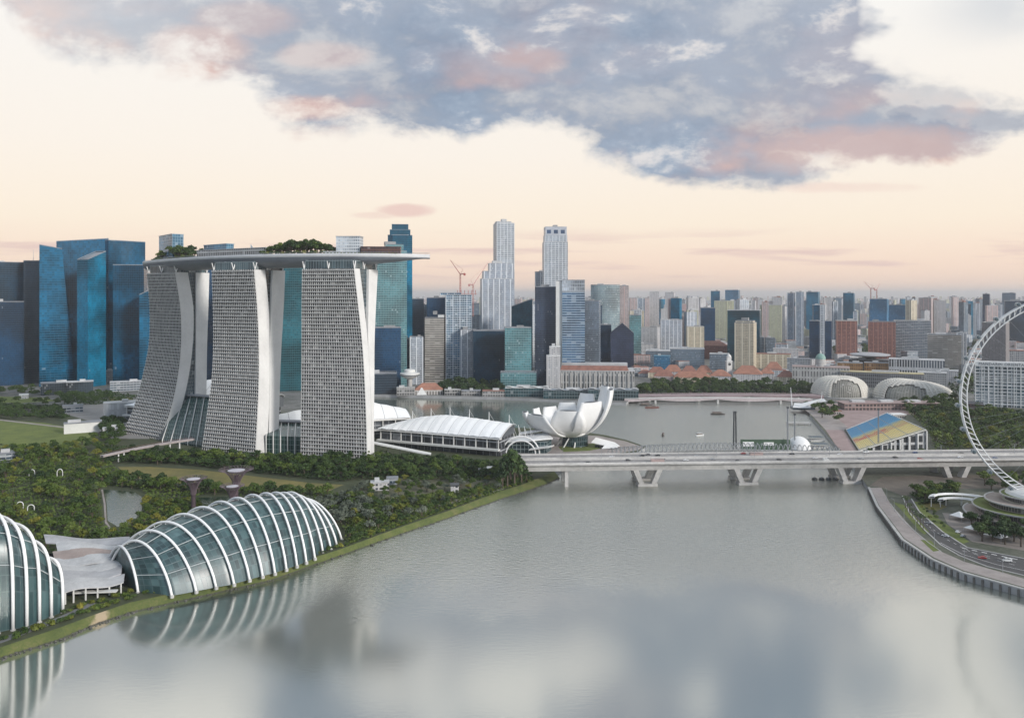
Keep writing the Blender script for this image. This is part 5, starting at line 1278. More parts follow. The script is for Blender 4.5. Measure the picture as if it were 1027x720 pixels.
# floating stage
st_ = thing('floating_stage', 'dark green floating stage with white panels moored in the bay', 'floating stage')
P4 = [G(742, 454, 1), G(812, 454, 1), G(812, 446.5, 1), G(742, 446.5, 1)]
mb = MB(); mb.prism([(p.x, p.y) for p in P4], -1, 1.3); mb.build('deck', CONC, st_)
mb = MB(); a, b = G(743, 451, 1), G(792, 451, 1); mb.box(((a.x + b.x)/2, (a.y + b.y)/2, 6.5), ((b - a).length, 3, 10.5)); mb.build('backdrop', plain('stage_green', (.045, .09, .05), .7, .3, .2), st_)
for px0, px1, py0, py1 in ((745, 756, 443, 447.6), (766, 776, 443.4, 446.6)):
    mb = MB(); a, b = G(px0, 451, 1), G(px1, 451, 1); y_ = a.y - 1.62; z0_, z1_ = ZA(py1, y_), ZA(py0, y_); mb.hexa([(XA(px0, y_), y_ - .2, z0_), (XA(px1, y_), y_ - .2, z0_), (XA(px1, y_), y_, z0_), (XA(px0, y_), y_, z0_), (XA(px0, y_), y_ - .2, z1_), (XA(px1, y_), y_ - .2, z1_), (XA(px1, y_), y_, z1_), (XA(px0, y_), y_, z1_)]); mb.build('white_panel', WHITE, st_)
for sx in (-10, 0, 8):
    pass
g = G(801, 450, 1); o = thing('dome_tent', 'white dome tent at the right end of the floating stage', 'dome tent', (g.x, g.y, 1.3))
mb = MB(); mb.lathe([(12.5*math.cos(a), 13*math.sin(a)) for a in np.linspace(0, math.pi/2, 9)], n=24); mb.build('canopy', WHITE, o, smooth=True); mb = MB(); mb.lathe([(12.7, 0), (12.8, .6), (12.4, .6)], n=24); mb.build('base_ring', STEEL, o)
g = G(788, 450, 1); o = thing('stage_prop', 'dark spiky stage set left of the white dome tent', 'stage set', (g.x, g.y, 1.3)); mb = MB()
for i in range(7): mb.tube([(-6 + i*2, (i % 3) - 1, 0), (-6 + i*2 + .4, (i % 3) - 1, 7 + (i*37 % 5))], [1.2, .2], 6)
mb.build('spires', DARKM, o)
for px, py, w_, lab in ((818, 441, 16, 'upper of two dark roofed pontoons right of the white dome tent'), (822, 448, 18, 'lower of two dark roofed pontoons right of the white dome tent')):
    g = G(px, py, 1); o = thing('pontoon', lab, 'pontoon', (g.x, g.y, 0), .1); mb = MB(); mb.box((0, 0, .5), (w_, 10, 2.0)); mb.build('deck', CONC, o); mb = MB(); mb.box((0, 0, 4.6), (w_ - 2, 8, .6)); mb.build('roof', plain('slate_roof', (.09, .12, .14), .5), o)
    mb = MB(); 
    for sx in (-1, 1):
        for sy in (-1, 1): mb.tube([(sx*(w_/2 - 2), sy*3, 1.5), (sx*(w_/2 - 2), sy*3, 4.4)], .2, 5)
    mb.build('post_row', STEEL, o)
flat('promenade', [Vector((p.x, p.y, 4.05)) for p in gp([(828, 431), (846, 431), (862, 456), (866, 462), (852, 460), (838, 446)], 4.05)], PINKP)
flat('promenade', gp([(800, 406), (822, 405), (850, 428), (846, 432), (828, 431), (814, 416)], 4.03), PAVE)
# ------------------------------------------------------------------ boats
def boat(px, py, L, kind, label, rz):
    g = G(px, py, 0); o = thing('river_boat', label, 'boat', (g.x, g.y, 0), rz, 'boats on the bay'); b_ = L*.27; hb = [(-L/2, -.7*b_/2), (-L/2, .7*b_/2), (0, b_/2), (L*.32, b_*.42), (L/2, 0), (L*.32, -b_*.42), (0, -b_/2)][::-1]
    mb = MB(); lo_ = [(x*.88, y*.7, -.4) for x, y in hb]; hi = [(x, y, 1.3 + .5*abs(x)/L) for x, y in hb]; mb.walls(lo_, hi); mb.face(hi); mb.build('hull', plain('boat_hull_' + kind, {'dark': (.05, .04, .035), 'red': (.18, .06, .05), 'white': (.65, .65, .65)}[kind], .5), o)
    mb = MB(); mb.prism([(-L*.36, -b_*.36), (L*.22, -b_*.36), (L*.22, b_*.36), (-L*.36, b_*.36)], 1.45, 3.2); mb.build('cabin', facade('boat_cabin', (.2, .17, .14), (.03, .03, .03), 1.4, 1.8, .12, .4, .9, .2, .5), o)
    mb = MB(); mb.box((-L*.07, 0, 3.4), (L*.64, b_*.85, .3)); mb.build('roof', ROOFP if kind == 'white' else plain('boat_roof', (.16, .12, .11), .7), o)
flat('promenade', gp([(806, 405.5), (822, 405), (862, 404), (905, 406), (918, 416), (892, 415), (852, 430), (846, 430.5), (822, 407)], 4.02), PINKP)
flat('paving', gp([(872, 487), (885, 478), (950, 476), (1100, 476), (1100, 490), (960, 490), (905, 497), (885, 489)], 4.02), plain('brown_paving', (.15, .125, .10), .9, .25, .1))
boat(654, 409, 22, 'red', 'dark red covered river boat nearest the low bay bridge', .1); boat(720, 415.5, 20, 'dark', 'dark covered boat alone in the middle of the bay', -.1)
boat(665, 437, 9, 'dark', 'tiny dark boat left of the middle of the bay, leaving a wake', 1.2); boat(702, 437, 12, 'white', 'small pale boat in the bay left of the floating stage', .4)
boat(585, 397.5, 16, 'dark', 'small boat moored at the far waterfront behind the lotus museum', .05); boat(648, 406.4, 20, 'dark', 'long low dark boat close under the low bay bridge', .03); boat(478, 396.5, 15, 'white', 'white boat moored at the far waterfront beside the dark trees', 0); boat(462, 396.2, 13, 'dark', 'dark boat moored at the far waterfront next to the white one', 0)
# ------------------------------------------------------------------ low bridges over the far end of the bay
def low_bridge(label, a, b, za, wid, col, fcol, npier, arch_=False):
    o = thing('low_bridge', label, 'bridge'); A, B = Vector((*a, za)), Vector((*b, za)); d = (B - A).normalized(); n_ = Vector((-d.y, d.x, 0))*wid/2; L = (B - A).length; m = 24
    mb = MB(); mb.grid([[A + d*L*i/m + n_*s + Vector((0, 0, z + 1.6*math.sin(math.pi*i/m))) for s, z in ((-1, 0), (1, 0), (.8, -1.6 - (1.2 if arch_ else 0)*abs(math.cos(math.pi*i/m*npier))), (-.8, -1.6 - (2.6 if arch_ else 0)*abs(math.cos(math.pi*i/m*npier))))] for i in range(m + 1)], closed=True); mb.build('deck', col, o)
    mb = MB()
    for s in (-1, 1): mb.tube([A + d*L*i/m + n_*s*.98 + Vector((0, 0, 1.0 + 1.6*math.sin(math.pi*i/m))) for i in range(m + 1)], .4, 4)
    mb.build('parapet', fcol, o)
    for i in range(npier):
        p = A + d*L*(i + .5)/npier; mb = MB(); mb.box((p.x, p.y, za/2 - 1), (3, wid*.7, za + 1), math.atan2(d.y, d.x)); mb.build('pier', CONC, o)
low_bridge('nearer slim pale pedestrian bridge curving over the far end of the bay', xy(626, 1207), xy(814, 1200), 6.5, 8, plain('jubilee_deck', (.50, .43, .43), .7), CREAMW, 3, True)
low_bridge('wider pinkish road bridge behind the slim pedestrian bridge', xy(626, 1238), xy(824, 1240), 7.5, 20, plain('pink_deck', (.36, .27, .28), .8), plain('pink_fascia', (.42, .33, .33), .7), 4, True)
# white sail canopy and pier at the right end of the bay
o = thing('sail_pavilion', 'white tensile sail roof on the pier at the right end of the bay', 'pavilion', (*xy(803, 1120), 4))
for pts in ([(-10, -4, 6), (0, -12, 4), (26, -10, 16), (14, 4, 10)], [(0, -6, 8), (30, -16, 13), (34, 4, 14), (16, 8, 9)], [(-14, -8, 3), (8, -16, 4), (12, -6, 8), (-8, 2, 8)]): shell(pts, .6, 'sail', WHITE, o)
mb = MB(); mb.tube([(-12, 0, 0), (-14, 0, 30)], [.9, .3], 6); mb.tube([(28, 0, 0), (30, 0, 24)], [.7, .3], 6); mb.build('mast', WHITE, o)
mb = MB(); mb.prism([(-14, -10), (16, -12), (18, 6), (-12, 8)], 0, 3); mb.build('wall', GLASSD, o)
o = thing('jetty', 'grey jetty on piles reaching from the white sail pavilion into the bay', 'jetty'); a, b = G(789, 423, 3), G(812, 423.5, 3)
mb = MB(); mb.hexa([(a.x, a.y - 4, 2), (b.x, b.y - 4, 2), (b.x, b.y + 4, 2), (a.x, a.y + 4, 2), (a.x, a.y - 4, 3), (b.x, b.y - 4, 3), (b.x, b.y + 4, 3), (a.x, a.y + 4, 3)]); mb.build('deck', CONC, o)
for i in range(5): c = a.lerp(b, i/4); mb = MB(); mb.tube([(c.x, c.y - 3, -2), (c.x, c.y - 3, 2.0)], .5, 6); mb.build('pile', CONC2, o)
# ------------------------------------------------------------------ twin shell domes of the concert hall
def spiky(name, label, px0, px1, py0, py1, dep, lean, cut):
    Yb = F*161/(py1 - CY); Yc_ = Yb + dep/2; cx0 = XA((px0 + px1)/2, Yc_); w_ = (px1 - px0)*Yc_/F*.97; h = (ZA(py0, Yc_) - 4)*.97
    o = thing(name, label, 'concert hall', (cx0, Yb + dep/2, 3.8)); nu, nv = 40, 16; shell_, gl = MB(), MB()
    def pt(i, j, lift=1.0):
        a = 2*math.pi*i/nu; e = (math.pi/2)*j/nv; r = math.cos(e)**.62; x = w_/2*r*math.cos(a)*lift; y = dep/2*r*math.sin(a)*lift; z = h*math.sin(e)**.9*(1 - lean*x/w_*1.3)*lift
        return Vector((x + lean*z*.2, y, max(z, 0)))
    for i in range(nu):
        for j in range(nv):
            a = 2*math.pi*(i + .5)/nu; x = math.cos(a); front_ = math.sin(a) < -.25
            e = j/nv; inw = front_ and cut[0] < x < cut[1] and e < cut[2]*(1 - .35*abs((x - (cut[0] + cut[1])/2)/(cut[1] - cut[0])*2)**2)
            if inw: gl.face([pt(i, j, .965), pt(i + 1, j, .965), pt(i + 1, j + 1, .965), pt(i, j + 1, .965)], [(i, j), (i + 1, j), (i + 1, j + 1), (i, j + 1)])
            else:
                # each cell of the shell is a shallow folded spike
                c4 = [pt(i, j), pt(i + 1, j), pt(i + 1, j + 1), pt(i, j + 1)]; m_ = sum(c4, Vector())/4 + (pt(i + .5, j + .5, 1.035) - pt(i + .5, j + .5))
                for a4, b4 in zip(c4, c4[1:] + c4[:1]): shell_.face([a4, b4, m_])
    shell_.build('sunshade_shell', plain('spiky_shell', (.60, .565, .50), .5, .12, .08), o)
    gl.build('glass_front', facade('hall_glass', (.36, .34, .30), (.15, .15, .125), .5, .5, .12, .12, .9, .55, .5), o)
    mb = MB(); mb.lathe([(1, -.5), (1, 2.0), (.98, 2.0), (.98, -.5)], n=40)
    mb.v = [(x*w_*.515, y*dep*.515, z) for x, y, z in mb.v]; mb.build('plinth', CONC, o)
spiky('shell_dome', 'smaller rounder cream shell dome with a glazed front, left of the pair', 813.5, 871, 376.5, 400, 74, .02, (-.55, .40, .66))
spiky('shell_dome', 'longer cream shell dome sloping down to the right, right of the pair', 876, 956, 380.5, 402.5, 80, .38, (-.9, .0, .52))
o = thing('terrace_block', 'long low pinkish terrace building in front of the twin shell domes', 'terrace', (*xy(890, 1115), 3)); L = 150
mb = MB(); mb.prism([(-L*.42, -8), (L*.45, -4), (L*.45, 18), (-L*.42, 16)], 0, 10); mb.build('wall', facade('terrace_wall', (.33, .24, .22), (.07, .06, .06), 5, 5, .15, .2, .8, .3, .7), o)
mb = MB(); mb.box((2, 6, 10.5), (L*.9, 28, .9)); mb.build('roof', PINKP, o)
for x_ in (-40, 0, 38): mb = MB(); mb.box((x_, 6, 12.2), (18, 10, 2.6)); mb.build('plant_room', ROOFP, o)
for i, (px, py) in enumerate(((868, 418), (876, 420), (886, 413), (914, 424), (904, 414))):
    g = G(px, py); o = thing('small_kiosk', ['low pink roofed kiosk left of the grandstand top', 'low kiosk with red roof beside the grandstand top', 'long white roofed shed behind the grandstand', 'white roofed block at the right back corner of the grandstand', 'grey roofed shed behind the grandstand'][i], 'kiosk', (g.x + (-34 if i < 2 else 0), g.y + 40, 3.5), .1); w_ = [14, 12, 34, 20, 24][i]
    mb = MB(); mb.prism([(-w_/2, -5), (w_/2, -5), (w_/2, 6), (-w_/2, 6)], 0, 5); mb.build('wall', facade('kiosk_wall', (.45, .42, .40), (.06, .06, .06), 3, 5, .15, .2, .7, .3, .7), o)
    mb = MB(); mb.box((0, .5, 5.5), (w_ + 2, 13, .9)); mb.build('roof', [PINKP, TILE, ROOFP, WHITE, ROOFG][i], o)
# ================================================================== CITY
def tower(name, label, cat_, px0, px1, ytop, Y, mat, dep=None, yaw=0.0, roofm=None, plant=1, tiers=(), top_slant=0.0, taper=(0, 0), crown=None, poly=None, base=3.0, group=None, parapet=True):
    Wd = (px1 - px0)*Y/F; dep = dep or min(Wd, 42); xc = XA((px0 + px1)/2, Y); az = math.atan2(xc, Y)
    sn, cs = abs(math.sin(yaw)), math.cos(yaw); wl = max(4.0, (Wd - dep*sn)/cs); h = ZA(ytop, Y) - base
    vd = Vector((math.sin(az), math.cos(az), 0)); c = Vector((xc, Y, base)) + vd*(dep*cs + wl*sn)/2
    o = thing(name, label, cat_, tuple(c), -az + yaw, group)
    P0 = poly(wl, dep) if poly else [(-wl/2, -dep/2), (wl/2, -dep/2), (wl/2, dep/2), (-wl/2, dep/2)]
    mb = MB(); bot = [(x, y, 0) for x, y in P0]
    def tz(x, y): return h + top_slant*(x/wl)
    top = [(x + (taper[0] if x < 0 else taper[1]), y, tz(x, y)) for x, y in P0]
    mb.walls(bot, top); mb.build('facade', mat, o)
    mb = MB(); ins = [(x*.985, y*.985, z - .9) for x, y, z in top]; mb.face(ins); mb.build('roof', roofm or ROOFG, o)
    if parapet:
        mb = MB(); n = len(top)
        out = [Vector((x*1.004 + 0, y*1.004, z + .05)) for x, y, z in top]; inn = [Vector((x*.97, y*.97, z + .05)) for x, y, z in top]
        up_ = Vector((0, 0, 1.3))
        for i in range(n):
            j = (i + 1) % n; mb.face([out[i], out[j], out[j] + up_, out[i] + up_]); mb.face([inn[j], inn[i], inn[i] + up_, inn[j] + up_]); mb.face([out[i] + up_, out[j] + up_, inn[j] + up_, inn[i] + up_])
        mb.build('parapet', roofm or ROOFG, o)
    q = random.Random(int(px0*7 + ytop*13))
    zt = h
    for (a, b, yt, df, m2) in tiers:         # narrower storeys stacked on top
        x0, x1 = XA(a, Y) - xc, XA(b, Y) - xc; z1 = ZA(yt, Y) - base; dd = dep*df/2; mb = MB()
        pl = [(x0, -dd), (x1, -dd), (x1, dd), (x0, dd)]; mb.walls([(x, y, zt - .2) for x, y in pl], [(x, y, z1) for x, y in pl]); mb.build('upper_storeys', m2 or mat, o)
        mb = MB(); mb.box(((x0 + x1)/2, 0, z1 + .35), (x1 - x0 + .4, dd*2 + .4, .8)); mb.build('upper_roof', roofm or ROOFG, o); zt = z1 + .7
    for i in range(plant):
        pw, pd, ph = wl*q.uniform(.18, .38), dep*q.uniform(.25, .45), q.uniform(3, 6.5)
        px_ = 0 if tiers else q.uniform(-.25, .25)*wl; mb = MB(); zz = zt if tiers else h + top_slant*px_/wl - 1
        if tiers: pw = min(pw, (XA(tiers[-1][1], Y) - XA(tiers[-1][0], Y))*.6)
        mb.box((px_, q.uniform(-.15, .15)*dep, zz + ph/2), (pw, pd, ph)); mb.build('plant_room', ROOFP if q.random() < .5 else CONC2, o)
    if crown == 'mast':
        mb = MB(); mb.tube([(0, 0, zt - 1), (0, 0, zt + 22)], [.5, .15], 5); mb.build('mast', STEEL, o)
    return o
fc = facade
NAVY = fc('navy_curtain', (.016, .05, .10), (.005, .030, .068), 1.8, 3.9, .06, .14, .97, .12, .4, pale=.002, spec=.3)
SLATE = fc('slate_curtain', (.022, .055, .09), (.006, .026, .050), 2.2, 4, .08, .16, .95, .14, .4, pale=.002, spec=.3)
SLATE2 = fc('slate_lined_curtain', (.05, .075, .105), (.014, .034, .058), 1.5, 4, .12, .12, .95, .16, .5, pale=.002, spec=.3)
BLUE1 = fc('deep_blue_banded', (.002, .11, .205), (.001, .075, .145), 6, 4.2, .015, .22, .97, .12, .35, var=.6, pale=.003, spec=.3)
BLUE2 = fc('deep_blue_curtain', (.001, .078, .15), (.0005, .052, .105), 3.0, 4.2, .04, .08, .98, .1, .3, var=.6, pale=.003, spec=.3)
BLUE3 = fc('mid_blue_curtain', (.006, .15, .25), (.002, .105, .185), 2.6, 4.0, .05, .12, .97, .1, .35, var=.4, pale=.002, spec=.3)
GREYBL = fc('grey_blue_grid', (.20, .24, .28), (.05, .085, .12), 2.6, 3.8, .16, .22, .9, .15, .5)
TEAL = fc('teal_curtain', (.03, .12, .14), (.010, .070, .09), 3.0, 4.0, .06, .2, .96, .1, .4, pale=.002, spec=.3)
TEAL2 = fc('pale_teal_curtain', (.19, .30, .31), (.04, .13, .145), 2.8, 3.9, .08, .22, .94, .12, .5, pale=.02)
TEALD = fc('dark_teal_curtain', (.015, .075, .105), (.005, .045, .07), 2.4, 3.9, .05, .1, .97, .1, .35, pale=.002, spec=.3)
PALEG = fc('pale_grey_grid', (.52, .54, .56), (.09, .13, .18), 2.4, 3.8, .2, .28, .9, .2, .55, stripe=(7.2, .17, (.56, .58, .6)))
PALEV = fc('pale_vertical_fins', (.55, .57, .60), (.07, .11, .17), 2.2, 3.9, .22, .14, .96, .2, .55, stripe=(11, .16, (.60, .62, .64)))
WHBL = fc('white_blue_bands', (.52, .58, .62), (.02, .09, .17), 4.2, 4.0, .06, .3, .95, .12, .45, stripe=(12.5, .09, (.62, .65, .68)))
BLBAND = fc('blue_steel_bands', (.30, .38, .46), (.02, .065, .13), 8, 4.2, .01, .42, .96, .12, .45)
BEIGE = fc('beige_bands', (.44, .405, .36), (.10, .095, .09), 9, 4.0, .012, .45, .9, .25, .65)
CREAM = fc('cream_punched', (.58, .50, .37), (.15, .14, .12), 3.0, 3.4, .26, .25, .8, .3, .7, stripe=(15, .18, (.64, .58, .46)))
WHITEP = fc('white_punched', (.60, .58, .57), (.13, .15, .18), 3.2, 3.3, .2, .3, .85, .3, .7, stripe=(9.6, .24, (.44, .43, .43)))
PINKW = fc('pinkish_white_punched', (.56, .47, .45), (.14, .13, .15), 3.4, 3.2, .2, .3, .85, .3, .7, stripe=(13.6, .2, (.46, .34, .32)))
YELP = fc('pale_yellow_punched', (.55, .53, .38), (.15, .18, .16), 3.4, 3.3, .2, .3, .85, .3, .7, stripe=(17, .22, (.42, .43, .30)))
BRICK = fc('red_brown_grid', (.30, .135, .105), (.07, .045, .05), 2.6, 3.4, .2, .28, .88, .25, .7, stripe=(10.4, .16, (.34, .16, .125)))
TAUPE = fc('taupe_vertical', (.27, .245, .24), (.09, .085, .09), 2.4, 3.6, .3, .1, .96, .3, .6)
GREYF = fc('grey_frame_bands', (.40, .42, .44), (.05, .075, .10), 5, 3.9, .05, .4, .92, .2, .55)
TWING = fc('blue_grey_twin', (.42, .46, .50), (.04, .085, .14), 3, 3.6, .1, .22, .92, .15, .5, stripe=(18, .12, (.6, .62, .64)))
RAIN = fc('curved_pale_curtain', (.40, .45, .45), (.17, .23, .25), 2.4, 4.2, .05, .16, .96, .08, .4, var=.25)
BLUENET = fc('blue_net_scaffold', (.05, .19, .32), (.02, .11, .22), 3, 3.4, .1, .2, .9, .5, .8)

OT = 'office tower'
tower('office_tower', 'dark slate glass tower at the left edge of the photo', OT, -30, 27, 263, 1430, SLATE, 45, .1)
tower('office_tower', 'dark lower slate block in front of the left edge tower', OT, -28, 20, 303, 1400, NAVY, 20)
tower('office_tower', 'narrow dark grey tower between the left edge tower and the blue cluster', OT, 25, 42, 262, 1440, SLATE2, 30, crown='mast')
tower('office_tower', 'blue banded tower with a slanting right side, left of the deep blue cluster', OT, 42, 73, 248, 1400, BLUE1, 38, .0, taper=(0, -20), top_slant=-6, plant=0)
tower('office_tower', 'deep blue tower rising behind the slanted blue one', OT, 60, 106, 241, 1480, BLUE2, 40, top_slant=8, plant=0)
tower('office_tower', 'slim tower with a grey left face and bright blue right face', OT, 79, 105, 256, 1380, BLUE3, 24, .75, top_slant=16, plant=0)
tower('office_tower', 'biggest deep blue glass tower just left of the hotel', OT, 100, 144, 241.5, 1500, BLUE2, 40, .5, plant=0)
tower('office_tower', 'dark navy blue tower in front of the biggest blue one', OT, 115, 147, 266, 1410, BLUE2, 35, -.2, plant=0)
tower('office_tower', 'blue tower with a sloping top peeping out left of the left hotel tower', OT, 141, 165, 290, 1380, BLUE1, 30, top_slant=20, plant=0)
tower('office_tower', 'dark blue tower seen between the left and middle hotel towers', OT, 186, 222, 258, 1450, NAVY, 40)
tower('office_tower', 'teal blue tower seen between the middle and right hotel towers', OT, 272, 330, 256, 1330, TEAL, 40)
tower('office_tower', 'tall dark blue tower with a chamfered crown behind the tip of the roof deck', OT, 389, 413.5, 236, 1580, BLUE3, 44, 0, poly=lambda w_, d: [(-w_/2, -d*.3), (-w_*.3, -d/2), (w_*.3, -d/2), (w_/2, -d*.3), (w_/2, d*.3), (w_*.3, d/2), (-w_*.3, d/2), (-w_/2, d*.3)], tiers=((391, 411.5, 230.5, .9, None), (393, 409.5, 225, .8, None)), plant=0)
tower('office_tower', 'teal striped tower right behind the right hotel tower', OT, 374, 408, 252, 1380, TEAL2, 38, .12, tiers=((386, 404, 245, .6, None),))
tower('office_tower', 'dark navy office block at the foot of the teal striped tower', OT, 370, 402, 329, 1330, NAVY, 34)
tower('office_building', 'low dark glass building on the waterfront right of the right hotel tower', 'office building', 366, 398, 375, 1285, SLATE2, 30)
tower('office_tower', 'slim pale grey tower left of the beige banded one', OT, 411, 424.5, 338, 1420, PALEV, 26)
tower('office_tower', 'dark slim tower behind the slim pale grey one', OT, 400, 413, 340, 1450, NAVY, 26)
tower('office_tower', 'slate blue tower standing behind the slim pale grey one', OT, 412, 425, 300, 1720, SLATE2, 30)
tower('office_tower', 'blue grey tower between the slate blue and dark navy towers', OT, 423, 432, 306, 1750, GREYBL, 30)
tower('office_tower', 'dark navy tower behind the beige banded one', OT, 428, 447, 299, 1640, NAVY, 34)
tower('office_tower', 'beige tower banded with dark windows standing on thick columns', OT, 426, 447, 319, 1420, BEIGE, 30, -.12, tiers=((440, 446, 316, .8, CREAMW),))
cr = tower('office_tower', 'blue and white striped tower with red cranes on its roof', OT, 446, 473, 296, 1430, WHBL, 38, .05, tiers=((441, 462, 294, .9, None),), plant=0)
tower('office_tower', 'pale banded block on the right flank of the tower with cranes', OT, 462, 477, 331, 1415, PALEV, 22)
tower('office_tower', 'pale grey tower behind the blue striped tower, half hidden', OT, 470, 483, 317, 1650, PALEG, 30)
tower('office_tower', 'tallest white tower of the skyline with a notched top', OT, 494.5, 516, 224, 1620, PALEG, 42, .18, tiers=((497, 512, 222, .6, None),), roofm=ROOFP)
tower('office_tower', 'broad white stepped tower in front of the tallest white one', OT, 481, 516, 280, 1560, PALEV, 48, .1, tiers=((484, 515, 272, .9, None), (490, 514, 264, .8, None)), roofm=ROOFP)
tower('office_tower', 'very dark navy block in front of the white stepped tower', OT, 474.5, 506, 332, 1385, fc('black_navy_curtain', (.015, .05, .085), (.006, .030, .058), 1.6, 3.8, .06, .08, .97, .12, .3, pale=.002, spec=.3), 34)
tower('office_tower', 'pale teal banded block right of the very dark navy one', OT, 505.5, 533, 329, 1330, TEAL2, 32, .05)
tower('office_building', 'wide pale teal podium under the pale teal block', 'office building', 502, 538, 374, 1300, TEAL2, 26, plant=0)
tower('office_tower', 'dark teal tower with a slanted glass crown behind the pale teal block', OT, 513, 534, 304, 1470, TEALD, 32, top_slant=14, plant=0)
tower('office_tower', 'second tallest tower with a dark window box in its crown', OT, 543.5, 569.5, 243, 1600, PALEG, 44, .1, tiers=((545.5, 568, 236, .9, PALEG), (546, 567.5, 227.5, .88, fc('crown_windows', (.48, .50, .54), (.03, .05, .09), 14, 14, .2, .25, .8, .2, .5))), roofm=ROOFP)
tower('office_tower', 'plain pale slab peeping out left of the second tallest tower', OT, 536.5, 548, 273, 1680, PALEV, 24)
tower('office_tower', 'dark brown grey tower below the second tallest one', OT, 536.5, 560, 288, 1400, fc('brown_slate_curtain', (.05, .065, .10), (.02, .032, .055), 2.2, 3.8, .14, .18, .92, .15, .5, pale=.02, spec=.3), 36)
tower('office_tower', 'slim plain white slab beside the blue banded tower', OT, 557.5, 564, 282, 1385, CREAMW, 34, plant=0)
tower('office_tower', 'blue banded tower with a pale top right of the slim white slab', OT, 563.8, 586.5, 293, 1380, BLBAND, 34, tiers=((563.8, 586.5, 281, 1, fc('pale_top_cladding', (.42, .45, .48), (.30, .33, .37), 3, 6, .1, .1, .9, .3, .5)),), plant=0)
tower('office_building', 'white stepped block at the foot of the dark brown grey tower', 'office building', 548, 562, 357, 1345, WHITEP, 18, tiers=((551, 562, 348, .8, None),), roofm=WHITE)
tower('office_tower', 'grey slab tower right of the blue banded tower', OT, 586, 602.5, 302, 1430, fc('grey_slab', (.19, .22, .26), (.10, .13, .165), 2.0, 3.8, .12, .2, .9, .2, .5), 34, -.1)
tower('office_tower', 'broad pale curved glass tower right of the grey slab', OT, 592, 622, 286, 1900, RAIN, 36, poly=lambda w_, d: [(w_*.5*math.sin(a), -d*.5*math.cos(a) + d*.1) for a in np.linspace(-1.35, 1.35, 14)] + [(w_*.42, d*.5), (-w_*.42, d*.5)])
tower('apartment_tower', 'pale pinkish tower banded with balconies beside the curved glass one', 'apartment tower', 620, 630.5, 287, 1950, PINKW, 28)
tower('office_tower', 'small navy tower left of the dark gabled one', OT, 602, 613, 326, 1620, NAVY, 24)
def gable(label, px0, px1, yapex, yeave, Y, mat):
    o = tower('office_tower', label, OT, px0, px1, yeave, Y, mat, 34, plant=0, parapet=False); Wd = (px1 - px0)*Y/F/2; h0_ = ZA(yeave, Y) - 3; h1_ = ZA(yapex, Y) - 3; mb = MB(); d = 17
    mb.face([(-Wd, -d, h0_), (Wd, -d, h0_), (0, -d, h1_)], [(0, h0_), (2*Wd, h0_), (Wd, h1_)]); mb.face([(Wd, d, h0_), (-Wd, d, h0_), (0, d, h1_)]); mb.build('gable', mat, o)
    mb = MB(); mb.face([(Wd, -d, h0_), (Wd, d, h0_), (0, d, h1_), (0, -d, h1_)]); mb.face([(-Wd, d, h0_), (-Wd, -d, h0_), (0, -d, h1_), (0, d, h1_)]); mb.build('pitched_roof', DARKM, o)
gable('dark purple grey tower with a pointed gable top', 612.5, 635.5, 324, 334, 1590, fc('purple_slate', (.045, .058, .10), (.022, .03, .058), 2.4, 3.8, .1, .2, .9, .15, .5, pale=.002, spec=.3))
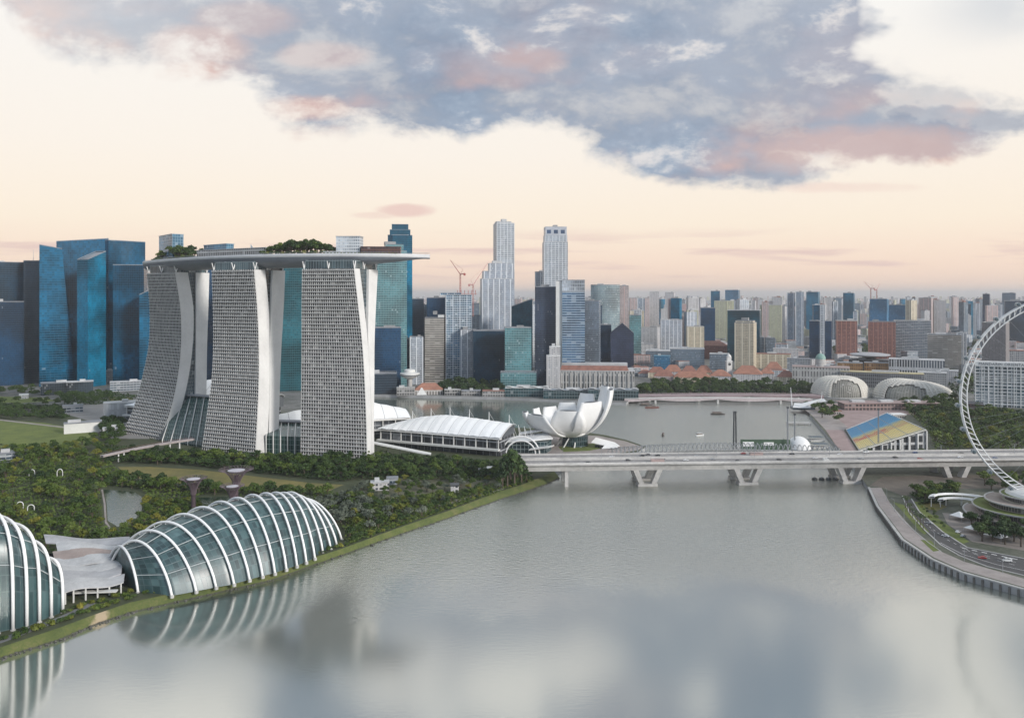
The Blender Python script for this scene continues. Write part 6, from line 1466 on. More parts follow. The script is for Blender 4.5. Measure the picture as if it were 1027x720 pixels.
# far and middle towers of the right half
for a in (
 (631, 651, 299, 2950, PINKW, 'pinkish white slab block right of the pale curved tower'), (651.5, 661, 293, 3000, WHITEP, 'left of two slim pale twin towers on the skyline'), (667, 677, 293.5, 3020, WHITEP, 'right of two slim pale twin towers on the skyline'),
 (679, 701, 305, 3000, fc('red_white_punched', (.50, .36, .35), (.22, .14, .15), 4, 3.2, .25, .3, .85, .3, .7), 'red and white slab block right of the slim twin towers'), (630, 646, 312, 2500, CREAM, 'cream slab right behind the dark gabled tower'),
 (662, 684, 321, 2150, PALEV, 'white vertical ribbed block in the middle distance'), (640, 662, 329, 2100, WHITEP, 'lower white block left of the white ribbed one'), (683, 702, 316, 2600, WHITEP, 'pale block behind the cream square one'),
 (702, 717, 309, 2120, NAVY, 'dark navy block standing alone among pale blocks'), (716.5, 731, 302, 2900, YELP, 'pale yellow tower behind the dark navy block'), (713, 722, 292, 3200, BLUE3, 'small blue tower top on the skyline above the navy block'),
 (727.5, 742, 291, 3150, fc('skyline_blue', (.10, .19, .27), (.03, .10, .18), 3, 3.8, .1, .2, .9, .2, .5), 'blue tower on the skyline above the dark teal slab'), (730, 762.5, 311.5, 1900, TEALD, 'wide dark teal glass slab behind the cream tower'), (737, 758.5, 324, 1700, CREAM, 'tall cream tower with a crown of small turrets'),
 (688, 706, 328, 1920, CREAM, 'square cream block left of the dark teal slab'), (762.5, 784, 306, 2700, YELP, 'wide pale yellow green twin slab'), (756, 766, 338, 1920, GREYBL, 'dark office block with white corner, left of its pair'), (767, 777, 339, 1910, GREYBL, 'dark office block with white corner, right of its pair'),
 (789.5, 797, 294, 2520, TWING, 'left half of a blue grey twin tower with white edges'), (798, 806, 293, 2500, TWING, 'right half of a blue grey twin tower with white edges'), (809, 822, 293, 3050, BLUE3, 'bright blue tower on the skyline right of the twin tower'),
 (815, 827, 306, 2050, BLUE2, 'deep blue upper tower rising behind the navy twin slab'), (812, 822.5, 322, 1800, NAVY, 'left slab of the dark navy pair with a white strip between'), (827, 834, 322, 1805, NAVY, 'right slab of the dark navy pair with a white strip between'), (822.5, 827, 306, 1802, PALEG, 'thin pale strip tower between the two navy slabs'),
 (838.5, 859, 322, 1950, BRICK, 'left of the two red brown tower blocks'), (871.5, 897, 323, 1950, BRICK, 'right of the two red brown tower blocks'), (873, 890.5, 300, 2400, BLUENET, 'tower wrapped in bright blue netting behind the right red block'), (890, 912, 306, 2650, BLUENET, 'lower blue netted block beside the bright blue netted tower'),
 (898, 932, 322, 2000, GREYF, 'wide grey framed office block right of the red brown blocks'), (922, 935, 299, 2600, PINKW, 'left pale beige tower above the grey framed office'), (936.5, 948, 302, 2620, WHITEP, 'right pale beige tower above the grey framed office'), (846, 857, 294, 2850, BLUE3, 'blue tower on the skyline behind the left red block'),
 (963, 973, 305, 2600, SLATE2, 'slate blue tower on the skyline left of the wheel rim'), (986, 992.5, 295, 3000, NAVY, 'thin dark navy tower on the skyline inside the wheel rim'), (1006, 1018, 294, 2900, GREYBL, 'grey green tower at the top of the wheel rim'), (1010, 1046, 302, 2400, SLATE2, 'broad slate tower at the right edge behind the wheel'),
 (932, 962, 336, 1610, BEIGE, 'grey banded long office block left of the wheel rim'), (960, 969, 334, 1620, PALEV, 'pale end tower of the grey banded office block'), (986.5, 1010.5, 324, 1520, TAUPE, 'taupe ribbed tower seen through the wheel above the white grid hotel')):
    px0, px1, yt, Y, m, lab = a; small = Y > 2300
    nm, ct = ('apartment_tower', 'apartment tower') if m in (PINKW, WHITEP, YELP, CREAM, BRICK) else ('office_tower', OT)
    tr_ = ()
    if px0 == 737: tr_ = ((739, 744, 321.5, .9, None), (746, 750, 321.5, .8, None)) if False else ((739, 756, 322, .8, None),)
    tower(nm, lab, ct, px0, px1, yt, Y, m, min(45, (px1 - px0)*Y/F*.8), random.Random(px0).uniform(-.18, .18), plant=1 if not small else 1, tiers=tr_, roofm=random.Random(px1).choice([ROOFG, ROOFP, CONC]))
def crane(px, py_top, py_base, Y, rz, label, col):
    o = thing('tower_crane', label, 'crane', (XA(px, Y), Y + 18, ZA(py_base, Y))); h = (py_base - py_top)*Y/F*.62; mb = MB()
    for sx, sy in ((-1, -1), (1, -1), (1, 1), (-1, 1)): mb.tube([(sx, sy, 0), (sx, sy, h)], .35, 4)
    for i in range(8): z = h*i/8; mb.tube([(-1, -1, z), (1, -1, z + h/8), (1, 1, z), (-1, 1, z + h/8)], .22, 4)
    mb.build('tower_section', col, o); c, s = math.cos(rz), math.sin(rz); J = h*1.15; mb = MB()
    mb.tube([(0, 0, h), (c*J*.62, s*J*.62, h + J*.62)], [.9, .4], 4); mb.tube([(c*-7, s*-7, h + 9), (c*J*.6, s*J*.6, h + J*.6)], .18, 3); mb.build('jib', col, o)
    mb = MB(); mb.tube([(0, 0, h), (-c*12, -s*12, h + 1.5)], .9, 4); mb.box((-c*11, -s*11, h - .5), (4, 3, 4)); mb.build('counter_jib', col, o); mb = MB(); mb.tube([(0, 0, h), (-c*7, -s*7, h + 9)], .35, 4); mb.build('a_frame', col, o)
RED = plain('crane_red', (.42, .12, .10), .6); PALER = plain('crane_pale_red', (.50, .26, .24), .6)
crane(461, 262, 296, 1440, 2.4, 'red luffing crane standing on the blue and white striped tower', RED); crane(474, 266, 318, 1480, .9, 'pale red luffing crane right of the striped tower', PALER)
crane(882, 285, 300, 2410, .7, 'thin crane over the bright blue netted tower', PALER); crane(876, 283, 300, 2420, 2.2, 'second thin crane over the bright blue netted tower, leaning left', PALER)
o = thing('site_deck', 'red steel climbing platform on top of the striped tower', 'construction platform', (XA(468, 1445), 1450, ZA(296, 1445))); mb = MB(); mb.box((0, 0, 2.4), (36, 24, 1)); mb.build('deck', PALER, o)
for i in range(6):
    mb = MB(); mb.tube([(-16 + i*6.4, -11, .6), (-16 + i*6.4, -11, 9)], .5, 4); mb.build('post', RED, o)
# ------------------------------------------------------------------ white grid hotel with rooftop lettering
wg = tower('grid_hotel', 'white grid fronted hotel with dark rooftop lettering at the right edge', 'hotel', 982.5, 1075, 369, 1120, fc('hotel_grid', (.60, .615, .62), (.10, .145, .17), 5.6, 5.3, .10, .20, .95, .15, .5, var=.5), 30, .12, roofm=ROOFP, plant=2)
wl = wg.children[0].data.vertices; xs = [v.co.x for v in wl]; ys = [v.co.y for v in wl]; zt = max(v.co.z for v in wl); x0, x1, y0 = min(xs), max(xs), min(ys)
mb = MB(); mb.hexa([(x0 - .5, y0 - .6, zt + .1), (x1, y0 - .6, zt + .1), (x1, y0 + 9, zt + .1), (x0 - .5, y0 + 9, zt + .1), (x0 - .5, y0 - .6, zt + 7), (x1, y0 - .6, zt + 7), (x1, y0 + 9, zt + 7), (x0 - .5, y0 + 9, zt + 7)]); mb.build('sign_band', WHITE, wg)
tx = bpy.data.curves.new('rooftop_lettering', 'FONT'); tx.body = 'MANDARIN ORIENTAL'; tx.size = 5.2; tx.extrude = .12; tx.space_character = 1.12
tmp = bpy.data.objects.new('rooftop_lettering', tx); COL.objects.link(tmp); dg = bpy.context.evaluated_depsgraph_get(); me = bpy.data.meshes.new_from_object(tmp.evaluated_get(dg)); bpy.data.objects.remove(tmp)
me.materials.clear(); me.materials.append(plain('sign_dark', (.10, .10, .11), .5)); lt = link('rooftop_lettering', me, wg, (x0 + 4, y0 - .75, zt + 1.7)); lt.rotation_euler = (R_(90), 0, 0)
# vertical and horizontal frame relief on the front
for i in range(17):
    mb = MB(); x = x0 + (x1 - x0)*i/16; mb.box((x, y0 - .45, zt/2), (.8, .9, zt - .3)); mb.build('mullion', WHITE, wg)
for i in range(1, 13):
    mb = MB(); mb.box(((x0 + x1)/2, y0 - .3, zt*i/13), (x1 - x0, .6, .8)); mb.build('spandrel', WHITE, wg)
tower('hotel_annex', 'low brown annex at the foot of the white grid hotel', 'annex', 968, 985, 405, 1090, fc('brown_wall', (.20, .13, .12), (.05, .04, .04), 4, 4, .15, .25, .8, .3, .7), 20, plant=0)
# ------------------------------------------------------------------ civic buildings and waterfront
def block(name, label, cat_, px0, px1, ytop, ybase, mat, dep=20, roofm=None, hip=0.0, yaw=0.0, extra=None, group=None):
    Y = F*161/(ybase - CY); Wd = (px1 - px0)*Y/F; xc = XA((px0 + px1)/2, Y); az = math.atan2(xc, Y); h = max(3, ZA(ytop, Y) - 4)
    o = thing(name, label, cat_, (xc + math.sin(az)*dep/2, Y + math.cos(az)*dep/2, 3.6), -az + yaw, group); hw = Wd/2; mb = MB(); eh = h if not hip else h*(1 - hip)
    pl = [(-hw, -dep/2), (hw, -dep/2), (hw, dep/2), (-hw, dep/2)]; mb.walls([(x, y, 0) for x, y in pl], [(x, y, eh) for x, y in pl]); mb.build('wall', mat, o)
    mb = MB()
    if hip:
        e = [(x*1.03, y*1.06, eh) for x, y in pl]; r0, r1 = (-hw + dep*.45 if hw > dep*.5 else 0, 0, h), (hw - dep*.45 if hw > dep*.5 else 0, 0, h)
        mb.face([e[0], e[1], r1, r0]); mb.face([e[1], e[2], r1]); mb.face([e[2], e[3], r0, r1]); mb.face([e[3], e[0], r0]); mb.face(e[::-1])
    else: mb.box((0, 0, eh + .45), (Wd + .8, dep + .8, .9))
    mb.build('roof', roofm or ROOFG, o)
    if not hip and Wd > 14:
        q = random.Random(int(px0*3 + ybase)); mb = MB(); mb.box((q.uniform(-.25, .25)*Wd, 0, eh + 2.3), (Wd*q.uniform(.15, .35), dep*.4, 2.8)); mb.build('plant_room', ROOFP, o)
    return o, Wd, eh
CLASS = fc('classical_colonnade', (.46, .45, .43), (.17, .17, .17), 5.0, 13, .26, .1, .86, .35, .7)
o, Wd, eh = block('colonnaded_hotel', 'long grey colonnaded building with a red roof band on the far waterfront', 'hotel', 556, 636, 372, 391, CLASS, 60, ROOFP)
mb = MB(); hw = Wd/2; mb.hexa([(-hw*.86, -27, eh + .95), (hw*.86, -27, eh + .95), (hw*.86, -10, eh + .95), (-hw*.86, -10, eh + .95), (-hw*.82, -22, eh + 8), (hw*.82, -22, eh + 8), (hw*.82, -12, eh + 8), (-hw*.82, -12, eh + 8)]); mb.build('roof_band', TILE, o)
mb = MB(); mb.box((0, 4, eh + 7), (Wd*.84, 18, 9)); mb.build('attic', ROOFP, o)
for i in range(17):
    mb = MB(); x = -hw*.95 + hw*1.9*i/16; mb.tube([(x, -31.2, 5), (x, -31.2, eh - 3)], .7, 8); mb.build('column', CONC, o)
for i, (a, b, yt, yb) in enumerate(((507, 550, 389, 398), (545, 590, 391.5, 400), (590, 640, 391, 401.5))):
    o, Wd, eh = block('waterfront_pavilion', ['low pavilion with a white curling roof at the left of the far waterfront row', 'low dark glass pavilion with pale roof behind the lotus museum', 'low dark glazed pavilion at the right end of the far waterfront row'][i], 'pavilion', a, b, yt, yb, fc('pavilion_teal_glass', (.16, .20, .21), (.02, .05, .058), 4, 5, .06, .08, .92, .15, .5), 20, plain('pavilion_roof', (.24, .28, .32), .5) if i else WHITE)
    mb = MB(); n = 20; mb.grid([[(-Wd/2 + Wd*j/n, y_, eh + 1.6 + 1.3*math.sin(j*1.1)) for j in range(n + 1)] for y_ in (-12, 2)]); mb.build('roof_wave', CREAMW if i == 0 else ROOFP, o)
o, Wd, eh = block('pier_building', 'small white gabled pier building with an orange roof on the far waterfront', 'pier building', 416, 444, 384.5, 396, fc('pier_wall', (.58, .55, .52), (.12, .11, .1), 4.5, 9, .2, .05, .7, .3, .7), 26, TILE2, .55)
mb = MB(); mb.hexa([(-Wd*.44, -13.6, 0), (-Wd*.06, -13.6, 0), (-Wd*.06, -13.1, 0), (-Wd*.44, -13.1, 0), (-Wd*.27, -13.6, 12), (-Wd*.23, -13.6, 12), (-Wd*.23, -13.1, 12), (-Wd*.27, -13.1, 12)]); mb.build('gable', WHITE, o)
o = thing('mushroom_tower', 'white flying saucer top on a single thick column by the far waterfront', 'viewing tower', (XA(411, 1300), 1300, 3.6))
mb = MB(); mb.lathe([(4.2, 0), (4.0, 24)], n=16); mb.build('column', CONC, o); mb = MB(); mb.lathe([(3, 22.5), (8, 24.5), (15.5, 29), (16, 31), (16, 33), (9, 34), (9, 38), (7, 39), (0, 39.3)], n=28); mb.build('saucer', CREAMW, o, smooth=False); mb = MB(); mb.lathe([(15.75, 29.3), (16.2, 29.3), (16.2, 30.8), (15.75, 30.8)], n=28); mb.build('window_ring', GLASSD, o)
for a in ((398, 416, 389, 396.5, 'low grey block left of the small pier building'), (446, 462, 391, 396.5, 'row of low sheds right of the small pier building'), (463, 482, 392, 397, 'low dark shed by the moored boats of the far waterfront'), (484, 506, 392, 398, 'low pale shed left of the waterfront pavilions')):
    block('waterfront_shed', a[4], 'shed', a[0], a[1], a[2], a[3], fc('shed_wall', (.36, .35, .34), (.06, .06, .06), 4, 5, .12, .15, .8, .3, .7), 16, random.Random(a[0]).choice([ROOFG, CONC, TILE]))
# clock tower and red roofed theatre halls
Yc = F*161/(381 - CY); o = thing('clock_tower', 'slim white clock tower among red roofs beyond the low bay bridge', 'clock tower', (XA(731, Yc), Yc, 3.6)); h = ZA(355, Yc) - 4
mb = MB(); mb.box((0, 0, h*.36), (10, 10, h*.72)); mb.build('shaft', CREAMW, o); mb = MB(); mb.box((0, 0, h*.735), (11.5, 11.5, 1.4)); mb.build('cornice', WHITE, o); mb = MB(); mb.box((0, 0, h*.815), (7.6, 7.6, h*.15)); mb.build('belfry', CREAMW, o)
mb = MB(); mb.lathe([(4.6, h*.89), (4.3, h*.93), (2.4, h*.98), (.3, h*1.02), (0, h*1.06)], n=14); mb.build('cupola', CREAMW, o); mb = MB(); mb.tube([(0, -5.15, h*.62), (0, -5.25, h*.62)], 2.6, 20); mb.build('clock_face', DARKM, o)
rl = random.Random(3)
for a in ((712, 733, 371, 383, WHITEP, 'white theatre hall left of the clock tower'), (736, 764, 367, 383, WHITEP, 'white hall with a big orange hip roof right of the clock tower')):
    block('theatre_hall', a[5], 'theatre', a[0], a[1], a[2], a[3], a[4], 34, TILE2, .5)
for i, (px0, px1, yt, yb) in enumerate(((650, 668, 368, 379), (666, 684, 366, 379.5), (683, 699, 367, 380), (698, 714, 366.5, 380), (640, 654, 371, 378), (768, 784, 363, 376), (780, 797, 372, 384), (762, 776, 369, 380), (656, 676, 371, 383), (676, 712, 373, 384))):
    block('red_roofed_house', ['long', 'steep', 'low', 'broad', 'small', 'upper', 'front', 'square', 'leftmost front', 'longest front'][i] + ' red tiled house in the cluster ' + ('left' if px0 < 720 else 'right') + ' of the clock tower', 'house', px0, px1, yt, yb, [CREAM, WHITEP, PINKW][i % 3], 22, [TILE, TILE2][i % 2], .5, group='red roofed houses near the clock tower')
# old court with green dome, wings, saucer-topped court
o, Wd, eh = block('domed_court', 'long grey classical court with a small green dome left of the shell domes', 'court building', 796, 850, 368.5, 386, CLASS, 40, plain('pinkish_roof', (.36, .27, .25), .8))
for s in ((0,),):
    mb = MB(); mb.lathe([(9.5, eh), (9.5, eh + 9), (8.6, eh + 9.5), (8.6, eh + 14)], n=20); mb.build('drum', CLASS if False else CONC, o); mb = MB(); mb.lathe([(8.8*math.cos(a), eh + 14 + 10*math.sin(a)) for a in np.linspace(0, math.pi/2, 8)] + [(0, eh + 24.2)], n=20); mb.build('dome', plain('copper_green', (.22, .36, .31), .6, .2, .3), o, smooth=True); mb = MB(); mb.lathe([(1.4, eh + 23.6), (1.3, eh + 27), (0, eh + 30)], n=10); mb.build('lantern', CREAMW, o)
o, Wd, eh = block('saucer_court', 'dark court building topped by a broad grey flying saucer roof', 'court building', 853, 892, 361, 376, fc('court_dark', (.09, .10, .11), (.03, .035, .04), 3, 4, .08, .12, .94, .2, .5), 36)
mb = MB(); mb.lathe([(10, eh + .9), (10, eh + 5)], n=24); mb.build('drum', DARKM, o); mb = MB(); mb.lathe([(6, eh + 5), (30, eh + 7), (38, eh + 9.5), (37, eh + 11), (20, eh + 13.5), (0, eh + 14)], n=40); mb.build('saucer', plain('saucer_grey', (.36, .36, .37), .5, .1), o, smooth=False)
for a, b, w_ in ((841, 864, 'left'), (868, 892, 'right')):
    block('court_wing', w_ + ' amber glazed wing below the flying saucer roof', 'court wing', a, b, 364, 379, fc('amber_wall', (.42, .24, .10), (.20, .11, .05), 4, 7, .1, .1, .9, .3, .6), 20, ROOFG)
o, Wd, eh = block('columned_office', 'white columned office with flat roof right of the amber wings', 'office building', 894, 944, 361, 381, fc('white_columns', (.56, .56, .56), (.05, .06, .075), 4.5, 22, .2, .08, .82, .2, .6), 40, ROOFP)
block('long_hall', 'long grey hall under a thin yellow edged roof behind the shell domes', 'hall', 846, 922, 374, 389, fc('hall_grey', (.25, .25, .26), (.06, .065, .07), 3, 6, .14, .1, .9, .3, .6), 26, plain('yellow_roof', (.50, .43, .25), .7))
block('stone_block', 'pale stone block between the long hall and the dark trees', 'office building', 922, 948, 374, 388, fc('stone_grid', (.40, .40, .40), (.12, .13, .14), 3.4, 4, .22, .3, .8, .3, .7), 26, ROOFP)
o, Wd, eh = block('brick_complex', 'low red brick complex left of the cream turreted tower', 'shopping centre', 699, 729, 342, 360, fc('red_brick', (.27, .11, .095), (.10, .06, .06), 3, 3.6, .22, .3, .85, .3, .7), 40, TILE, .25)
block('glass_hall', 'long low dark glass building with a pale flat roof below the white ribbed block', 'office building', 672, 706, 350, 368, GREYBL, 50, ROOFP)
block('glass_hall', 'low grey blue building with a light roof left of the long dark glass one', 'office building', 648, 672, 352, 370, GREYBL, 40, ROOFP)
block('blue_hoarding', 'building wrapped in blue sheeting above the red roofs', 'building site', 656, 672, 357, 372, BLUENET, 20, plain('blue_sheet', (.07, .22, .32), .6))
for i, a in enumerate(((712, 731, 355, 371, 'grey blue low block behind the white theatre hall'), (756, 792, 355, 370, 'long cream low block right of the turreted tower'), (790, 812, 360, 373, 'pale grey terrace block left of the navy pair'), (776, 800, 350, 366, 'white low block under the blue grey twin tower'), (632, 652, 356, 370, 'pale low block left of the blue sheeting'), (636, 655, 345, 362, 'white low rise right of the gabled tower'), (944, 960, 372, 386, 'small white block in the trees right of the shell domes'), (1008, 1040, 352, 376, 'low white block behind the white grid hotel'))):
    block('low_block', a[4], 'low building', a[0], a[1], a[2], a[3], [GREYBL, CREAM, GREYF, WHITEP, PINKW, WHITEP, WHITEP, WHITEP][i], 26, [ROOFP, TILE, ROOFG][i % 3])
# low pavilions and yards at the left, in front of the blue cluster
for i, a in enumerate(((43, 70, 384, 396, 'glass pavilion at the foot of the slanted blue tower', GLASSD, ROOFG), (68, 92, 383, 395, 'pavilion with a pale wavy canopy at the foot of the blue cluster', GLASSD, ROOFP), (105, 117, 372, 384, 'small pale block at the foot of the biggest blue tower', WHITEP, ROOFP), (112, 142, 383, 392, 'low grey service block left of the left hotel tower', GREYF, ROOFP), (106, 142, 404, 422, 'long white and grey shed beside the left hotel tower', fc('ribbed_shed', (.46, .47, .48), (.30, .31, .32), 3, 14, .1, .1, .9, .5, .7), ROOFP), (64, 82, 407, 414, 'low grey shed on the paved yard', GREYF, ROOFG), (66.5, 100, 424, 434, 'low cream wall building at the corner of the lawn', CREAMW, ROOFG), (104, 120, 430, 437, 'small pale pavilion in the trees below the left hotel tower', WHITEP, ROOFP), (20, 28, 396, 400, 'tiny white hut on the far lawn', WHITEP, WHITE), (-10, 18, 455, 462, 'flat grey pavilion at the left edge by the wood', GREYF, ROOFG))):
    block('low_pavilion', a[4], 'pavilion', a[0], a[1], a[2], a[3], a[5], 14 if i not in (0, 1, 3, 4) else 22, a[6])
for px, py in ((7, 386), (13, 386), (22, 385)):
    g = G(px, py); o = thing('flag_pole', 'tall thin pole in front of the dark left edge tower', 'pole', (g.x, g.y, 4), group='poles before the left edge tower'); mb = MB(); mb.tube([(0, 0, -.3), (0, 0, 34)], [.4, .15], 5); mb.build('pole', STEEL, o)
# garden buildings among the trees right of the dome
for i, a in enumerate(((372, 390, 484, 492, 'small white roofed cafe in the waterside garden'), (388, 399, 480, 486, 'tiny grey roofed hut behind the white roofed cafe'), (452, 460, 487, 494, 'dark kiosk near the right end of the waterside garden'), (480, 494, 470, 476, 'pale hut by the road at the foot of the vaulted hall'))):
    block('garden_hut', a[4], 'hut', a[0], a[1], a[2], a[3], WHITEP if i % 2 == 0 else GREYF, 8, [ROOFP, ROOFG, DARKM, ROOFP][i])

# ------------------------------------------------------------------ far city: blocks one can still tell apart, then the mass behind
FACS = [WHITEP, PINKW, PALEG, YELP, PALEV, GREYBL, CREAM, WHITEP, PINKW, TWING, PALEV, PALEG, WHITEP, WHITEP, BLUE3]
q = random.Random(77); zone = lambda px: 'left of the white towers' if px < 490 else 'left of the gabled tower' if px < 635 else 'above the red roofs' if px < 735 else 'behind the cream tower' if px < 835 else 'behind the red brown blocks' if px < 960 else 'behind the wheel rim'
def simple(name, label, cat_, x, y, w_, d, h, rz, mat, roofm, group, plantroom=True):
    o = thing(name, label, cat_, (x, y, 3.5), rz, group); mb = MB(); pl = [(-w_/2, -d/2), (w_/2, -d/2), (w_/2, d/2), (-w_/2, d/2)]
    mb.walls([(a, b, 0) for a, b in pl], [(a, b, h) for a, b in pl]); mb.build('facade', mat, o); mb = MB(); mb.box((0, 0, h + .4), (w_ + .5, d + .5, .8))
    if plantroom: mb.box((w_*.1, 0, h + 2.6), (w_*.35, d*.5, 3.6))
    mb.build('roof', roofm, o); return o
cn = {WHITEP: 'white', PINKW: 'pinkish', PALEG: 'pale grey', YELP: 'pale yellow', PALEV: 'pale ribbed', GREYBL: 'grey blue', CREAM: 'cream', TWING: 'blue grey', BRICK: 'brick red', BLUE3: 'blue'}
for i in range(40):
    Y = q.uniform(1750, 2300); px = q.choice([q.uniform(396, 480), q.uniform(505, 640), q.uniform(-10, 60), q.uniform(520, 640)]); m = q.choice([WHITEP, GREYBL, PALEG, SLATE2, TEAL2, PALEV, BEIGE, PINKW]); yt = q.uniform(303, 326)
    simple('mid_rise', '%s tower of middle height in the second row %s' % ({SLATE2: 'dark blue', TEAL2: 'teal', BEIGE: 'beige'}.get(m, cn.get(m, 'pale')), zone(px)), 'office tower', XA(px, Y), Y, q.uniform(18, 34), q.uniform(16, 26), max(20, ZA(yt, Y) - 4), q.uniform(-.5, .5), m, q.choice([ROOFG, ROOFP]), 'second row towers ' + zone(px))
for i in range(270):
    Y = q.uniform(2250, 5200); px = q.choice([q.uniform(628, 1040), q.uniform(628, 1040), q.uniform(628, 1040), q.uniform(455, 640), q.uniform(-20, 480)]); x = XA(px, Y)
    yt = q.choice([q.uniform(297, 307), q.uniform(299, 318)]); h = max(18, ZA(yt, Y) - 4); h = min(h, 150)
    w_ = q.uniform(13, 34); m = q.choice(FACS)
    simple('apartment_block', 'distant %s tower block on the skyline %s' % (cn[m], zone(px)), 'apartment block', x, Y, w_, q.uniform(12, 22), h, q.uniform(-.6, .6), m, q.choice([ROOFG, ROOFP, CONC, TILE]), 'distant tower blocks ' + zone(px))
for i in range(190):
    Y = q.uniform(1560, 2700); px = q.uniform(634, 1030); x = XA(px, Y); yb = CY + F*161/Y
    if any(a < px < b and c < yb < d for a, b, c, d in ((735, 760, 355, 380), (636, 830, 384, 420), (690, 735, 355, 378))): continue
    w_ = q.uniform(12, 32); m = q.choice([WHITEP, PINKW, WHITEP, GREYF, PALEG, WHITEP])
    simple('low_rise', 'small %s low rise in the streets %s' % (cn.get(m, 'grey'), zone(px)), 'low rise', x, Y, w_, q.uniform(12, 24), q.uniform(8, 24), q.uniform(-.5, .5), m, q.choice([ROOFG, ROOFP, TILE, TILE2, CONC]), 'low rise buildings ' + zone(px), False)
mb = MB()
def mass(Y0, Y1, n, hmax):
    for i in range(n):
        Y = q.uniform(Y0, Y1); px = q.uniform(-60, 1090); x = XA(px, Y); h = q.uniform(10, hmax)*(.5 + .5*q.random()); w_, d = q.uniform(12, 42), q.uniform(12, 26); rz = q.uniform(-.7, .7); cs, sn = math.cos(rz), math.sin(rz)
        pl = [(x + a*cs - b*sn, Y + a*sn + b*cs) for a, b in ((-w_/2, -d/2), (w_/2, -d/2), (w_/2, d/2), (-w_/2, d/2))]; mi = q.randrange(5)
        mb.walls([(a, b, 3) for a, b in pl], [(a, b, h) for a, b in pl], mi); mb.face([(a, b, h) for a, b in pl], None, 5)
mass(2300, 4000, 900, 45); mass(3600, 5600, 1500, 85); mass(5000, 9000, 3200, 130); mass(9000, 15000, 2400, 155)
struct(mb.build('far_city', [WHITEP, PINKW, PALEG, YELP, GREYBL, ROOFP]), 'stuff')
# ------------------------------------------------------------------ trees of the far shore and the right bank
def grove(poly, n, gap, keys, s0, s1, lab, group, seed, excl=()):
    for x, y in scatter(poly, n, gap, excl, seed=seed): place(tr.choice(keys), x, y, 3.8, tr.uniform(s0, s1), lab, 'tree', group)
cover('undergrowth', [(656, 386), (700, 385), (730, 386), (800, 388), (815, 391), (815, 397), (700, 397), (640, 397), (640, 391)], 9000, 1.5, 1, 8, 'dark', [], 71)
cover('undergrowth', [(898, 405), (960, 402), (985, 412), (1060, 418), (1080, 452), (935, 452), (934, 436), (915, 418)], 16000, 1.0, .5, 5.5, 'broad', [], 72)
cover('undergrowth', [(925, 345), (990, 345), (990, 395), (955, 396), (945, 372), (926, 356)], 7000, 2.2, 1, 9, 'dark', [], 73)
cover('undergrowth', [(606, 366), (640, 366), (640, 374), (600, 374)], 2500, 2.0, 1, 9, 'dark', [], 74)
cover('undergrowth', [(440, 388), (505, 389), (504, 396), (440, 395)], 3000, 1.5, 1, 8, 'dark', [], 75)
cover('undergrowth', [(835, 352), (930, 345), (930, 356), (840, 360)], 4000, 2.2, 1, 9, 'dark', [], 76)
cover('undergrowth', [(912, 496), (948, 490), (962, 492), (948, 505), (925, 506)], 2500, .7, .5, 4, 'dark', [], 77)
cover('undergrowth', [(60, 396), (112, 394), (140, 398), (128, 404), (62, 408)], 4000, 1.0, .5, 5, 'dark', [[(60, 403), (64, 403), (64, 418), (60, 418)]], 78)
cover('undergrowth', [(-40, 405), (62, 408), (66, 420), (-40, 415)], 5000, 1.0, .5, 5, 'dark', [[(-80, 409), (60, 411), (62, 416), (-80, 415)]], 79)
grove([(656, 386), (700, 385), (730, 386), (800, 388), (815, 391), (815, 397), (700, 397), (640, 397), (640, 391)], 120, 10.5, ['dark', 'broad', 'dark'], .95, 1.4, 'dark rounded tree in the belt along the far shore behind the low bridges', 'trees of the far shore belt', 51)
grove([(440, 388), (505, 389), (504, 396), (440, 395)], 36, 12, ['dark'], 1.1, 1.6, 'dark tree in the clump on the far waterfront below the navy block', 'trees below the navy block', 52)
grove([(606, 366), (640, 366), (640, 374), (600, 374)], 24, 13, ['dark', 'broad'], 1.0, 1.5, 'tree in the clump behind the colonnaded building', 'trees behind the colonnaded building', 53)
grove([(925, 345), (990, 345), (990, 395), (955, 396), (945, 372), (926, 356)], 40, 18, ['dark', 'broad'], 1.1, 1.8, 'dark tree among the civic buildings left of the wheel rim', 'trees left of the wheel rim', 54)
grove([(835, 352), (930, 345), (930, 356), (840, 360)], 30, 20, ['dark', 'broad'], 1.3, 2.0, 'tree on the rise behind the flying saucer roof', 'trees behind the flying saucer roof', 55)
grove([(898, 405), (960, 402), (985, 412), (1060, 418), (1080, 452), (935, 452), (934, 436), (915, 418)], 230, 6.8, ['broad', 'dark', 'broad', 'fresh'], .7, 1.2, 'dense green tree in the park behind the wheel rim', 'trees of the park behind the wheel', 56)
grove([(806, 408), (835, 408), (846, 426), (832, 428), (818, 414)], 14, 9, ['broad', 'dark'], .8, 1.1, 'tree beside the white sail pavilion at the end of the bay', 'trees beside the sail pavilion', 57)
grove([(1000, 350), (1070, 345), (1070, 372), (1012, 366)], 26, 16, ['dark', 'broad'], 1.2, 1.7, 'dark tree behind the white grid hotel', 'trees behind the white grid hotel', 58)
grove([(862, 456), (925, 456), (930, 462), (868, 462)], 18, 5, ['broad', 'dark'], .4, .6, 'small hedge tree at the foot of the grandstand', 'hedge trees before the grandstand', 59)
grove([(912, 496), (948, 490), (962, 492), (948, 505), (925, 506)], 16, 6, ['broad', 'dark'], .6, .9, 'tree in the corner below the road bridge on the right bank', 'trees below the bridge on the right bank', 60)
grove([(972, 528), (1030, 532), (1060, 545), (1030, 552), (985, 545)], 18, 6.5, ['dark'], .75, 1.05, 'dark tree standing in front of the terraced terminal', 'trees before the terminal', 61)
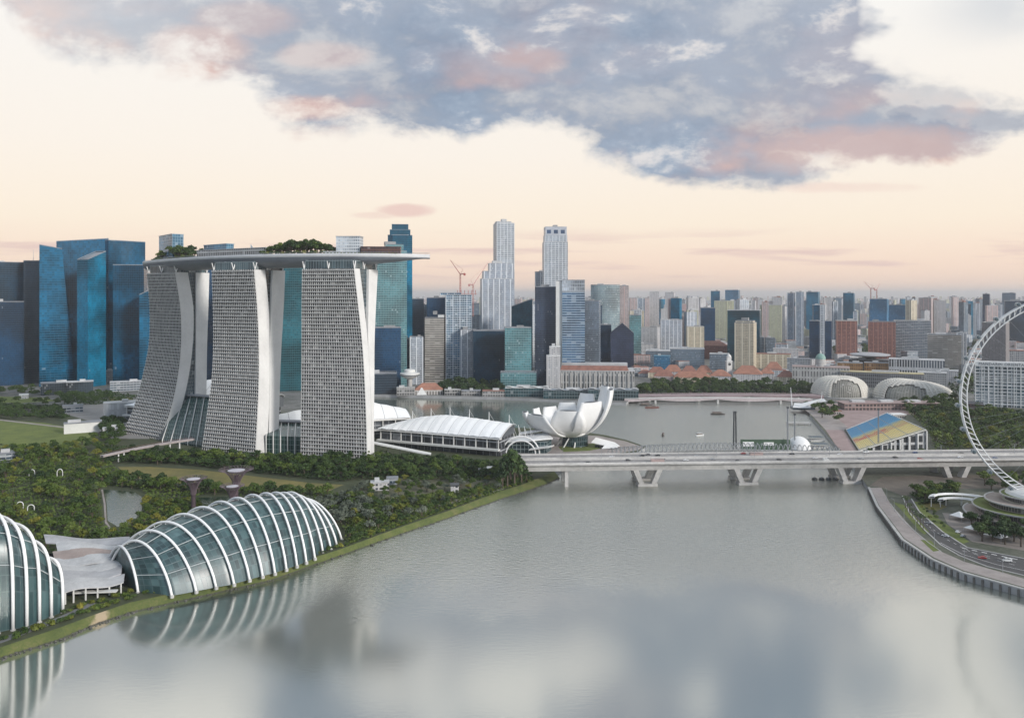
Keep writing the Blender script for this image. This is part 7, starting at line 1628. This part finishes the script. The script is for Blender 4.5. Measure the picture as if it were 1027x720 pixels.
grove([(985, 482), (1060, 486), (1060, 500), (990, 494)], 16, 8, ['broad', 'dark'], .8, 1.1, 'tree between the terraced terminal and the road bridge', 'trees behind the terminal', 62)
grove([(-30, 390), (60, 390), (62, 408), (-30, 408)], 46, 9, ['dark', 'broad'], .7, 1.1, 'tree in the rows on the far lawn at the left edge', 'trees of the far lawn', 63, [[(-60, 398), (0, 397.5), (40, 398.5), (60, 402), (20, 404), (-60, 403)]])
grove([(-30, 409), (62, 412), (66, 424), (-30, 418)], 70, 7, ['dark'], .7, 1.0, 'dark tree in the long row above the lawn', 'trees of the row above the lawn', 64)
grove([(60, 398), (110, 396), (112, 404), (62, 406)], 34, 8, ['dark'], .7, 1.0, 'dark tree in the row below the blue cluster', 'trees below the blue cluster', 65)
grove([(100, 424), (124, 424), (128, 442), (104, 444)], 34, 6.5, ['dark'], .7, 1.1, 'dark tree in the clump left of the left hotel tower', 'trees left of the left hotel tower', 66)
grove([(-30, 452), (60, 449), (95, 441), (118, 446), (112, 458), (60, 462), (-30, 462)], 60, 7.5, ['broad', 'dark', 'fresh'], .6, .95, 'tree in the belt below the lawn', 'trees below the lawn', 67)
for x, y in along([(908, 508), (920, 526), (928, 534)], 7, jit=1) : place('palm', x, y, 4, tr.uniform(.7, 1.0), 'palm on the grass verge of the right hand promenade', 'palm', 'palms on the promenade verge')
for x, y in scatter([(915, 505), (925, 504), (950, 522), (968, 540), (950, 532), (930, 520)], 14, 4, seed=68): place('shrub', x, y, 4, tr.uniform(.5, .9), 'shrub on the grass strip beside the shore road', 'shrub', 'shrubs beside the shore road')
plant_all()
# ================================================================== HAZE
HZ = MB(); HZ.hexa([(-160000, -2500, -5), (160000, -2500, -5), (160000, 175000, -5), (-160000, 175000, -5), (-160000, -2500, 345), (160000, -2500, 345), (160000, 175000, 345), (-160000, 175000, 345)])
hm = bpy.data.materials.new('haze'); hm.use_nodes = True; T = NT(hm.node_tree); T.n.clear()
pv = T.node('ShaderNodeVolumePrincipled'); pv.inputs['Color'].default_value = (.95, .965, 1.0, 1); pv.inputs['Density'].default_value = 5.5e-5; pv.inputs['Anisotropy'].default_value = .7
T.l.new(pv.outputs[0], T.node('ShaderNodeOutputMaterial').inputs['Volume'])
struct(HZ.build('haze', hm), 'stuff')
